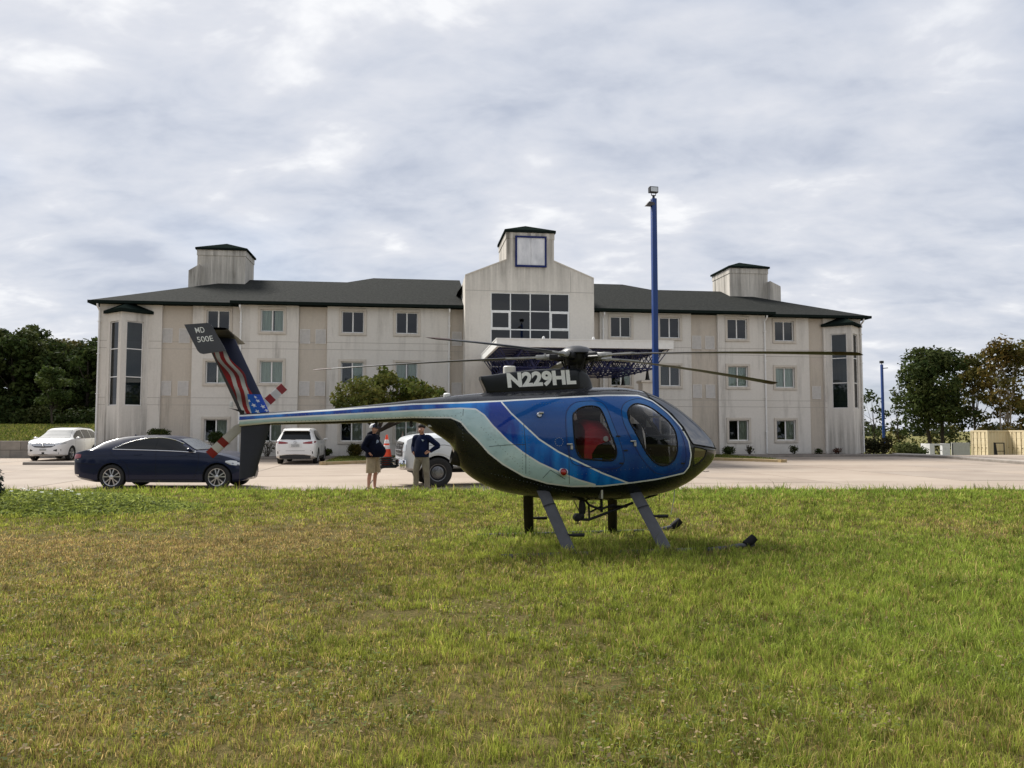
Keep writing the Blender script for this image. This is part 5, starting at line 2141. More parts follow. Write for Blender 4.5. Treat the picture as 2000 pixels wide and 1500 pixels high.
# ---- cabin interior seen through the doors
def cabin():
    M_red = mat('red_seat', (0.55, 0.016, 0.03), 0.65, var=0.2, vscale=6)
    M_seat = mat('dark_seat', (0.025, 0.025, 0.028), 0.8, var=0.2)
    zf = hp(1180, 935)[1]
    fl = MB()
    x0, x1 = hp(1110, 900)[0], hp(1345, 900)[0]
    rows = []
    for s in np.linspace(x0, x1, 14):
        l = max(hw(s, zf) - 0.04, 0.05)
        rows.append([(s, -l, zf), (s, l, zf)])
    fl.grid(rows)
    fl.build('cabin_floor', M_dark, heli)
    # padded red bench back across the rear cabin
    a = hp(1120, 850)[0]
    zr0, zr1 = hp(1150, 890)[1], hp(1150, 819)[1]
    mb = MB()
    rows = []
    for l in np.linspace(-0.50, 0.50, 13):
        e = 1 - abs(l / 0.52) ** 4
        zt = zr0 + (zr1 - zr0) * (0.72 + 0.28 * e)
        rows.append([(a + 0.0, l, zr0 - 0.1), (a + 0.02, l, zt - 0.05), (a + 0.10, l, zt + 0.0), (a + 0.30, l, zt - 0.02), (a + 0.38, l, zt - 0.10), (a + 0.40, l, zt - 0.17), (a + 0.20, l, zt - 0.24), (a + 0.12, l, zr0 + 0.05), (a + 0.12, l, zr0 - 0.1)])
    mb.grid(rows)
    for rw in (rows[0], rows[-1]):
        mb.add(rw, [tuple(range(len(rw)))])
    mb.build('rear_bench', M_red, heli, smooth=50)
    mb = MB().bbox(a + 0.1, a + 0.55, -0.5, 0.5, zf, zf + 0.26, 0.05)
    mb.build('bench_cushion', M_seat, heli, smooth=True)
    # front seats
    b = hp(1238, 850)[0]
    for l in (-0.30, 0.30):
        s = MB()
        s.bbox(b - 0.05, b + 0.42, l - 0.20, l + 0.20, zf + 0.02, zf + 0.22, 0.05)
        s.prism([(b - 0.10, zf + 0.2), (b + 0.03, zf + 0.2), (b - 0.08, zf + 0.80), (b - 0.16, zf + 0.80)], (1, 0, 0), (0, 0, 1), (0, 1, 0), l - 0.19, l + 0.19)
        s.build('front_seat', M_seat, heli, smooth=35)
    # bulkhead frame between the rows and the sloping canopy posts
    p = MB()
    p0, p1 = hp(1208, 930)[0], hp(1226, 775)[0]
    for l in (-0.12, 0.12):
        p.tube([(p0, l, zf), (p1, l, hp(1226, 772)[1])], 0.03, 8)
    p.tube([(hp(1250, 793)[0], 0.05, hp(1250, 793)[1]), (hp(1290, 850)[0], 0.05, hp(1290, 850)[1])], 0.022, 8)
    p.tube([(hp(1245, 816)[0], -0.4, hp(1245, 815)[1]), (hp(1300, 814)[0], -0.35, hp(1300, 814)[1])], 0.012, 8)
    p.tube([(hp(1250, 852)[0], -0.3, hp(1250, 852)[1]), (hp(1318, 852)[0], -0.3, hp(1318, 852)[1])], 0.018, 8)
    p.build('cabin_frame', M_blackmetal, heli, smooth=True)
    q = MB()
    i0, i1 = hp(1318, 870)[0], hp(1350, 870)[0]
    q.bbox(i0, i1, -0.18, 0.22, zf, hp(1320, 848)[1], 0.04)
    ip = q.build('instrument_console', M_dark, heli, smooth=True)
    c = MB()
    for l, dz in ((-0.1, 0.1), (0.0, 0.1), (0.1, 0.1), (-0.1, 0.22), (0.02, 0.22)):
        c.lathe([(0.035, 0.0), (0.035, 0.012), (0.0, 0.013)], (i0, l, hp(1320, 848)[1] - dz), (-1, 0, 0), 16)
    c.build('dials', M_steel, ip)
    s = MB().bbox(hp(1268, 835)[0], hp(1279, 835)[0], 0.1, 0.12, hp(1270, 834)[1], hp(1270, 819)[1], 0.006)
    s.build('hanging_placard', mat('placard_white', (0.6, 0.6, 0.58), 0.6), heli)
    st = MB()
    for l in (-0.28, 0.28):
        x = hp(1288, 900)[0]
        st.tube([(x, l, zf), (x + 0.02, l, zf + 0.30), (x - 0.03, l, zf + 0.42)], 0.013, 8)
    st.build('control_stick', M_blackmetal, heli, smooth=True)
    # round vent in the rear side pane
    p = on_skin(1183, 857, 0.003)
    MB().lathe([(0.0, 0.008), (0.036, 0.006), (0.038, 0.0), (0.0, -0.001)], p, (0, -1, 0), 24).build('pane_vent', mat('vent_clear', (0.18, 0.18, 0.18), 0.3), heli, smooth=True)


cabin()
# ================================================================== vehicles
class Car:
    """closed hull lofted from side profile, plan and section; panels are laid on its surface"""

    def __init__(self, name, label, L, zt, zb, W, belt, wr, loc, rotz, paint, wheels, arch, cat='car', bottomin=0.84, fullness=0.985):
        self.L = L
        self.zt, self.zb, self.W = pchip(*zip(*zt)), pchip(*zip(*zb)), pchip(*zip(*W))
        self.belt, self.wr, self.full = belt, wr, fullness
        self.root = empty(name, loc, rotz, label, cat)
        self.paint = paint
        xs = np.unique(np.concatenate([np.linspace(0, 0.3, 14), np.linspace(0.3, L - 0.3, 70), np.linspace(L - 0.3, L, 14)]))
        rows = []
        for x in xs:
            h = self.ring(x)
            full = h + [(-y, z) for y, z in h[-2:0:-1]]
            rows.append([(x - L / 2, y, z) for y, z in full])
        mb = MB()
        k = len(rows[0])
        mb.grid([r_ + [r_[0]] for r_ in rows])
        bm = bmesh.new()
        me0 = mb.mesh('body', [paint, M_dark])
        # weld and cap
        bm.from_mesh(me0)
        bmesh.ops.remove_doubles(bm, verts=bm.verts, dist=1e-5)
        bmesh.ops.holes_fill(bm, edges=[e for e in bm.edges if e.is_boundary])
        bmesh.ops.recalc_face_normals(bm, faces=bm.faces)
        bm.to_mesh(me0)
        bm.free()
        self.body = link('body', me0, self.root)
        # wheel housings cut out of the hull
        cut = MB()
        for x, r_, zc in wheels:
            for sd in (-1, 1):
                w = float(self.W(x))
                prof = [(0.0, sd * (w - 0.33)), (arch * r_, sd * (w - 0.33)), (arch * r_, sd * (w + 0.2)), (0.0, sd * (w + 0.2))]
                cut.lathe(prof, (x - L / 2, 0, zc), (0, 1, 0), 36)
        cm = cut.mesh('cut', [paint, M_dark])
        bm = bmesh.new()
        bm.from_mesh(cm)
        bmesh.ops.remove_doubles(bm, verts=bm.verts, dist=1e-5)
        bmesh.ops.recalc_face_normals(bm, faces=bm.faces)
        for f in bm.faces:
            f.material_index = 1
        bm.to_mesh(cm)
        bm.free()
        co = link('cut', cm)
        bm_ = self.body.modifiers.new('b', 'BOOLEAN')
        bm_.operation = 'DIFFERENCE'
        bm_.object = co
        bm_.solver = 'EXACT'
        self.body.parent = None
        baked(self.body)
        self.body.parent = self.root
        bpy.data.objects.remove(co, do_unlink=True)
        smooth_mesh(self.body.data, 32)

    def ring(self, x):
        zt, zb, W = float(self.zt(x)), float(self.zb(x)), float(self.W(x))
        bl = self.belt(x)
        g = min(max((zt - bl) / 0.35, 0), 1)
        zs2 = min(bl, zt - 0.035)
        yr = (1 - g) * 0.86 * W + g * min(self.wr, 0.86 * W)
        p5 = (self.full * W - 0.03, zs2)
        p8 = (yr, zt - 0.02 - 0.035 * g)
        pts = [(0, zb), (0.82 * W, zb), (0.965 * W, zb + 0.07), (0.99 * W, zb + 0.30 * (zs2 - zb)), (W, zb + 0.55 * (zs2 - zb)), (0.995 * W, zb + 0.82 * (zs2 - zb)), p5]
        for f in (0.3, 0.6, 0.85):
            b = 0.018 * g * math.sin(math.pi * f)
            pts.append((p5[0] + (p8[0] - p5[0]) * f + b, p5[1] + (p8[1] - p5[1]) * f))
        pts += [p8, (yr * 0.93, zt - 0.008 - 0.014 * g), (yr * 0.6, zt - 0.003 * g - 0.001), (0, zt)]
        return pts

    def Y(self, x, z):
        r_ = self.ring(x)[2:11]
        zs = [p[1] for p in r_]
        for i in range(1, len(zs)):
            zs[i] = max(zs[i], zs[i - 1] + 1e-5)
        if z > zs[-1]:
            zt = float(self.zt(x))
            return r_[-1][0] * max(0.0, min(1.0, (zt - z) / max(zt - zs[-1], 1e-4))) if z < zt else 0.0
        return float(np.interp(z, zs, [p[0] for p in r_]))

    def X(self, y, z, front):
        """where the hull's end surface lies at (y, z)"""
        a, b = (self.L, self.L * 0.6) if front else (0.0, self.L * 0.4)
        if self.Y(a, z) >= abs(y):
            return a
        for _ in range(40):
            m = (a + b) / 2
            if self.Y(m, z) >= abs(y):
                b = m
            else:
                a = m
        return b

    def side(self, name, strip, material, sides=(-1, 1), off=0.013, parent=None, rows=4, solid=0.0):
        out = []
        for sd in sides:
            g = []
            for x, lo, hi in strip:
                g.append([(x - self.L / 2, sd * (self.Y(x, lo + (hi - lo) * k / rows) + off), lo + (hi - lo) * k / rows) for k in range(rows + 1)])
            mb = MB().grid(g)
            out.append(mb.build(name, material, parent or self.root, smooth=60))
        return out

    def end(self, name, strip, material, front, off=0.008, mirror=False, parent=None, rows=3):
        out = []
        for sd in ((-1, 1) if mirror else (1,)):
            g = []
            for y, lo, hi in strip:
                row = []
                for k in range(rows + 1):
                    z = lo + (hi - lo) * k / rows
                    x = self.X(y, z, front) + (off if front else -off)
                    row.append((x - self.L / 2, sd * y, z))
                g.append(row)
            out.append(MB().grid(g).build(name, material, parent or self.root, smooth=60))
        return out

    def screen(self, name, x0, x1, k, material, n=24, off=0.016, kx=None):
        """glass laid on the sloping top surface between x0 and x1"""
        g = []
        for i in range(n + 1):
            x = x0 + (x1 - x0) * i / n
            r_ = self.ring(x)
            kk = k + ((kx - k) * i / n if kx is not None else 0)
            yr = r_[10][0] * kk
            row = []
            for j in range(-6, 7):
                y = yr * j / 6
                z = float(np.interp(abs(y), [0, r_[12][0], r_[11][0], r_[10][0]], [r_[13][1], r_[12][1], r_[11][1], r_[10][1]]))
                row.append((x - self.L / 2, y, z))
            g.append(row)
        P = np.array(g)
        du = np.gradient(P, axis=0)
        dv = np.gradient(P, axis=1)
        nr = np.cross(du, dv)
        nr /= np.maximum(np.linalg.norm(nr, axis=2, keepdims=True), 1e-9)
        nr *= np.sign(nr[:, :, 2:3] + 1e-9)
        P = P + nr * off
        return MB().grid([[tuple(q) for q in row] for row in P]).build(name, material, self.root, smooth=60)

    def line(self, name, pts, rad, material, sides=(-1, 1), off=0.0, closed=False, parent=None):
        for sd in sides:
            P = []
            seq = pts + ([pts[0]] if closed else [])
            for (x0, z0), (x1, z1) in zip(seq[:-1], seq[1:]):
                for t in np.linspace(0, 1, 6)[:-1]:
                    x, z = x0 + (x1 - x0) * t, z0 + (z1 - z0) * t
                    P.append((x - self.L / 2, sd * (self.Y(x, z) + off), z))
            x, z = seq[-1]
            P.append((x - self.L / 2, sd * (self.Y(x, z) + off), z))
            MB().tube(P, rad, 5).build(name, material, parent or self.root, smooth=True)

    def wheel(self, x, zc, r_, sd, style, width=0.225, inset=0.02):
        w = float(self.W(x))
        c = Vector((x - self.L / 2, sd * (w - inset), zc))
        ax = Vector((0, sd, 0))
        mb = MB()
        mb.lathe([(0.0, -0.16), (r_ * 0.55, -0.16), (r_ * 0.6, -0.05), (0.0, -0.05)], c, ax, 28)
        wh = mb.build('wheel', M_dark, self.root, smooth=35)
        rr = r_ * (0.70 if style != 'truck' else 0.58)
        t = MB()
        t.lathe([(rr * 0.97, -width), (r_ * 0.93, -width + 0.005), (r_, -width + 0.04), (r_, -0.045), (r_ * 0.975, -0.012), (r_ * 0.90, 0.0), (rr + 0.012, -0.006), (rr * 0.97, -0.02)], c, ax, 44)
        t.build('tyre', M_tyre, wh, smooth=35)
        rim = MB()
        rim.lathe([(rr, -0.03), (rr, -0.008), (rr * 0.94, -0.012), (rr * 0.90, -0.04), (rr * 0.88, -0.14)], c, ax, 44)
        ref = Vector((1, 0, 0))
        up = Vector((0, 0, 1))

        def polar(a, q, h):
            return c + (ref * math.cos(a) + up * math.sin(a)) * q + ax * h
        if style == 'truck':
            rim.lathe([(rr * 0.9, -0.06), (rr * 0.62, -0.045), (rr * 0.58, -0.01), (rr * 0.40, -0.005), (rr * 0.38, 0.05), (0.0, 0.055)], c, ax, 32)
            for k in range(8):
                a = 2 * math.pi * k / 8
                rim.lathe([(0.0, 0.02), (0.018, 0.018), (0.02, -0.01)], polar(a, rr * 0.5, 0.0), ax, 8)
        else:
            n = {'five': 5, 'double': 5}.get(style, 5)
            for k in range(n):
                for da in ((-0.20, 0.20) if style == 'double' else (0.0,)):
                    a = math.pi / 2 + 2 * math.pi * k / n
                    hw0, hw1 = (0.12, 0.10) if style == 'double' else (0.30, 0.22)
                    a0, a1 = a + da * 0.4, a + da * 1.25
                    q0, q1 = rr * 0.18, rr * 0.93
                    V = []
                    for h in (-0.004, -0.05):
                        V += [polar(a0 - hw0 * 1.6, q0, h + 0.004), polar(a0 + hw0 * 1.6, q0, h + 0.004), polar(a1 + hw1 * 0.75, q1, h - 0.008), polar(a1 - hw1 * 0.75, q1, h - 0.008)]
                    rim.add(V, [(0, 1, 2, 3), (7, 6, 5, 4), (0, 4, 5, 1), (1, 5, 6, 2), (2, 6, 7, 3), (3, 7, 4, 0)])
            rim.lathe([(rr * 0.24, -0.04), (rr * 0.24, 0.0), (rr * 0.16, 0.006), (0.0, 0.006)], c, ax, 24)
        rim.build('rim', MATS.get('rim_' + style) or mat('rim_' + style, (0.52, 0.52, 0.53) if style != 'truck' else (0.20, 0.20, 0.21), 0.3, 0.8, var=0.15), wh, smooth=35)

    def mirror(self, x, z, material, out=0.20, sides=(-1, 1), s=1.0):
        for sd in sides:
            y = self.Y(x, z) + 0.0
            mb = MB()
            rows = []
            for i, f in enumerate((0.0, 0.15, 0.5, 0.85, 1.0)):
                wv = (0.45, 0.8, 1.0, 0.85, 0.35)[i]
                cx = x - self.L / 2 + 0.02 * f
                row = []
                for k in range(13):
                    a = 2 * math.pi * k / 12
                    row.append((cx + 0.075 * s * wv * math.cos(a), sd * (y + 0.04 + out * f), z + 0.02 + 0.055 * s * wv * math.sin(a) + 0.015 * f))
                rows.append(row)
            mb.grid(rows)
            mb.add(rows[-1][:-1], [tuple(range(12))])
            mb.add(rows[0][:-1], [tuple(range(12))])
            mb.tube([(x - self.L / 2, sd * (y - 0.02), z - 0.03), (x - self.L / 2, sd * (y + 0.07), z + 0.01)], 0.022, 6)
            mb.build('mirror', material, self.root, smooth=50)


M_cglass = glass_mat('car_glass_dark', (0.035, 0.04, 0.045), 0.95, 1.5)
M_cglass2 = mat('car_privacy_glass', (0.006, 0.007, 0.008), 0.05, spec=0.3)
M_wsglass = mat('windscreen_glass', (0.10, 0.11, 0.12), 0.22, spec=0.3)
M_wsdull = mat('windscreen_hazy', (0.16, 0.17, 0.18), 0.6, spec=0.3)
M_plastic = mat('black_plastic', (0.014, 0.014, 0.015), 0.6, var=0.2)
M_red = mat('tail_lamp_red', (0.22, 0.006, 0.010), 0.12, coat=0.6)
M_lamp = mat('lamp_clear', (0.55, 0.57, 0.58), 0.10, 0.3, coat=0.6)


def paint_mat(name, c, metal=0.0, rough=0.32):
    return mat(name, c, rough, metal, coat=0.4, var=0.04, vscale=2, spec=0.15)


# ---- dark blue saloon, side on
def sedan():
    L = 4.60
    wx = lambda x: (0.72 * x if x < 1.0 else (x - 0.28 if x < 4.4 else 4.12 + (x - 4.4) * 0.48 / 0.58))
    wl3 = lambda q: [(wx(p[0]), *p[1:]) for p in q]
    zt = [(0, .66), (.03, .86), (.07, .985), (.3, 1.035), (.58, 1.085), (1.08, 1.29), (1.52, 1.405), (2.08, 1.447), (2.64, 1.432), (3.01, 1.365), (3.30, 1.21), (3.58, 1.055), (3.8, 1.02), (4.12, .985), (4.49, .895), (4.76, .79), (4.90, .68), (4.98, .56)]
    zb = [(0, .40), (.15, .31), (.5, .24), (1.0, .19), (4.3, .18), (4.75, .20), (4.98, .28)]
    W = [(0, .60), (.04, .72), (.15, .80), (.45, .875), (1.0, .905), (3.9, .91), (4.3, .895), (4.6, .82), (4.8, .70), (4.92, .55), (4.98, .40)]
    wheels = [(1.40, 0.335, 0.33), (4.20, 0.335, 0.33)]
    P = paint_mat('paint_midnight_blue', (0.003, 0.008, 0.032), 0.0, 0.35)
    zt, zb, W, wheels = wl3(zt), wl3(zb), wl3(W), wl3(wheels)
    c = Car('parked_sedan', 'dark blue sedan parked side-on along the grass behind the helicopter tail', L, zt, zb, W, lambda x: 1.045 - 0.018 * max(0, x - 1.12), 0.60, (-9.475, 21.42, LOT_Z), 0.0, P, wheels, 1.14)
    rear = [(1.40, 1.072, 1.082), (1.5, 1.068, 1.13), (1.65, 1.064, 1.205), (1.8, 1.06, 1.265), (2.0, 1.055, 1.325), (2.25, 1.048, 1.366), (2.52, 1.04, 1.378)]
    front = [(2.60, 1.038, 1.378), (2.8, 1.03, 1.355), (3.0, 1.022, 1.305), (3.2, 1.012, 1.225), (3.4, 1.0, 1.13), (3.56, 0.99, 1.04), (3.62, 0.985, 0.995)]
    c.side('side_window', wl3(rear), M_cglass2)
    c.side('side_window', wl3(front), M_cglass2)
    out = [(x, lo) for x, lo, hi in rear + front] + [(x, hi) for x, lo, hi in reversed(rear + front)]
    c.line('window_trim', wl3(out), 0.011, M_chrome, closed=True, off=0.012)
    c.side('door_pillar', wl3([(2.52, 1.04, 1.378), (2.60, 1.038, 1.378)]), M_cglass2, off=0.009)
    c.screen('windscreen', 2.80, 3.32, 0.93, M_wsglass)
    c.screen('rear_screen', 0.45, 1.12, 0.90, M_wsglass)
    for nm, pts in (('door_seam', [(2.56, 1.03), (2.58, .80), (2.58, .40), (2.56, .30)]), ('door_seam', [(3.70, .97), (3.72, .75), (3.62, .35), (3.55, .30)]), ('door_seam', [(1.32, 1.06), (1.40, .92), (1.78, .70), (1.86, .5), (1.86, .3)]),
                    ('sill_line', [(1.85, .265), (3.70, .265)]), ('bumper_seam', [(.05, .70), (.4, .70), (.95, .66)])):
        c.line(nm, wl3(pts), 0.004, M_black)
    c.line('body_crease', wl3([(.35, .90), (1.4, .905), (2.6, .89), (3.9, .86), (4.35, .82)]), 0.006, P, off=0.001)
    c.side('tail_lamp', wl3([(.06, .82, .94), (.15, .815, .95), (.3, .83, .945), (.40, .86, .93)]), M_red, off=0.01)
    c.side('head_lamp', wl3([(4.42, .72, .76), (4.55, .66, .78), (4.7, .64, .76), (4.82, .64, .72)]), M_lamp, off=0.008)
    c.side('lamp_chrome', wl3([(.05, .785, .80), (.3, .79, .802)]), M_chrome, off=0.014)
    c.end('grille', [(-.48, .40, .62), (0, .38, .64), (.48, .40, .62)], M_plastic, True)
    c.end('front_lip', [(-.6, .29, .33), (0, .28, .33), (.6, .29, .33)], M_chrome, True)
    c.side('door_handle', wl3([(1.98, .925, .955), (2.18, .925, .955)]), P, off=0.022)
    c.side('door_handle', wl3([(3.18, .905, .935), (3.38, .905, .935)]), P, off=0.022)
    c.side('sill', wl3([(1.80, .20, .245), (3.80, .20, .245)]), M_plastic, off=0.004)
    c.side('exhaust_trim', wl3([(.12, .37, .41), (.32, .36, .40)]), M_chrome, off=0.012)
    for x, r_, z in wheels:
        for sd in (-1, 1):
            c.wheel(x, z, r_, sd, 'double')
    c.mirror(3.20, 1.03, P)
    fin = MB().prism([(0, 0), (.12, 0), (.03, .07)], (1, 0, 0), (0, 0, 1), (0, 1, 0), -0.012, 0.012, (1.27 - L / 2, 0, 1.395))
    fin.build('roof_fin', P, c.root)


sedan()


# ---- white crossover, tail towards us
def crossover():
    L = 4.89
    zt = [(0, .70), (.02, .90), (.05, 1.02), (.10, 1.10), (.22, 1.26), (.36, 1.44), (.46, 1.56), (.56, 1.62), (.9, 1.655), (1.8, 1.69), (2.5, 1.67), (2.9, 1.59), (3.3, 1.38), (3.68, 1.14), (4.3, 1.03), (4.65, .90), (4.83, .74), (4.89, .58)]
    zb = [(0, .36), (.15, .28), (.6, .22), (4.3, .22), (4.75, .25), (4.89, .34)]
    W = [(0, .66), (.03, .78), (.10, .86), (.3, .92), (.8, .947), (4.0, .947), (4.4, .89), (4.7, .74), (4.83, .58), (4.89, .42)]
    wheels = [(1.02, 0.365, 0.36), (3.81, 0.365, 0.36)]
    P = paint_mat('paint_pearl_white', (0.74, 0.74, 0.73))
    base = gp(576, 907, LOT_Z)
    rot = BA + R(90)
    ctr = Vector((base.x, base.y, 0)) + BV * (L / 2)
    c = Car('parked_crossover', 'white crossover with red tail lamps parked nose-in against the motel bed', L, zt, zb, W, lambda x: 1.07 + 0.03 * max(0, 1.0 - x), 0.63, (ctr.x, ctr.y, LOT_Z), rot, P, wheels, 1.13)
    c.screen('rear_screen', 0.13, 0.43, 0.93, M_cglass2, kx=0.98)
    sp = MB()
    for i, (x, z) in enumerate(((.30, 1.545), (.46, 1.60), (.75, 1.655))):
        pass
    yr = 0.60
    sp.prism([(.24, 1.56), (.34, 1.53), (.62, 1.60), (.85, 1.655), (.62, 1.65), (.30, 1.59)], (1, 0, 0), (0, 0, 1), (0, 1, 0), -yr, yr, (-L / 2, 0, 0))
    sp.build('spoiler', P, c.root, smooth=30)
    c.side('side_window', [(.62, 1.14, 1.16), (.85, 1.12, 1.40), (1.1, 1.11, 1.52), (1.5, 1.10, 1.57), (2.1, 1.10, 1.58)], M_cglass2)
    c.side('side_window', [(2.2, 1.10, 1.575), (2.6, 1.095, 1.54), (2.95, 1.09, 1.42), (3.3, 1.085, 1.24), (3.48, 1.08, 1.11)], M_cglass2)
    c.screen('windscreen', 2.95, 3.62, 0.93, M_wsglass)
    c.end('tail_lamp', [(.34, .965, 1.005), (.45, .95, 1.03), (.6, .945, 1.055), (.75, .95, 1.07), (.86, .99, 1.06)], M_red, False, 0.012, True)
    c.side('tail_lamp', [(.10, .98, 1.07), (.2, 1.0, 1.075), (.36, 1.04, 1.07)], M_red, off=0.01)
    pl = c.end('number_plate', [(-.19, .80, .93), (0, .80, .93), (.19, .80, .93)], mat('plate_pale', (0.22, 0.24, 0.26), 0.5, color2=(0.50, 0.50, 0.47), vscale=30), False, 0.016)
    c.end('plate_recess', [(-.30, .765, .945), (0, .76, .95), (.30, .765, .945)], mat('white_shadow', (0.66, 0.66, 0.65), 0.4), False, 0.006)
    c.end('bumper_black', [(-.70, .27, .40), (-.4, .26, .44), (0, .26, .45), (.4, .26, .44), (.70, .27, .40)], M_plastic, False, 0.010)
    c.end('bumper_trim', [(-.72, .40, .425), (-.4, .44, .465), (0, .45, .475), (.4, .44, .465), (.72, .40, .425)], M_chrome, False, 0.016)
    c.end('tailgate_seam', [(-.72, .62, .632), (0, .62, .632), (.72, .62, .632)], M_black, False, 0.008)
    c.end('bumper_vent', [(.76, .50, .60), (.80, .48, .60)], M_plastic, False, 0.012, True)
    x = c.X(0, 1.0, False)
    e = MB()
    e.loop_tube([(x - 0.02 - L / 2, 0.075 * math.cos(a), 1.02 + 0.045 * math.sin(a)) for a in [2 * math.pi * k / 20 for k in range(20)]], 0.007, 6)
    e.tube([(x - 0.02 - L / 2, 0.02, 1.055), (x - 0.02 - L / 2, 0.0, 1.0), (x - 0.02 - L / 2, -0.05, 1.0)], 0.007, 6)
    e.build('emblem', M_chrome, c.root)
    c.line('door_seam', [(2.15, 1.08), (2.16, .5), (2.1, .3)], 0.004, M_black)
    c.line('door_seam', [(3.42, 1.06), (3.44, .6), (3.35, .3)], 0.004, M_black)
    c.side('sill', [(1.45, .23, .34), (3.40, .23, .34)], M_plastic, off=0.006)
    for x, r_, z in wheels:
        for sd in (-1, 1):
            c.wheel(x, z, r_, sd, 'five')
    c.mirror(3.30, 1.10, P, 0.2)
    wp = MB().tube([(x_ - L / 2, 0.02 + 0.3 * t, z_) for t, x_, z_ in ((0, .11, 1.145), (1, .125, 1.16))], 0.01, 6)
    wp.build('rear_wiper', M_black, c.root)


crossover()


# ---- white three-row SUV, nose towards us
def big_suv():
    L = 4.94
    zt = [(0, .80), (.03, 1.02), (.08, 1.14), (.3, 1.52), (.45, 1.62), (.8, 1.68), (1.8, 1.72), (2.6, 1.69), (2.95, 1.62), (3.3, 1.42), (3.75, 1.17), (4.2, 1.09), (4.6, 1.01), (4.8, .92), (4.9, .80), (4.94, .68)]
    zb = [(0, .36), (.6, .24), (4.3, .23), (4.8, .27), (4.94, .36)]
    W = [(0, .72), (.05, .85), (.3, .95), (.8, .985), (4.0, .985), (4.4, .95), (4.7, .84), (4.86, .70), (4.94, .52)]
    wheels = [(1.05, 0.37, 0.365), (3.87, 0.37, 0.365)]
    P = MATS['paint_pearl_white']
    base = gp(84, 900.5, LOT_Z)
    rot = BA - R(90)
    ctr = Vector((base.x, base.y, 0)) + BV * (L / 2 - 0.05)
    c = Car('parked_suv', 'white three-row SUV with chrome grille parked beside the grey retaining wall', L, zt, zb, W, lambda x: 1.10, 0.66, (ctr.x, ctr.y, LOT_Z), rot, P, wheels, 1.13)
    c.screen('windscreen', 2.98, 3.70, 0.95, M_wsdull)
    c.screen('rear_screen', 0.10, 0.32, 0.92, M_cglass2)
    c.side('side_window', [(.55, 1.17, 1.45), (.9, 1.155, 1.56), (1.35, 1.145, 1.60)], M_cglass2)
    c.side('side_window', [(1.43, 1.145, 1.60), (1.9, 1.14, 1.615), (2.3, 1.135, 1.61)], M_cglass2)
    c.side('side_window', [(2.38, 1.135, 1.605), (2.8, 1.13, 1.545), (3.1, 1.125, 1.41), (3.4, 1.12, 1.25), (3.52, 1.12, 1.16)], M_cglass2)
    c.end('grille', [(-.56, .79, .82), (-.4, .70, .90), (0, .68, .91), (.4, .70, .90), (.56, .79, .82)], M_plastic, True, 0.010)
    for z in (.76, .83):
        c.end('grille_bar', [(-.52, z + .015, z + .045), (0, z, z + .035), (.52, z + .015, z + .045)], M_chrome, True, 0.018)
    c.end('head_lamp', [(.52, .83, .90), (.65, .83, .93), (.78, .84, .95), (.88, .87, .95)], M_lamp, True, 0.012, True)
    c.side('head_lamp', [(4.45, .90, .94), (4.6, .87, .95), (4.75, .85, .93)], M_lamp, off=0.008)
    c.end('fog_recess', [(.50, .52, .56), (.62, .49, .60), (.80, .50, .61)], M_plastic, True, 0.010, True)
    c.end('bumper_black', [(-.72, .34, .44), (0, .33, .45), (.72, .34, .44)], M_plastic, True, 0.010)
    c.end('number_plate', [(-.16, .53, .63), (.16, .53, .63)], MATS['plate_pale'], True, 0.02)
    e = MB().loop_tube([(L / 2 + 0.035, 0.06 * math.cos(a), .80 + 0.05 * math.sin(a)) for a in [2 * math.pi * k / 16 for k in range(16)]], 0.008, 6)
    e.build('emblem', M_chrome, c.root)
    c.side('sill', [(1.48, .24, .36), (3.44, .24, .36)], M_plastic, off=0.006)
    for pts in ([(1.39, 1.12), (1.40, .6), (1.3, .4)], [(2.34, 1.12), (2.35, .6), (2.3, .3)], [(3.50, 1.09), (3.5, .7), (3.4, .35)]):
        c.line('door_seam', pts, 0.004, M_black)
    rl = MB()
    for sd in (-1, 1):
        rl.tube([(x - L / 2, sd * .58, float(c.zt(x)) + 0.03) for x in (.8, 1.2, 1.8, 2.4)], 0.016, 6)
    rl.build('roof_rails', M_plastic, c.root, smooth=True)
    for x, r_, z in wheels:
        for sd in (-1, 1):
            c.wheel(x, z, r_, sd, 'five')
    c.mirror(3.38, 1.13, P, 0.2, s=1.2)


big_suv()


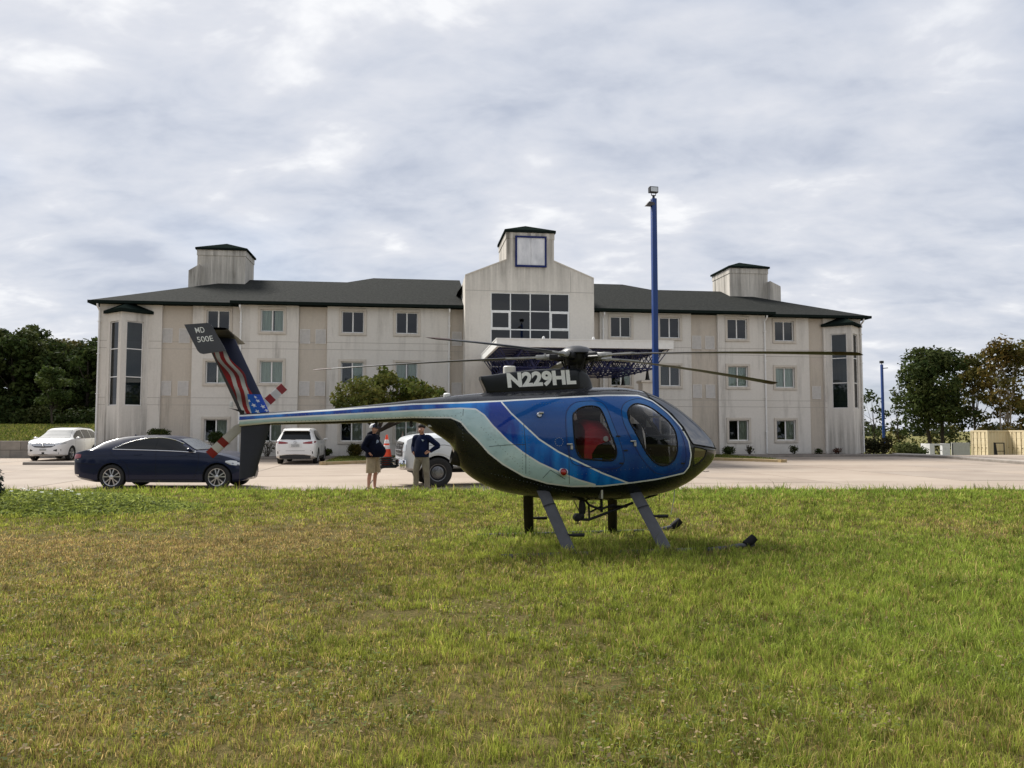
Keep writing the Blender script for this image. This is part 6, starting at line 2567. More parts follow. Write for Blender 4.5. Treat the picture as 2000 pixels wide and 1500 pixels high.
# ---- white work truck, nose to the left
def truck():
    L = 6.1
    zt = [(0, 1.22), (.02, 1.30), (.1, 1.33), (2.0, 1.34), (2.25, 1.36), (2.32, 1.75), (2.42, 1.96), (2.9, 2.03), (3.6, 2.01), (3.9, 1.93), (4.35, 1.60), (4.5, 1.515), (5.0, 1.50), (5.5, 1.475), (5.85, 1.41), (6.0, 1.34), (6.06, 1.22), (6.1, 1.05)]
    zb = [(0, .55), (4.2, .52), (5.0, .50), (5.9, .46), (6.1, .50)]
    W = [(0, .95), (.1, 1.0), (5.2, 1.01), (5.7, .99), (5.92, .94), (6.04, .86), (6.1, .76)]
    wheels = [(1.1, 0.41, 0.41), (5.18, 0.41, 0.41)]
    P = paint_mat('paint_fleet_white', (0.66, 0.68, 0.70))
    rot = R(180 + 16.6)
    h = Vector((math.cos(rot), math.sin(rot), 0))
    side_ = Vector((-math.sin(rot), math.cos(rot), 0))       # truck's left, which is our near side
    wp = at_depth(855, 918, 21.3)
    ctr = Vector((wp.x, wp.y, 0)) - h * (5.18 - L / 2) - side_ * 0.99
    c = Car('work_truck', 'white work truck with black grille half hidden behind the helicopter', L, zt, zb, W, lambda x: 1.36, 0.72, (ctr.x, ctr.y, LOT_Z), rot, P, wheels, 1.16, 'truck', fullness=0.99)
    c.screen('windscreen', 3.92, 4.46, 0.95, M_wsglass)
    c.side('side_window', [(2.5, 1.40, 1.84), (3.2, 1.40, 1.90)], M_cglass2)
    c.side('side_window', [(3.3, 1.40, 1.90), (3.7, 1.40, 1.88), (4.15, 1.40, 1.65), (4.3, 1.40, 1.5)], M_cglass2)
    c.end('grille', [(-.62, .86, 1.24), (0, .84, 1.27), (.62, .86, 1.24)], M_plastic, True, 0.012)
    for z in (.90, 1.01, 1.12, 1.21):
        c.end('grille_bar', [(-.60, z, z + .035), (0, z, z + .035), (.60, z, z + .035)], M_chrome, True, 0.035)
    c.end('grille_post', [(-.02, .86, 1.25), (.02, .86, 1.25)], M_chrome, True, 0.04)
    c.end('head_lamp', [(.64, .98, 1.20), (.74, .98, 1.20), (.86, 1.0, 1.19)], M_lamp, True, 0.012, True)
    bp = MB().bbox(L / 2 - .06, L / 2 + .14, -.98, .98, .50, .78, 0.05)
    bp.build('front_bumper', M_chrome, c.root, smooth=30)
    ca = MB()
    ca.bbox(L / 2 + .10, L / 2 + .62, -.30, .30, .52, .555, 0.01)
    for y in (-.2, .2):
        ca.tube([(L / 2 + .08, y, .60), (L / 2 + .55, y, .51)], 0.02, 6)
    ca.build('cone_shelf', M_blackmetal, c.root)
    for pts in ([(4.42, 1.34), (4.45, .9), (4.40, .6)], [(3.25, 1.36), (3.26, .6)], [(4.6, 1.10), (5.0, 1.17), (5.9, 1.15)]):
        c.line('door_seam', pts, 0.006, M_black)
    c.side('arch_lip', [(4.66, .55, .60), (4.72, .70, .75), (4.85, .84, .89), (5.02, .915, .965), (5.18, .935, .985), (5.34, .915, .965), (5.51, .84, .89), (5.64, .70, .75), (5.70, .55, .60)], P, off=0.03)
    c.side('running_board', [(2.4, .46, .54), (4.5, .46, .54)], M_plastic, off=0.08)
    for x, r_, z in wheels:
        for sd in (-1, 1):
            c.wheel(x, z, r_, sd, 'truck', 0.26, -0.01)
    c.mirror(4.30, 1.45, M_plastic, 0.26, s=2.0)
    for x, ln in ((3.0, 'frame_rail'),):
        MB().box(-L / 2 + .2, L / 2 - .3, -.45, .45, .38, .54).build(ln, M_dark, c.root)
    return c, ctr, rot, h


TR, TRC, TRR, TRH = truck()


# ---- stack of cones on the truck's shelf
def cones():
    base = TRC + TRH * (6.1 / 2 + 0.36) + Vector((0, 0, LOT_Z + 0.555))
    M_or = mat('cone_orange', (0.80, 0.070, 0.018), 0.5, var=0.08)
    M_cl = mat('cone_collar', (0.74, 0.72, 0.70), 0.4)
    M_bs = mat('cone_base_black', (0.014, 0.014, 0.015), 0.7)
    n = 5
    labels = ['lowest black-based cone in the stack on the truck shelf', 'second cone from the shelf in the stack before the grille', 'middle cone of the stack on the truck shelf', 'cone just under the topmost in the stack', 'orange traffic cone with two white collars, topmost of its stack']
    for i in range(n):
        z = 0.058 * i
        e = empty('traffic_cone', base + Vector((0, 0, z)), TRR + R(random.uniform(-14, 14)), labels[i], 'traffic cone', 'cones stacked on the truck front')
        b = MB()
        b.bbox(-.19, .19, -.19, .19, 0, .035, 0.012)
        b.lathe([(.15, .034), (.135, .06), (.125, .06)], (0, 0, 0), (0, 0, 1), 20)
        b.build('cone_base', M_bs, e, smooth=30)
        H = 0.64
        prof = lambda z_: 0.125 * (1 - (z_ - .05) / (H + .06 - .05)) + 0.018
        s = MB()
        zs = [.05, .14, .25]
        s.lathe([(prof(q), q) for q in (.045, .26)], (0, 0, 0), (0, 0, 1), 24)
        s.lathe([(prof(q), q) for q in (.36, .42)], (0, 0, 0), (0, 0, 1), 24)
        s.lathe([(prof(q), q) for q in (.52, .64)] + [(.03, .66), (0.0, .665)], (0, 0, 0), (0, 0, 1), 24)
        s.build('cone_body', M_or, e, smooth=30)
        for a, q in ((.26, .36), (.42, .52)):
            MB().lathe([(prof(a) - .002, a - .005), (prof(a) + .003, a), (prof(q) + .003, q), (prof(q) - .002, q + .005)], (0, 0, 0), (0, 0, 1), 24).build('collar', M_cl, e, smooth=30)


cones()


# ================================================================== people
def skin_obj(name, nodes, edges, material, parent, sub=2):
    """nodes: key -> (x, y, z, rx, ry); grown with a Skin modifier"""
    keys = list(nodes)
    ix = {k: i for i, k in enumerate(keys)}
    me = bpy.data.meshes.new(name)
    me.from_pydata([nodes[k][:3] for k in keys], [(ix[a], ix[b]) for a, b in edges], [])
    o = link(name, me)
    sk_ = o.modifiers.new('s', 'SKIN')
    sk_.use_smooth_shade = True
    sk_.branch_smoothing = 0.5
    lay = me.skin_vertices[0].data
    for k in keys:
        n = nodes[k]
        lay[ix[k]].radius = (n[3], n[4] if len(n) > 4 else n[3])
    lay[0].use_root = True
    su = o.modifiers.new('u', 'SUBSURF')
    su.levels = sub
    su.render_levels = sub
    baked(o)
    o.data.materials.clear()
    o.data.materials.append(material)
    o.data.polygons.foreach_set('use_smooth', [True] * len(o.data.polygons))
    o.parent = parent
    return o


def hand_nodes(N, E, pre, wrist, dirv, side_v, thumb_sign):
    """palm and five bent fingers of unequal length, growing from the wrist along dirv"""
    w = Vector(wrist)
    d = Vector(dirv).normalized()
    s = Vector(side_v).normalized()
    cl = d.cross(s) * 0.35
    N[pre + 'palm'] = (*(w + d * 0.045), .020, .028)
    N[pre + 'hk'] = (*(w + d * 0.075), .018, .030)
    E += [(pre + 'wr', pre + 'palm'), (pre + 'palm', pre + 'hk')]
    for i, (off, ln) in enumerate(((-.030, .060), (-.010, .072), (.010, .068), (.029, .052))):
        ln *= 0.85
        a = w + d * 0.088 + s * off
        b = a + (d + cl).normalized() * ln * 0.5
        c = b + (d * 0.4 + cl * 2.2).normalized() * ln * 0.5
        N['%sf%da' % (pre, i)] = (*a, .0095, .0095)
        N['%sf%db' % (pre, i)] = (*b, .0088, .0088)
        N['%sf%dc' % (pre, i)] = (*c, .0078, .0078)
        E += [(pre + 'hk', '%sf%da' % (pre, i)), ('%sf%da' % (pre, i), '%sf%db' % (pre, i)), ('%sf%db' % (pre, i), '%sf%dc' % (pre, i))]
    a = w + d * 0.05 + s * (0.045 * thumb_sign)
    b = w + d * 0.095 + s * (0.055 * thumb_sign) + cl * 0.04
    N[pre + 'ta'] = (*a, .012, .012)
    N[pre + 'tb'] = (*b, .0095, .0095)
    E += [(pre + 'palm', pre + 'ta'), (pre + 'ta', pre + 'tb')]


M_skinA = mat('skin_tan', (0.36, 0.185, 0.125), 0.55, var=0.08, vscale=12)
M_skinB = mat('skin_light', (0.42, 0.22, 0.155), 0.55, var=0.08, vscale=12)
M_navy = mat('navy_hoodie', (0.004, 0.005, 0.013), 0.95, var=0.25, vscale=14, bump=0.3, bscale=30, spec=0.1)
M_navy2 = mat('navy_jersey', (0.006, 0.010, 0.032), 0.9, var=0.25, vscale=14, bump=0.3, bscale=30, spec=0.1)
M_khaki = mat('khaki_cloth', (0.27, 0.215, 0.135), 0.9, var=0.15, vscale=12, bump=0.4, bscale=24)
M_olive = mat('olive_cloth', (0.16, 0.145, 0.105), 0.9, var=0.2, vscale=12, bump=0.4, bscale=24)
M_hair = mat('dark_hair', (0.012, 0.008, 0.006), 0.7)
M_shoe = mat('dark_shoe', (0.03, 0.028, 0.026), 0.7)


def person(loc, rotz, label, P):
    root = empty('person', loc, rotz, label, 'person')
    N, E = {}, []
    N['pel'] = (0, 0, .95, .09, .10)
    N['bel'] = (P['belly'] * 0.35, 0, 1.10, .09 + P['belly'] * .3, .10 + P['belly'] * .3)
    N['che'] = (0.0, 0, 1.29, .09, .11)
    N['upc'] = (-.01, 0, 1.38, .06, .075)
    N['nek'] = (0.0, 0, 1.49, .055, .055)
    E += [('pel', 'bel'), ('bel', 'che'), ('che', 'upc'), ('upc', 'nek')]
    hx, hz = P['head'][0], P['head'][1]
    N['jaw'] = (.028 + hx * .6, 0, 1.545 + hz * .4, .070, .060)
    N['mid'] = (.022 + hx, 0, 1.615 + hz, .092, .075)
    N['top'] = (.005 + hx, 0, 1.685 + hz, .078, .066)
    E += [('nek', 'jaw'), ('jaw', 'mid'), ('mid', 'top')]
    N['nos'] = (.125 + hx, 0, 1.605 + hz, .014, .013)
    E.append(('mid', 'nos'))
    for sd, nm in ((1, 'l'), (-1, 'r')):
        N[nm + 'ear'] = (.015 + hx, sd * .082, 1.61 + hz, .020, .012)
        E.append(('mid', nm + 'ear'))
        N[nm + 'sh'] = (-.01, sd * .180, 1.385, .038, .038)
        el, wr = P[nm + 'arm']
        N[nm + 'ua'] = tuple((Vector(N[nm + 'sh'][:3]) * .5 + Vector(el) * .5)) + (.042, .042)
        N[nm + 'el'] = (*el, .036, .036)
        N[nm + 'fa'] = tuple((Vector(el) * .6 + Vector(wr) * .4)) + (.036, .036)
        N[nm + 'wr'] = (*wr, .027, .030)
        E += [('upc', nm + 'sh'), (nm + 'sh', nm + 'ua'), (nm + 'ua', nm + 'el'), (nm + 'el', nm + 'fa'), (nm + 'fa', nm + 'wr')]
        hand_nodes(N, E, nm, wr, P[nm + 'hand'][0], P[nm + 'hand'][1], sd * P[nm + 'hand'][2])
        kn, an = P[nm + 'leg']
        N[nm + 'hp'] = (0, sd * .09, .84, .065, .065)
        N[nm + 'th'] = tuple(Vector(N[nm + 'hp'][:3]) * .5 + Vector(kn) * .5) + (.062, .062)
        N[nm + 'kn'] = (*kn, .052, .052)
        N[nm + 'ca'] = tuple(Vector(kn) * .62 + Vector(an) * .38 + Vector((-.018, 0, 0))) + (.058, .058)
        N[nm + 'an'] = (*an, .036, .036)
        N[nm + 'he'] = (an[0] + .02, an[1], .045, .036, .036)
        N[nm + 'to'] = (an[0] + .16, an[1] + sd * .02, .03, .030, .040)
        E += [('pel', nm + 'hp'), (nm + 'hp', nm + 'th'), (nm + 'th', nm + 'kn'), (nm + 'kn', nm + 'ca'), (nm + 'ca', nm + 'an'), (nm + 'an', nm + 'he'), (nm + 'he', nm + 'to')]
    skin_obj('body', N, E, P['skin'], root)
    # upper garment: torso shell with sleeves
    ad, b = P['loose'], P['belly']

    def shell(mb, rings, seg=24, cap=False):
        rows = []
        for (cx_, cy_, cz_, rx, ry) in rings:
            rows.append([(cx_ + rx * math.cos(2 * math.pi * k / seg), cy_ + ry * math.sin(2 * math.pi * k / seg), cz_) for k in range(seg + 1)])
        mb.grid(rows)
        if cap:
            mb.add(rows[-1][:-1], [tuple(range(seg))])
        return mb

    def sweep(pts, rads, n=5):
        """points and radii refined along a smooth path"""
        P_, R_ = [], []
        k = len(pts)
        for i_ in range(k - 1):
            p0, p1, p2, p3 = [np.array(pts[min(max(i_ + d_, 0), k - 1)]) for d_ in (-1, 0, 1, 2)]
            for t in np.linspace(0, 1, n, endpoint=False):
                P_.append(tuple(0.5 * ((2 * p1) + (-p0 + p2) * t + (2 * p0 - 5 * p1 + 4 * p2 - p3) * t * t + (-p0 + 3 * p1 - 3 * p2 + p3) * t ** 3)))
                R_.append(rads[i_] + (rads[i_ + 1] - rads[i_]) * t)
        P_.append(tuple(pts[-1]))
        R_.append(rads[-1])
        return P_, R_
    mb = MB()
    shell(mb, [(b * .20, 0, .875, .125 + ad + b * .30, .165 + ad + b * .22), (b * .30, 0, .93, .135 + ad + b * .40, .172 + ad + b * .25), (b * .42, 0, 1.03, .130 + ad + b * .50, .172 + ad + b * .30), (b * .36, 0, 1.12, .128 + ad + b * .42, .172 + ad + b * .25),
               (b * .18, 0, 1.22, .128 + ad + b * .16, .178 + ad + b * .10), (.0, 0, 1.32, .122 + ad, .182 + ad), (-.008, 0, 1.39, .100 + ad, .168 + ad), (-.01, 0, 1.43, .080 + ad, .125 + ad), (-.006, 0, 1.465, .066 + P['collar'], .075 + P['collar']), (-.002, 0, 1.49, .060 + P['collar'], .064 + P['collar'])])
    for nm in 'lr':
        sd = 1 if nm == 'l' else -1
        wv = tuple(Vector(N[nm + 'fa'][:3]) * .10 + Vector(N[nm + 'wr'][:3]) * .90)
        pts, rr = sweep([(-.008, sd * .115, 1.375), (-.01, sd * .185, 1.365), N[nm + 'ua'][:3], N[nm + 'el'][:3], N[nm + 'fa'][:3], wv], [.085 + ad * .6, .080 + ad * .7, .066 + ad * .6, .056 + ad * .6, .052 + ad * .5, .040 + ad * .4])
        mb.tube(pts, rr, 14)
    mb.build('shirt', P['shirt'], root, smooth=60)
    # trousers or shorts
    mb = MB()
    shell(mb, [(b * .15, 0, 1.0, .125 + b * .2, .160 + b * .12), (b * .10, 0, .93, .130 + P['pad'] + b * .15, .170 + P['pad'] + b * .1), (0, 0, .86, .128 + P['pad'], .178 + P['pad']), (0, 0, .79, .105 + P['pad'], .172 + P['pad']), (0, 0, .745, .06, .12)], cap=True)
    for nm in 'lr':
        sd = 1 if nm == 'l' else -1
        kn, an = N[nm + 'kn'][:3], N[nm + 'an'][:3]
        hp_ = (0, sd * .085, .86)
        th_ = tuple(Vector(hp_) * .5 + Vector(kn) * .5)
        if P['shorts']:
            pts, rr = sweep([hp_, th_, (kn[0], kn[1], kn[2] + .05), (kn[0], kn[1], kn[2] - .03)], [.105 + P['pad'], .102 + P['pad'], .100 + P['pad'], .104 + P['pad']])
        else:
            pts, rr = sweep([hp_, th_, kn, N[nm + 'ca'][:3], (an[0], an[1], .06)], [.105 + P['pad'], .095 + P['pad'], .080, .076, .068])
        mb.tube(pts, rr, 16)
    mb.build('shorts' if P['shorts'] else 'trousers', P['pants'], root, smooth=60)
    for sd, nm in ((1, 'l'), (-1, 'r')):
        a = N[nm + 'an']
        skin_obj('shoe', {'h': (a[0] - .02, a[1], .05, .048, .050), 'm': (a[0] + .06, a[1] + sd * .008, .045, .046, .042), 't': (a[0] + .17, a[1] + sd * .02, .035, .040, .032)}, [('h', 'm'), ('m', 't')], M_shoe, root, 2)
    return root, N


ml = at_depth(728, 900, 20.25)
ROOT1, N1 = person((ml.x, ml.y, LOT_Z), R(-22), 'heavyset person in white and navy cap, navy hoodie and khaki shorts', dict(
    belly=.22, head=(.03, -.01), loose=.03, collar=.012, pad=.02, shorts=True, skin=M_skinA, shirt=M_navy, pants=M_khaki,
    larm=((-.07, .30, 1.15), (.10, .27, .985)), rarm=((-.09, -.30, 1.15), (.08, -.28, .985)),
    lhand=((.1, -.75, -.9), (0.9, .2, .1), 1), rhand=((.1, .75, -.9), (0.9, -.2, .1), -1),
    lleg=((.02, .13, .50), (-.02, .14, .10)), rleg=((.02, -.13, .50), (-.03, -.14, .10))))
cap = MB()
hx, hz = .03, -.01
cap.lathe([(.112, 0.0), (.112, .035), (.100, .07), (.07, .098), (.03, .11), (0.0, .112)], (hx - .002, 0, 1.655 + hz), (-.12, 0, 1), 24)
c1 = cap.build('cap', mat('cap_white', (0.62, 0.62, 0.63), 0.8), ROOT1, smooth=True)
cf = MB().lathe([(.116, .0), (.116, .035), (.103, .07), (.075, .097)], (hx - .002, 0, 1.655 + hz), (-.12, 0, 1), 24)
keep = [f for f in cf.f if sum(cf.v[i][0] for i in f) / len(f) > hx + .03]
cf.f, cf.m = keep, [0] * len(keep)
cf.build('cap_front', mat('cap_navy', (0.012, 0.016, 0.05), 0.8), c1, smooth=True)
br_ = MB().prism([(hx + .07, -.075), (hx + .16, -.065), (hx + .185, 0), (hx + .16, .065), (hx + .07, .075)], (1, 0, 0), (0, 1, 0), (0, 0, 1), 1.655 + hz, 1.665 + hz)
br_.build('cap_brim', MATS['cap_navy'], c1)
hd = MB().lathe([(.05, -.03), (.095, -.02), (.11, .02), (.09, .055), (.06, .05)], (-.055, 0, 1.475), (-.5, 0, 1), 20)
hd.build('hood', M_navy, ROOT1, smooth=True)
be = skin_obj('beard', {'a': (.085, 0, 1.548, .040, .048), 'b': (.045, .05, 1.565, .025, .022), 'c': (.045, -.05, 1.565, .025, .022)}, [('a', 'b'), ('a', 'c')], mat('grey_beard', (0.11, 0.085, 0.07), 0.8), ROOT1, 1)
# round print on the chest
pr_ = MB()
ring0 = []
for k in range(24):
    a = 2 * math.pi * k / 24
    ring0.append((.188 - .02 * math.sin(a), .085 * math.cos(a) - .05, 1.235 + .095 * math.sin(a)))
pr_.add([(.205, -.05, 1.235)] + ring0, [(0, k + 1, (k + 1) % 24 + 1) for k in range(24)])
pr_.build('chest_print', mat('print_pale', (0.30, 0.33, 0.38), 0.8, color2=(0.10, 0.13, 0.18), vscale=18), ROOT1, fix=False)

mr = at_depth(824, 900, 20.2)
ROOT2, N2 = person((mr.x, mr.y, LOT_Z), R(-90 - 16), 'person in navy long-sleeved top and olive cargo trousers, hand on hip', dict(
    belly=.05, head=(.035, -.02), loose=.012, collar=.0, pad=.008, shorts=False, skin=M_skinB, shirt=M_navy2, pants=M_olive,
    larm=((-.06, .43, 1.17), (.06, .235, 1.015)), rarm=((-.06, -.27, 1.14), (.10, -.20, 1.0)),
    lhand=((.75, -.55, -.25), (.3, .2, .9), 1), rhand=((-.35, .45, -.9), (.6, -.5, .3), -1),
    lleg=((.03, .14, .50), (-.02, .15, .10)), rleg=((.04, -.15, .50), (-.01, -.17, .10))))
hair = MB().lathe([(.102, -.01), (.105, .03), (.095, .065), (.06, .09), (0.0, .098)], (.028, 0, 1.66), (-.28, 0, 1), 20)
hair.build('hair', M_hair, ROOT2, smooth=True)
skin_obj('beard', {'a': (.095, 0, 1.525, .042, .050), 'b': (.05, .055, 1.56, .026, .024), 'c': (.05, -.055, 1.56, .026, .024)}, [('a', 'b'), ('a', 'c')], M_hair, ROOT2, 1)
lg_ = MB().prism([(-.11, 1.325), (-.045, 1.335), (-.07, 1.30), (-.085, 1.285)], (0, -1, 0), (0, 0, 1), (1, 0, 0), .12, .155)
lg_.build('chest_logo', mat('logo_pale', (0.25, 0.30, 0.36), 0.8), ROOT2)
bl = MB().lathe([(.152, -.015), (.156, 0), (.152, .02)], (0.0, 0, .955), (0, 0, 1), 24)
bl.build('belt', M_shoe, ROOT2, smooth=True)
for rt, hx, hz in ((ROOT1, .03, -.01), (ROOT2, .035, -.02)):
    for sd in (-1, 1):
        MB().lathe([(0, .008), (.009, .006), (.012, 0.0), (.009, -.006), (0, -.008)], (.108 + hx, sd * .032, 1.628 + hz), (1, sd * .3, 0), 10).build('eye', M_hair, rt, smooth=True)
    MB().tube([(.112 + hx, -.022, 1.562 + hz), (.118 + hx, 0, 1.560 + hz), (.112 + hx, .022, 1.562 + hz)], .005, 6).build('mouth', mat('lips', (0.22, 0.08, 0.07), 0.6), rt, smooth=True)
# ================================================================== light poles
M_pole = mat('pole_blue', (0.004, 0.034, 0.165), 0.45, var=0.1, vscale=3, coat=0.2, spec=0.3)


def pole(px, depth, ytop, w, label, heads, rot=R(12), base_z=LOT_Z, group=None):
    p = at_depth(px, ytop, depth)
    h = p.z - base_z
    root = empty('light_pole', (p.x, p.y, base_z), rot, label, 'light pole')
    mb = MB().bbox(-w / 2, w / 2, -w / 2, w / 2, 0.45, h, w * 0.12)
    mb.build('shaft', M_pole, root, smooth=30)
    MB().lathe([(w * 1.6, 0.0), (w * 1.6, 0.46), (w * 1.4, 0.50), (0.0, 0.50)], (0, 0, -0.02), (0, 0, 1), 24).build('footing', M_kerb_grey, root, smooth=30)
    MB().bbox(-w * 0.9, w * 0.9, -w * 0.9, w * 0.9, 0.47, 0.50, 0.005).build('base_plate', M_blackmetal, root)
    if heads == 2:
        k = MB()
        k.tube([(0, 0, h - 0.01), (0, 0, h + 0.12)], 0.045, 10)
        k.tube([(-.09, 0, h + .12), (.09, 0, h + .12)], 0.016, 6)
        for x in (-.08, .08):
            k.tube([(x, 0, h + .11), (x, 0, h + .24)], 0.012, 6)
        y = k.build('yoke', M_blackmetal, root, smooth=True)
        f = MB().bbox(-.16, .16, -.07, .09, h + .21, h + .43, 0.015)
        for i in range(6):
            f.box(-.15 + i * .055, -.14 + i * .055, .09, .13, h + .23, h + .41)
        fl = f.build('flood_head', M_blackmetal, root)
        MB().bbox(-.13, .13, -.078, -.068, h + .24, h + .40, 0.003).build('lamp_lens', M_lamp, fl)
        s = MB()
        s.prism([(-.31, h - .27), (0, h - .27), (0, h - .17), (-.20, h - .13)], (1, 0, 0), (0, 0, 1), (0, 1, 0), -.10, .10)
        s.tube([(-.05, 0, h - .20), (-.10, 0, h - .06), (-.04, 0, h - .04)], 0.02, 6)
        s.build('side_lamp', mat('lamp_bronze', (0.045, 0.04, 0.04), 0.5), root)
    else:
        f = MB().bbox(-.14, .14, -.10, .10, h + .10, h + .30, 0.02)
        f.tube([(0, 0, h - .02), (0, 0, h + .12)], 0.03, 8)
        f.build('flood_head', M_blackmetal, root)
        s = MB().prism([(.05, h - .35), (.5, h - .30), (.5, h - .24), (.05, h - .28)], (1, 0, 0), (0, 0, 1), (0, 1, 0), -.1, .1)
        s.build('side_lamp', MATS['lamp_bronze'], root)


pole(1276.5, 27.0, 388, 0.185, 'tall blue square light pole standing behind the helicopter cabin', 2)
pole(1722, 62.0, 712, 0.17, 'distant blue light pole by the trees at the motel end wall', 1, base_z=-0.1)


# ================================================================== containers and scrap at the right edge
def container(px0, depth, rot, label, w=2.44, L=6.06, h=2.40):
    base = at_depth(px0, 893, depth)      # far corner of the door end
    gz = float(terrain_z(base.x, base.y)) - 0.02
    h = at_depth(px0, 840.5, depth).z - gz
    root = empty('shipping_container', (base.x, base.y, gz), rot, label, 'container', 'tan containers beside the lot')
    M_t = mat('container_tan', (0.60, 0.49, 0.31), 0.6, color2=(0.66, 0.56, 0.38), vscale=1.5)
    fr = MB()
    t = 0.12
    for x in (0, w - t):
        for y in (0, L - t):
            fr.box(x, x + t, y, y + t, 0, h)
    for z in (0, h - t):
        fr.box(t, w - t, 0.002, t, z, z + t)
        fr.box(t, w - t, L - t, L - 0.002, z, z + t)
        fr.box(0.002, t, t, L - t, z, z + t)
        fr.box(w - t, w - 0.002, t, L - t, z, z + t)
    fr.box(t, w - t, t, L - t, h - 0.06, h - 0.02)
    fr.build('frame', M_t, root)
    # corrugated walls
    def corr(p, q, nrm):
        p, q, nrm = Vector(p), Vector(q), Vector(nrm)
        n = int((q - p).length / 0.07)
        rows = [[], []]
        for i in range(n + 1):
            a = p + (q - p) * i / n - nrm * (0.04 if (i // 2) % 2 else 0.0)
            rows[0].append((a.x, a.y, t))
            rows[1].append((a.x, a.y, h - t))
        return MB().grid(rows)
    corr((0.06, t, 0), (0.06, L - t, 0), (-1, 0, 0)).build('side_wall', M_t, root, fix=False)
    corr((w - 0.06, t, 0), (w - 0.06, L - t, 0), (1, 0, 0)).build('side_wall', M_t, root, fix=False)
    corr((t, L - 0.06, 0), (w - t, L - 0.06, 0), (0, 1, 0)).build('end_wall', M_t, root, fix=False)
    for k in range(2):
        x0 = t + k * (w - 2 * t) / 2 + 0.01
        x1 = t + (k + 1) * (w - 2 * t) / 2 - 0.01
        d = MB().box(x0, x1, 0.03, 0.06, t, h - t)
        for i in range(4):
            z = t + 0.08 + i * (h - 2 * t - 0.1) / 4
            d.box(x0 + 0.06, x1 - 0.06, 0.018, 0.03, z, z + (h - 2 * t) / 4 - 0.14)
        dr = d.build('door', M_t, root)
        for x in (x0 + 0.25, x1 - 0.25):
            b = MB().tube([(x, 0.0, t), (x, 0.0, h - t)], 0.022, 8)
            for z in (0.3, h * 0.35, h * 0.65, h - 0.3):
                b.box(x - 0.05, x + 0.05, -0.01, 0.03, z, z + 0.08)
            b.box(x - 0.02, x + 0.2, -0.025, 0.0, h * 0.42, h * 0.42 + 0.04)
            b.build('locking_bar', mat('bar_tan', (0.26, 0.20, 0.11), 0.5), dr)
    return root


container(1897, 68.4, R(-90), 'tan shipping container with its corrugated side showing by the pale panel')
container(1963, 66.5, R(-88), 'tan shipping container nearer the lot kerb, its doors beside the black frame')


def scrap():
    M_wp = mat('white_panel', (0.62, 0.62, 0.62), 0.6, var=0.1)
    M_gp = mat('grey_panel', (0.42, 0.42, 0.38), 0.7, var=0.1)

    def gpos(px, depth):
        b = at_depth(px, 890, depth)
        return b.x, b.y, float(terrain_z(b.x, b.y)) - 0.03
    x, y, z = gpos(1816.5, 60)
    top = at_depth(1816, 866.5, 60).z - z
    r = empty('white_crate', (x, y, z), R(3), 'white open-fronted crate with dark brace beside the grey panel', 'crate')
    w = 1.64
    MB().box(0, .38, 0, .06, 0, top).build('panel', M_wp, r)
    MB().box(1.02, w, 0, .06, 0, top).build('panel', M_wp, r)
    m = MB()
    m.box(.38, 1.02, .005, .05, top - .14, top)
    m.box(0, .06, .06, 1.2, 0, top)
    m.box(w - .06, w, .06, 1.2, 0, top)
    m.build('frame', M_wp, r)
    b = MB()
    b.tube([(.42, .1, top - .15), (1.0, .1, .1)], 0.03, 6)
    b.tube([(.40, .1, top * .55), (1.02, .1, top * .55)], 0.025, 6)
    b.box(.38, 1.02, 1.0, 1.05, 0, top - .1)
    b.build('brace', M_dark, r)
    x, y, z = gpos(1859.5, 61)
    t2 = at_depth(1860, 864.5, 61).z - z
    r = empty('panel_stack', (x, y, z), R(0), 'pale grey flat panel standing upright between crate and container', 'panel')
    MB().bbox(0, 1.44, 0, .10, 0, t2, .01).build('sheet', M_gp, r)
    k = MB()
    k.box(.02, .08, -.03, 0, 0, t2 * .95)
    k.prism([(.05, .02), (.55, .02), (.05, .35)], (1, 0, 0), (0, 0, 1), (0, 1, 0), -.02, -.002)
    k.build('edge_strap', M_dark, r)
    x, y, z = gpos(1942, 62.0)
    t3 = at_depth(1942, 864, 62).z - z
    r = empty('leaning_gate', (x, y, z), R(0), 'black metal frame leaning between the two tan containers', 'frame')
    f = MB()
    f.box(0, .06, 0, .05, 0, t3)
    f.box(.80, .86, 0, .05, 0, t3 * .98)
    f.box(.06, .80, .002, .048, t3 - .10, t3 - .02)
    f.box(.06, .80, .002, .048, t3 * .5, t3 * .5 + .05)
    f.box(.06, .80, .002, .048, .05, .11)
    f.prism([(.06, .1), (.36, .1), (.20, t3 - .1), (.06, t3 - .1)], (1, 0, 0), (0, 0, 1), (0, 1, 0), .055, .08)
    f.build('gate_frame', M_blackmetal, r)


scrap()


# ================================================================== trees, shrubs
M_leaf = attr_mat('leaves', 'col', 0.7, 0.30, 0.06)
M_bark = mat('bark', (0.045, 0.036, 0.028), 0.95, var=0.35, vscale=6, bump=0.8, bscale=12, stretch=(1, 1, 0.25))
M_bark_pale = mat('bark_pale', (0.30, 0.26, 0.21), 0.9, var=0.3, vscale=6, bump=0.6, bscale=12, stretch=(1, 1, 0.25))


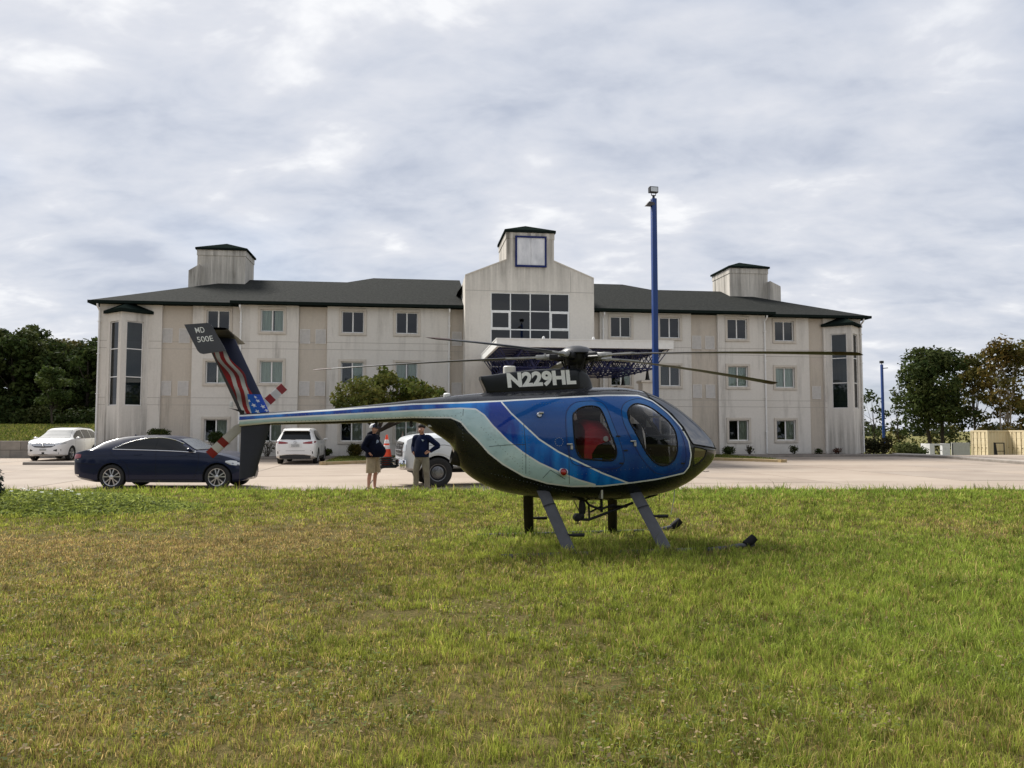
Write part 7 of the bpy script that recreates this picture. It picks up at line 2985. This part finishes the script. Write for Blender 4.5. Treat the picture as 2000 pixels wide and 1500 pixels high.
def leaf_cloud(blobs, per_m2, size, cols, seed, flat=0.35, shell=0.55, aspect=1.6, jitter=0.3):
    """leaves strewn through a set of ellipsoid clumps: mostly near each clump's outside"""
    g = np.random.default_rng(seed)
    VV, CC = [], []
    tot = 0
    cols = np.asarray(cols, float)
    for (c, r_) in blobs:
        c, r_ = np.asarray(c, float), np.asarray(r_, float)
        area = 4 * math.pi * ((r_[0] * r_[1] + r_[0] * r_[2] + r_[1] * r_[2]) / 3)
        n = max(20, int(area * per_m2))
        d = g.normal(size=(n, 3))
        d /= np.linalg.norm(d, axis=1, keepdims=True)
        rad = (shell + (1 - shell) * g.random(n) ** 0.6) * (1 + jitter * (g.random(n) - 0.6))
        p = c + d * rad[:, None] * r_
        nrm = d * 0.8 + g.normal(size=(n, 3)) * 0.7 + np.array([0, 0, flat])
        nrm /= np.linalg.norm(nrm, axis=1, keepdims=True)
        t = np.cross(nrm, g.normal(size=(n, 3)))
        t /= np.maximum(np.linalg.norm(t, axis=1, keepdims=True), 1e-6)
        b = np.cross(nrm, t)
        s = size * (0.6 + 0.8 * g.random(n))[:, None]
        tip = p + t * s * aspect * 0.5
        tail_ = p - t * s * aspect * 0.5
        l_, r2 = p + b * s * 0.42, p - b * s * 0.42
        VV.append(np.stack([tail_, r2, tip, l_], 1).reshape(-1, 3))
        base = cols[g.integers(0, len(cols))] * (0.8 + 0.4 * g.random())
        k = cols[g.integers(0, len(cols), n)]
        cc = (0.55 * base + 0.45 * k) * (0.7 + 0.6 * g.random((n, 1)))
        CC.append(np.repeat(cc, 4, axis=0))
        tot += n
    V = np.concatenate(VV)
    Q = np.arange(len(V)).reshape(-1, 4)
    return V, Q, np.concatenate(CC)


def tree(name, loc, h, crown_r, crown_z0, label, cols, seed, leaf=0.22, dens=26, trunk_r=0.16, n_blobs=34, bark=None, group=None, lean=(0, 0), multi=1, sparse=1.0, cat='tree', flat_top=0.0, dome=1.0):
    g = np.random.default_rng(seed)
    root = empty(name, loc, 0, label, cat, group)
    ch = h - crown_z0
    blobs = []
    for i in range(n_blobs):
        a = g.random() * 2 * math.pi
        zf = g.random() ** 0.85
        prof = math.sqrt(max(0.05, 1 - abs((zf - 0.42) / 0.62) ** 2.2)) * dome
        rr = crown_r * prof * math.sqrt(g.random()) * 0.82
        br = crown_r * (0.22 + 0.16 * g.random())
        z = crown_z0 + br * 0.6 + zf * (ch - br * 1.35)
        blobs.append(((lean[0] * zf + rr * math.cos(a), lean[1] * zf + rr * math.sin(a), z), (br, br, br * (0.62 + 0.25 * g.random()))))
    V, Q, C = leaf_cloud(blobs, dens * sparse, leaf, cols, seed)
    # ragged twigs poking out
    cr = link('crown', np_mesh('crown', V, Q, cols=C, mats=[M_leaf]), root)
    tm = MB()
    for m_ in range(multi):
        a0 = 2 * math.pi * m_ / max(multi, 1) + seed
        sp = 0.0 if multi == 1 else crown_r * 0.10
        bx, by = sp * math.cos(a0), sp * math.sin(a0)
        top = (lean[0] * .7 + bx * 2.5, lean[1] * .7 + by * 2.5, crown_z0 + ch * 0.72)
        pts = []
        for k in range(7):
            t = k / 6
            pts.append((bx + (top[0] - bx) * t + 0.10 * math.sin(3 * t + seed), by + (top[1] - by) * t + 0.10 * math.cos(4 * t + seed) - 0.1, -0.1 + (top[2] + 0.1) * t))
        tm.tube(pts, [trunk_r * (1.25 if k == 0 else 1 - 0.75 * k / 6) for k in range(7)], 8)
        order = sorted(blobs, key=lambda q: g.random())[:10]
        for (c, r_) in order:
            st = pts[2 + int(g.integers(0, 3))]
            mid = tuple(0.5 * (st[i] + c[i]) + (0.12 * crown_r * (g.random() - 0.5)) for i in range(3))
            tm.tube([st, mid, c], [trunk_r * 0.42, trunk_r * 0.26, trunk_r * 0.08], 6)
    tm.build('trunk', bark or M_bark, root, smooth=True)
    return root


G_dark = [(0.024, 0.040, 0.012), (0.038, 0.058, 0.016), (0.054, 0.072, 0.020), (0.070, 0.078, 0.024)]
G_mid = [(0.040, 0.062, 0.016), (0.055, 0.080, 0.020), (0.075, 0.095, 0.026), (0.030, 0.048, 0.014)]
G_olive = [(0.070, 0.072, 0.018), (0.095, 0.085, 0.022), (0.055, 0.060, 0.016), (0.120, 0.095, 0.024)]
G_autumn = [(0.120, 0.085, 0.020), (0.150, 0.100, 0.022), (0.085, 0.078, 0.020), (0.100, 0.060, 0.018)]


def ground_at(px, depth):
    b = at_depth(px, 840, depth)
    return b.x, b.y, float(terrain_z(b.x, b.y)) - 0.05


# wood behind the bank on the left
LEFTWOOD = [(-75, 70, 622, G_dark, 'dark tree of the wood farthest from the motel corner'), (-22, 74, 634, G_mid, 'mid-green wood tree beside the dark tree farthest from the motel'),
            (28, 70, 636, G_dark, 'tall dark tree in the wood above the parked white SUV'), (62, 75, 630, G_dark, 'highest ragged tree of the wood above the parked white SUV'),
            (104, 71, 656, G_dark, 'dark rounded tree of the wood behind the small pale green tree'), (136, 76, 662, G_olive, 'olive-tinged tree of the wood beside the small pale green tree'),
            (168, 70, 662, G_dark, 'dark wood tree growing close to the motel corner'), (205, 73, 656, G_dark, 'dark wood tree half hidden by the motel corner')]
for i, (px, dep, yt, cols, lab) in enumerate(LEFTWOOD):
    x, y, z = ground_at(px, dep)
    top = at_depth(px, yt, dep).z
    tree('woodland_tree', (x, y, z), top - z, 2.7 + 0.5 * (i % 3), 0.6, lab, cols, 100 + i, 0.26, 17, 0.2, 40, group='wood behind the bank', dome=1.12)
x, y, z = ground_at(101, 63)
tree('young_tree', (x, y, z), at_depth(101, 714, 63).z - z, 1.65, 1.5, 'small pale green tree standing before the dark wood on the bank', G_mid, 140, 0.19, 26, 0.09, 26)
V, Q, C = leaf_cloud([((-52 + 3.4 * i, 80 + 3 * (i % 2), 4.2 + 1.2 * (i % 3)), (3.2, 2.2, 4.2)) for i in range(13)] + [((-52 + 2.2 * i, 76 + 2 * (i % 2), 3.0), (2.2, 1.5, 1.8)) for i in range(18)], 14, 0.34, G_dark, 150)
tag(link('far_wood', np_mesh('far_wood', V, Q, cols=C, mats=[M_leaf])), 'dark mass of far woodland behind the first row of trees', 'woodland', kind='stuff')
V, Q, C = leaf_cloud([((-46 + 1.5 * i, 65.5 + 0.7 * math.sin(i), 2.3 + 0.3 * math.sin(i * 2.1)), (1.3, 0.9, 1.3)) for i in range(17)], 34, 0.19, G_dark, 151)
tag(link('undergrowth', np_mesh('undergrowth', V, Q, cols=C, mats=[M_leaf])), 'dark undergrowth along the foot of the wood on the bank', 'undergrowth', kind='stuff')

# trees at the right
x, y, z = ground_at(1826, 74)
tree('broad_tree', (x, y, z), at_depth(1826, 672, 74).z - z, 4.3, 2.4, 'broad dark green tree between the far pole and the containers', G_dark + [(0.045, 0.065, 0.018)], 160, 0.22, 12.5, 0.2, 54, multi=2, dome=0.92)
x, y, z = ground_at(1905, 80)
tree('olive_tree', (x, y, z), at_depth(1905, 690, 80).z - z, 2.7, 1.8, 'olive brown tree just right of the broad dark tree', G_olive, 161, 0.24, 14, 0.14, 34)
x, y, z = ground_at(1966, 70)
tree('autumn_tree', (x, y, z), at_depth(1966, 655, 70).z - z, 2.9, 2.0, 'tall yellowing tree with pale thin trunks above the containers', G_autumn + G_olive, 162, 0.22, 12, 0.09, 40, M_bark_pale, multi=3, dome=0.95)
x, y, z = ground_at(2032, 74)
tree('edge_tree', (x, y, z), at_depth(2032, 648, 74).z - z, 3.0, 2.0, 'yellow green tree behind the container nearer the lot kerb', G_autumn + G_mid, 163, 0.24, 14, 0.14, 36)
x, y, z = ground_at(1704, 72)
tree('sparse_tree', (x, y, z), at_depth(1704, 752, 72).z - z, 1.7, 1.2, 'thin sparse tree half hidden by the motel end wall', G_dark, 164, 0.2, 9, 0.06, 18)
x, y, z = ground_at(1752, 76)
tree('slender_tree', (x, y, z), at_depth(1752, 770, 76).z - z, 1.7, 1.2, 'slender open tree just right of the distant blue pole', G_dark + G_mid, 165, 0.2, 10, 0.06, 18)
V, Q, C = leaf_cloud([((34 + 1.3 * i, 78 + 1.5 * math.sin(i * 1.7), 0.4 + 0.5 * math.sin(i)), (1.4, 1.0, 1.3)) for i in range(18)], 12, 0.2, G_olive + G_dark, 166)
tag(link('hedgerow', np_mesh('hedgerow', V, Q, cols=C, mats=[M_leaf])), 'tangled olive hedgerow behind the containers and pale panels', 'hedgerow', kind='stuff')
# tree line on the horizon
V, Q, C = leaf_cloud([((-30 + 11 * i, 330 + 12 * math.sin(i * 2.3), 1.0), (9, 4, 3.2 + 1.2 * math.sin(i * 1.3))) for i in range(24)], 0.9, 1.0, [(0.04, 0.05, 0.03), (0.05, 0.055, 0.035)], 167)
tag(link('far_tree_line', np_mesh('far_tree_line', V, Q, cols=C, mats=[M_leaf])), 'low dark tree line on the horizon beyond the field', 'tree line', kind='stuff')

# ornamental tree on the grass island
b = gp(735, 893, LOT_Z + 0.15)
b = Vector((b.x, 39.3, LOT_Z + 0.14))
b.x = at_depth(737, 840, 39.3).x


def island_tree():
    h = at_depth(750, 722, 39.3).z - b.z
    root = empty('ornamental_tree', b, 0, 'round-headed small tree on the grass island in front of the motel', 'tree')
    g = np.random.default_rng(5)
    blobs = []
    outline = [(668, 778, .6), (690, 765, .75), (700, 785, .7), (720, 750, .8), (740, 738, .75), (745, 770, .85), (765, 742, .8), (770, 775, .85), (795, 750, .75), (800, 780, .8), (820, 758, .75), (830, 785, .7), (845, 768, .7), (858, 762, .4), (680, 790, .5), (760, 795, .8), (715, 775, .8), (785, 765, .8), (730, 790, .8), (812, 772, .8), (700, 752, .45), (756, 728, .4), (848, 784, .5), (660, 790, .4)]
    for px, py, r_ in outline:
        p = at_depth(px, py, 39.3) - b
        for k in range(2):
            blobs.append(((p.x + g.normal() * .15, (g.random() - .5) * 3.0, p.z + g.normal() * .1), (r_ * .75, r_ * .8, r_ * .55)))
    V, Q, C = leaf_cloud(blobs, 46, 0.125, [(0.080, 0.110, 0.024), (0.110, 0.140, 0.030), (0.145, 0.155, 0.040), (0.050, 0.075, 0.018), (0.17, 0.14, 0.035)], 171, shell=0.4, aspect=1.9)
    link('crown', np_mesh('crown', V, Q, cols=C, mats=[M_leaf]), root)
    t = MB()
    t.tube([(0, 0, -.1), (.02, 0, .5), (.0, 0, 1.1), (.05, 0, 1.6)], [.17, .13, .12, .12], 10)
    for px, py, l in ((690, 790, .3), (720, 775, -.5), (760, 770, .2), (800, 785, -.3), (840, 785, .5), (745, 760, .6), (815, 770, .1)):
        p = at_depth(px, py, 39.3) - b
        t.tube([(.03, 0, 1.35), (p.x * .45, l * .4, 1.9), (p.x * .8, l * .8, p.z * .8 + .3), (p.x, l, p.z)], [.075, .055, .035, .012], 7)
    t.build('trunk', M_bark, root, smooth=True)


island_tree()


def shrub(name, px, py_base, v, w, h, label, cols, seed, leaf=0.07, dens=160, stem=0.0, twiggy=False, box=False):
    u, _ = fac(px, py_base, v)
    p = b2w(u, v, LOT_Z + 0.12)
    root = empty(name, p, 0, label, 'shrub')
    g = np.random.default_rng(seed)
    blobs = []
    n = 9
    for i in range(n):
        a = 2 * math.pi * i / n
        rr = (0.25 if i % 2 else 0.45) * w / 2 * 1.1
        blobs.append(((rr * math.cos(a), rr * math.sin(a) * 0.8, stem + (h - stem) * (0.35 + 0.28 * g.random() if not box else 0.5)), (w * 0.26, w * 0.24, (h - stem) * (0.34 if not box else 0.5))))
    V, Q, C = leaf_cloud(blobs, dens * (0.25 if twiggy else 1), leaf, cols, seed, shell=0.6)
    V[:, 2] = np.maximum(V[:, 2], 0.0)
    link('foliage', np_mesh('foliage', V, Q, cols=C, mats=[M_leaf]), root)
    t = MB()
    for k in range(14 if twiggy else 5):
        a = g.random() * 6.28
        q = (w * 0.5 * g.random() + 0.05)
        t.tube([(0.03 * math.cos(a), 0.03 * math.sin(a), -0.12), (q * .5 * math.cos(a), q * .5 * math.sin(a), h * .45), (q * math.cos(a), q * math.sin(a), h * (.75 + .25 * g.random()))], [.022, .014, .005], 5)
    t.build('stems', M_bark, root)
    return root


shrub('clipped_shrub', 309, 880, -0.6, 1.35, 1.55, 'flat-topped dark shrub seen above the roof of the dark blue sedan', G_dark, 201, 0.06, 190, 0.9, box=True)
shrub('clipped_shrub', 421, 880, -0.6, 0.95, 1.40, 'dark clipped shrub in front of the ground-floor window beside the tail rotor', G_dark, 202, 0.06, 190, 0.75, box=True)
shrub('bare_shrub', 521, 893, -0.6, 1.2, 1.05, 'nearly leafless twiggy shrub left of the white crossover', [(0.05, 0.045, 0.03), (0.04, 0.05, 0.02)], 203, 0.06, 60, twiggy=True)
shrub('low_shrub', 637, 893, -0.6, 0.75, 0.5, 'low dark shrub right of the white crossover', G_dark, 204)
shrub('low_shrub', 693, 893, -0.7, 0.95, 0.72, 'olive shrub under the window behind the person in shorts', G_olive, 205, box=True)
shrub('round_shrub', 1423, 886, -0.7, 0.80, 0.52, 'round clipped dark bush at the foot of the motel wall', G_dark, 206, 0.05, 220, box=True)
shrub('leggy_shrub', 1464, 886, -0.6, 0.62, 0.62, 'small leggy shrub right of the round clipped bush', [(0.06, 0.05, 0.03), (0.05, 0.06, 0.02)], 207, 0.06, 90, twiggy=True)
shrub('leggy_shrub', 1550, 886, -0.3, 0.62, 0.58, 'small dark spreading shrub below the end ground-floor window', G_dark, 208, 0.06, 110)
shrub('low_shrub', 1599, 886, -0.3, 0.58, 0.40, 'low green shrub before the recessed tan panel', G_dark, 209, 0.05, 160)
shrub('red_shrub', 1635, 886, -0.3, 0.68, 0.46, 'sparse reddish shrub at the foot of the stained bay', [(0.12, 0.05, 0.035), (0.09, 0.05, 0.03)], 210, 0.05, 90)


def big_bush(name, px, depth, ytop, w, label, cols, seed, leaf=0.12, dens=45):
    x, y, z = ground_at(px, depth)
    h = at_depth(px, ytop, depth).z - z
    root = empty(name, (x, y, z), 0, label, 'bush')
    g = np.random.default_rng(seed)
    blobs = [((w * .38 * (g.random() * 2 - 1), w * .2 * (g.random() * 2 - 1), h * (.30 + .36 * g.random())), (w * .22, w * .2, h * .33)) for _ in range(12)]
    V, Q, C = leaf_cloud(blobs, dens, leaf, cols, seed)
    V[:, 2] = np.maximum(V[:, 2], 0)
    link('foliage', np_mesh('foliage', V, Q, cols=C, mats=[M_leaf]), root)
    MB().tube([(0, 0, -.1), (.05, 0, h * .5)], [.06, .02], 6).build('stems', M_bark, root)


big_bush('dark_bush', 1711, 53, 851, 1.9, 'dense dark bush at the motel end wall under the far pole', [(0.022, 0.026, 0.012), (0.035, 0.035, 0.016), (0.045, 0.035, 0.018)], 220)
big_bush('grassy_bush', 1766, 56, 862, 2.2, 'pale feathery bush beside the kerb near the white crate', [(0.10, 0.12, 0.04), (0.13, 0.14, 0.055), (0.07, 0.09, 0.03)], 221)
big_bush('low_bush', 1786, 57, 869, 2.0, 'low green bush touching the white crate', G_mid, 222)
big_bush('evergreen_bush', -24, 15.5, 893, 0.62, 'bluish evergreen bush growing beside the tall weed patch', [(0.03, 0.05, 0.045), (0.045, 0.065, 0.055)], 223, 0.05, 300)


# ================================================================== grass
M_grass = attr_mat('grass_blades', 'col', 0.6, 0.42, 0.12)


def blades(X, Y, Z, H, Wd, C, lean, g, la=None):
    n = len(X)
    a = g.random(n) * 2 * math.pi
    # the blade's flat side
    wx, wy = np.cos(a) * Wd / 2, np.sin(a) * Wd / 2
    if la is None:
        la = g.random(n) * 2 * math.pi
    lx, ly = np.cos(la) * lean * H, np.sin(la) * lean * H
    V = np.zeros((n, 5, 3), np.float32)
    V[:, 0] = np.stack([X - wx, Y - wy, Z - 0.01], 1)
    V[:, 1] = np.stack([X + wx, Y + wy, Z - 0.01], 1)
    V[:, 2] = np.stack([X + wx * .75 + lx * .35, Y + wy * .75 + ly * .35, Z + H * .58], 1)
    V[:, 3] = np.stack([X - wx * .75 + lx * .35, Y - wy * .75 + ly * .35, Z + H * .58], 1)
    V[:, 4] = np.stack([X + lx, Y + ly, Z + H * np.sqrt(np.maximum(0.05, 1 - np.minimum(lean, .97) ** 2))], 1)
    i = np.arange(n)[:, None] * 5
    Q = i + np.array([[0, 1, 2, 3]])
    T = i + np.array([[3, 2, 4]])
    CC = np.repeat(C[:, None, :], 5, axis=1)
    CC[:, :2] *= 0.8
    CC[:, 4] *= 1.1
    return V.reshape(-1, 3), Q, T, CC.reshape(-1, 3)


def gauss(x, y, cx_, cy_, sx, sy):
    return np.exp(-((x - cx_) / sx) ** 2 - ((y - cy_) / sy) ** 2)


def make_grass():
    """tufts of blades: each tuft shares a colour and a habit, its blades fan outward"""
    g = np.random.default_rng(3)
    XS, YS = [], []
    bands = [(3.2, 4.6, 640), (4.6, 6.2, 520), (6.2, 8.5, 330), (8.5, 11.5, 190), (11.5, 15.0, 85), (15.0, LAWN_EDGE + 0.12, 80)]
    for y0, y1, d in bands:
        hwid = 0.70 * y1 + 1.3
        n = int(2 * hwid * (y1 - y0) * d)
        y = y0 + (y1 - y0) * g.random(n)
        x = (g.random(n) * 2 - 1) * hwid
        k = np.abs(x) < 0.69 * y + 1.2
        XS.append(x[k])
        YS.append(y[k])
    X, Y = np.concatenate(XS), np.concatenate(YS)
    cl = vnoise(X * 2.2, Y * 2.2, 21, 3)
    bare = vnoise(X * 0.9 + 7, Y * 0.9 + 3, 22, 4)
    dry = 0.95 * gauss(X, Y, -6.2, 10.6, 4.4, 2.0) + 0.65 * gauss(X, Y, -2.4, 12.2, 2.2, 1.2) + 0.50 * gauss(X, Y, -3.9, 7.8, 2.4, 1.6) + 0.55 * gauss(X, Y, -2.3, 4.3, 2.4, 1.1) + 0.25 * gauss(X, Y, 2.2, 4.4, 2.5, 0.8) + 0.4 * gauss(X, Y, -5.0, 16.3, 3.0, 0.5) + 0.3 * gauss(X, Y, 7.0, 13.0, 3.5, 1.2)
    dry += 0.85 * (vnoise(X * 0.55 + 3, Y * 0.55 + 11, 23, 4) - 0.45)
    lush = 0.8 * gauss(X, Y, 0.1, 12.0, 1.5, 0.9) + 0.9 * gauss(X, Y, 0, 17.9, 16, 1.3) + 0.35 * gauss(X, Y, 5.0, 9.0, 4.0, 3.5) + 0.4 * gauss(X, Y, 3.0, 6.0, 2.5, 1.5)
    dry = np.clip(dry - 0.55 * lush, 0, 1)
    thin_ = np.clip((bare - 0.52) * 2.6, 0, 0.42) * np.clip((2.5 - X) / 2, 0.2, 1) * (Y < 9.5) + np.clip((0.40 - cl) * 2.0, 0, 0.35)
    k = g.random(len(X)) > thin_
    X, Y, cl, dry, lush = X[k], Y[k], cl[k], dry[k], lush[k]
    m = len(X)
    # tuft character
    tone = vnoise(X * 1.4 + 2, Y * 1.4 + 8, 24, 4)
    bright_t = np.clip(0.18 + 1.4 * (tone - 0.45) + 0.75 * (g.random(m) - 0.45) + 0.35 * np.clip(lush, 0, 1), 0, 1)
    deep_t = np.clip((g.random(m) - 0.70) * 3.0 + (0.42 - tone) * 1.3, 0, 0.9)
    dead_t = np.clip(0.11 + 0.80 * dry + 0.6 * (g.random(m) - 0.55), 0.04, 0.95)
    val_t = 0.42 + 1.10 * g.random(m)
    H_t = 0.86 * (0.036 + 0.038 * cl + 0.045 * np.clip(lush, 0, 1) + 0.025 * np.clip((X + 1) / 4, 0, 1) + 0.04 * gauss(X, Y, 0.9, 10.4, 1.8, 1.5) - 0.03 * gauss(X, Y, 3.1, 10.6, 0.6, 0.8)) * (0.6 + 0.75 * g.random(m)) * (1 - 0.2 * dry)
    # the mower cannot reach beside the skids, the grass stands taller along them
    rs_, rn_ = (X - HP.x) * HE.x + (Y - HP.y) * HE.y, (X - HP.x) * HN.x + (Y - HP.y) * HN.y
    H_t = H_t + 0.038 * np.exp(-((np.abs(rn_) - 1.04) / 0.16) ** 2) * ((rs_ > -1.3) & (rs_ < 1.95))
    big = g.random(m) < 0.035
    H_t = np.where(big, H_t * 1.45 + 0.01, H_t)
    nb = np.where(big, 24, 13) + g.integers(-4, 5, m)
    idx = np.repeat(np.arange(m), nb)
    n = len(idx)
    a = g.random(n) * 2 * math.pi
    rad_ = (0.008 + 0.032 * np.sqrt(g.random(n))) * np.clip(Y[idx] / 6.0, 0.9, 2.2)
    x, y = X[idx] + rad_ * np.cos(a), Y[idx] + rad_ * np.sin(a)
    Z = lawn_z(x, y)
    H = H_t[idx] * (0.45 + 0.8 * g.random(n))
    H = np.where(g.random(n) < 0.010, H * 1.7 + 0.03, H)
    seed_edge = (y > LAWN_EDGE - 0.7) & (g.random(n) < 0.08)
    H = np.where(seed_edge, H * 1.4 + 0.08, H)
    Wd = (0.0030 + 0.0028 * g.random(n)) * np.clip(y / 5.2, 0.9, 3.2)
    green = np.array([0.255, 0.285, 0.044])
    bright = np.array([0.410, 0.445, 0.075])
    deep = np.array([0.095, 0.130, 0.028])
    straw = np.array([0.560, 0.440, 0.180])
    brown = np.array([0.300, 0.190, 0.075])
    C = green + (bright - green) * np.clip(bright_t[idx] + 0.4 * (g.random(n) - 0.5), 0, 1)[:, None]
    C = C + (deep - C) * np.clip(deep_t[idx] + 0.3 * (g.random(n) - 0.6), 0, 0.9)[:, None]
    C = C + (np.array([0.215, 0.330, 0.050]) - C) * np.clip(0.55 * np.clip(lush, 0, 1)[idx] + 0.30 * np.clip((X[idx] - 0.5) / 5, 0, 1), 0, 0.7)[:, None]
    dead = (g.random(n) < dead_t[idx])[:, None]
    dc = straw + (brown - straw) * g.random((n, 1))
    C = np.where(dead, dc, C + (np.array([0.32, 0.29, 0.065]) - C) * (0.5 * dry[idx][:, None]))
    C = C * val_t[idx][:, None] * (0.78 + 0.44 * g.random((n, 1)))
    lean = np.clip(0.18 + 0.62 * g.random(n) + 0.25 * dead[:, 0] * g.random(n), 0, 0.96)
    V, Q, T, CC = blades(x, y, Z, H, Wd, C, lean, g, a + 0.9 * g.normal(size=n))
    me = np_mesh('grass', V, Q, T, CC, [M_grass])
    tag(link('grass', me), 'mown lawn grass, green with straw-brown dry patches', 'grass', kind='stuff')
    print('grass blades', n)


make_grass()


def broadleaf():
    """clover, plantain and dead leaf litter lying low in the lawn"""
    g = np.random.default_rng(9)
    n = 52000
    Y = 3.2 + 9.5 * g.random(n) ** 1.35
    X = (g.random(n) * 2 - 1) * (0.69 * Y + 1.2)
    m = vnoise(X * 1.1 + 31, Y * 1.1 + 5, 31, 4)
    k = m + 0.10 * (X < 0.5) > 0.56
    X, Y, m = X[k], Y[k], m[k]
    n = len(X)
    a = g.random(n) * 6.283
    t = np.stack([np.cos(a), np.sin(a), 0.25 * g.normal(size=n)], 1)
    b_ = np.stack([-np.sin(a), np.cos(a), 0.35 * g.normal(size=n)], 1)
    s = (0.007 + 0.011 * g.random(n))[:, None]
    c = np.stack([X, Y, lawn_z(X, Y) + 0.015 + 0.045 * g.random(n)], 1)
    V = np.stack([c - t * s, c - b_ * s * .6, c + t * s, c + b_ * s * .6], 1).reshape(-1, 3)
    lit = g.random((n, 1)) < 0.34
    col = np.where(lit, np.array([0.34, 0.26, 0.15]) * (0.4 + 0.8 * g.random((n, 1))), np.array([0.110, 0.135, 0.040]) * (0.6 + 0.9 * g.random((n, 1))))
    me = np_mesh('lawn_weeds', V, np.arange(len(V)).reshape(-1, 4), cols=np.repeat(col, 4, axis=0), mats=[M_leaf])
    tag(link('lawn_weeds', me), 'low broad-leaved weeds and dead leaf litter scattered in the lawn', 'weeds', kind='stuff')


broadleaf()


def weed_patch():
    g = np.random.default_rng(12)
    n = 26000
    a, r_ = g.random(n) * 6.283, np.sqrt(g.random(n))
    X = -9.6 + 3.6 * r_ * np.cos(a)
    Y = 15.4 + 1.35 * r_ * np.sin(a)
    top = np.clip(1 - r_ ** 2.2, 0.05, 1)
    Hh = 0.40 * top * (0.6 + 0.4 * vnoise(X * 1.8, Y * 1.8, 41, 2)) * np.clip((-5.8 - X) / 2.5 + 0.35, 0.3, 1)
    Z = lawn_z(X, Y) + Hh * g.random(n) ** 0.6
    nrm = g.normal(size=(n, 3)) * 0.6 + np.array([0, -0.2, 1.0])
    nrm /= np.linalg.norm(nrm, axis=1, keepdims=True)
    t = np.cross(nrm, g.normal(size=(n, 3)))
    t /= np.linalg.norm(t, axis=1, keepdims=True)
    b_ = np.cross(nrm, t)
    s = (0.030 + 0.045 * g.random(n))[:, None]
    c = np.stack([X, Y, Z], 1)
    V = np.stack([c - t * s, c - b_ * s * .22, c + t * s, c + b_ * s * .22], 1).reshape(-1, 3)
    col = np.array([[0.19, 0.24, 0.050], [0.28, 0.33, 0.065], [0.13, 0.16, 0.055], [0.36, 0.40, 0.08]])[g.integers(0, 4, n)] * (0.7 + 0.6 * g.random((n, 1)))
    me = np_mesh('weed_patch', V, np.arange(len(V)).reshape(-1, 4), cols=np.repeat(col, 4, axis=0), mats=[M_leaf])
    tag(link('weed_patch', me), 'spreading patch of tall leafy weeds at the lawn side near the sedan', 'weeds', kind='stuff')
    # white flower heads above the leaves
    spots = [(44, 955), (53, 958), (80, 962), (109, 957), (116, 955), (130, 957), (138, 960), (180, 964), (66, 959), (98, 965), (124, 968), (152, 966), (20, 960)]
    M_fl = mat('flower_white', (0.72, 0.74, 0.68), 0.6)
    for i, (px, py) in enumerate(spots):
        p = at_depth(px, py, 15.2 + 0.5 * math.sin(i * 2.1))
        z0 = float(lawn_z(p.x, p.y))
        root = empty('flower', (p.x, p.y, z0), i, 'small white flower head rising from the tall weeds', 'flower', 'white flowers in the weed patch')
        mb = MB()
        hh = p.z - z0
        for k in range(7):
            a_ = 2 * math.pi * k / 7
            q = Vector((0.038 * math.cos(a_), 0.038 * math.sin(a_), hh + 0.012))
            w = Vector((-0.016 * math.sin(a_), 0.016 * math.cos(a_), 0.004))
            mb.add([Vector((0, 0, hh)), q * 1 - w, Vector((0.052 * math.cos(a_), 0.052 * math.sin(a_), hh + 0.006)), q + w], [(0, 1, 2, 3)])
        mb.lathe([(0, .02), (.012, .016), (.014, 0)], (0, 0, hh), (0, 0, 1), 8)
        mb.build('petals', M_fl, root, fix=False)
        MB().tube([(0, 0, -.02), (.01, 0, hh * .5), (0, 0, hh)], .004, 5).build('stem', mat('stem_green', (0.08, 0.13, 0.03), 0.7), root)


weed_patch()


def fringe():
    """rougher grass: on the two islands and on the bank"""
    g = np.random.default_rng(15)
    XS, YS, ZS, HS, CS = [], [], [], [], []
    for poly in (ISL1, ISL2):
        P = np.array([(p.x, p.y) for p in poly])
        lo, hi = P.min(0), P.max(0)
        n = int((hi - lo).prod() * 260)
        q = lo + (hi - lo) * g.random((n, 2))
        q = q[sdist(q, P) > 0.08]
        XS.append(q[:, 0])
        YS.append(q[:, 1])
        ZS.append(np.full(len(q), LOT_Z + 0.15))
        HS.append(0.05 + 0.06 * g.random(len(q)))
    n = 26000
    x = -46 + 23 * g.random(n)
    y = 44.7 + 20 * g.random(n)
    XS.append(x)
    YS.append(y)
    ZS.append(terrain_z(x, y))
    HS.append(0.10 + 0.16 * g.random(n))
    X, Y, Z, H = map(np.concatenate, (XS, YS, ZS, HS))
    n = len(X)
    C = np.array([[0.10, 0.13, 0.022], [0.16, 0.17, 0.035], [0.21, 0.19, 0.06], [0.07, 0.10, 0.02]])[g.integers(0, 4, n)] * (0.7 + 0.6 * g.random((n, 1)))
    V, Q, T, CC = blades(X, Y, Z, H, 0.018 + 0.05 * (Y > 44.5), C, 0.3 + 0.5 * g.random(n), g)
    tag(link('rough_grass', np_mesh('rough_grass', V, Q, T, CC, [M_grass])), 'rough grass on the bank and the kerbed islands', 'grass', kind='stuff')


fringe()


# woodland across the road behind the photographer (mirrored in the bay panes and the glass)
V, Q, C = leaf_cloud([((-100 + 7.5 * i, -52 - 6 * math.sin(i * 1.9), 4.5 + 1.3 * math.sin(i * 2.7)), (5.5, 3.5, 6.2 + 1.4 * math.sin(i * 1.1))) for i in range(27)], 2.6, 0.85, G_dark + G_mid, 168)
tag(link('roadside_wood', np_mesh('roadside_wood', V, Q, cols=C, mats=[M_leaf])), 'dark woodland across the road, mirrored in the motel bay panes', 'woodland', kind='stuff')
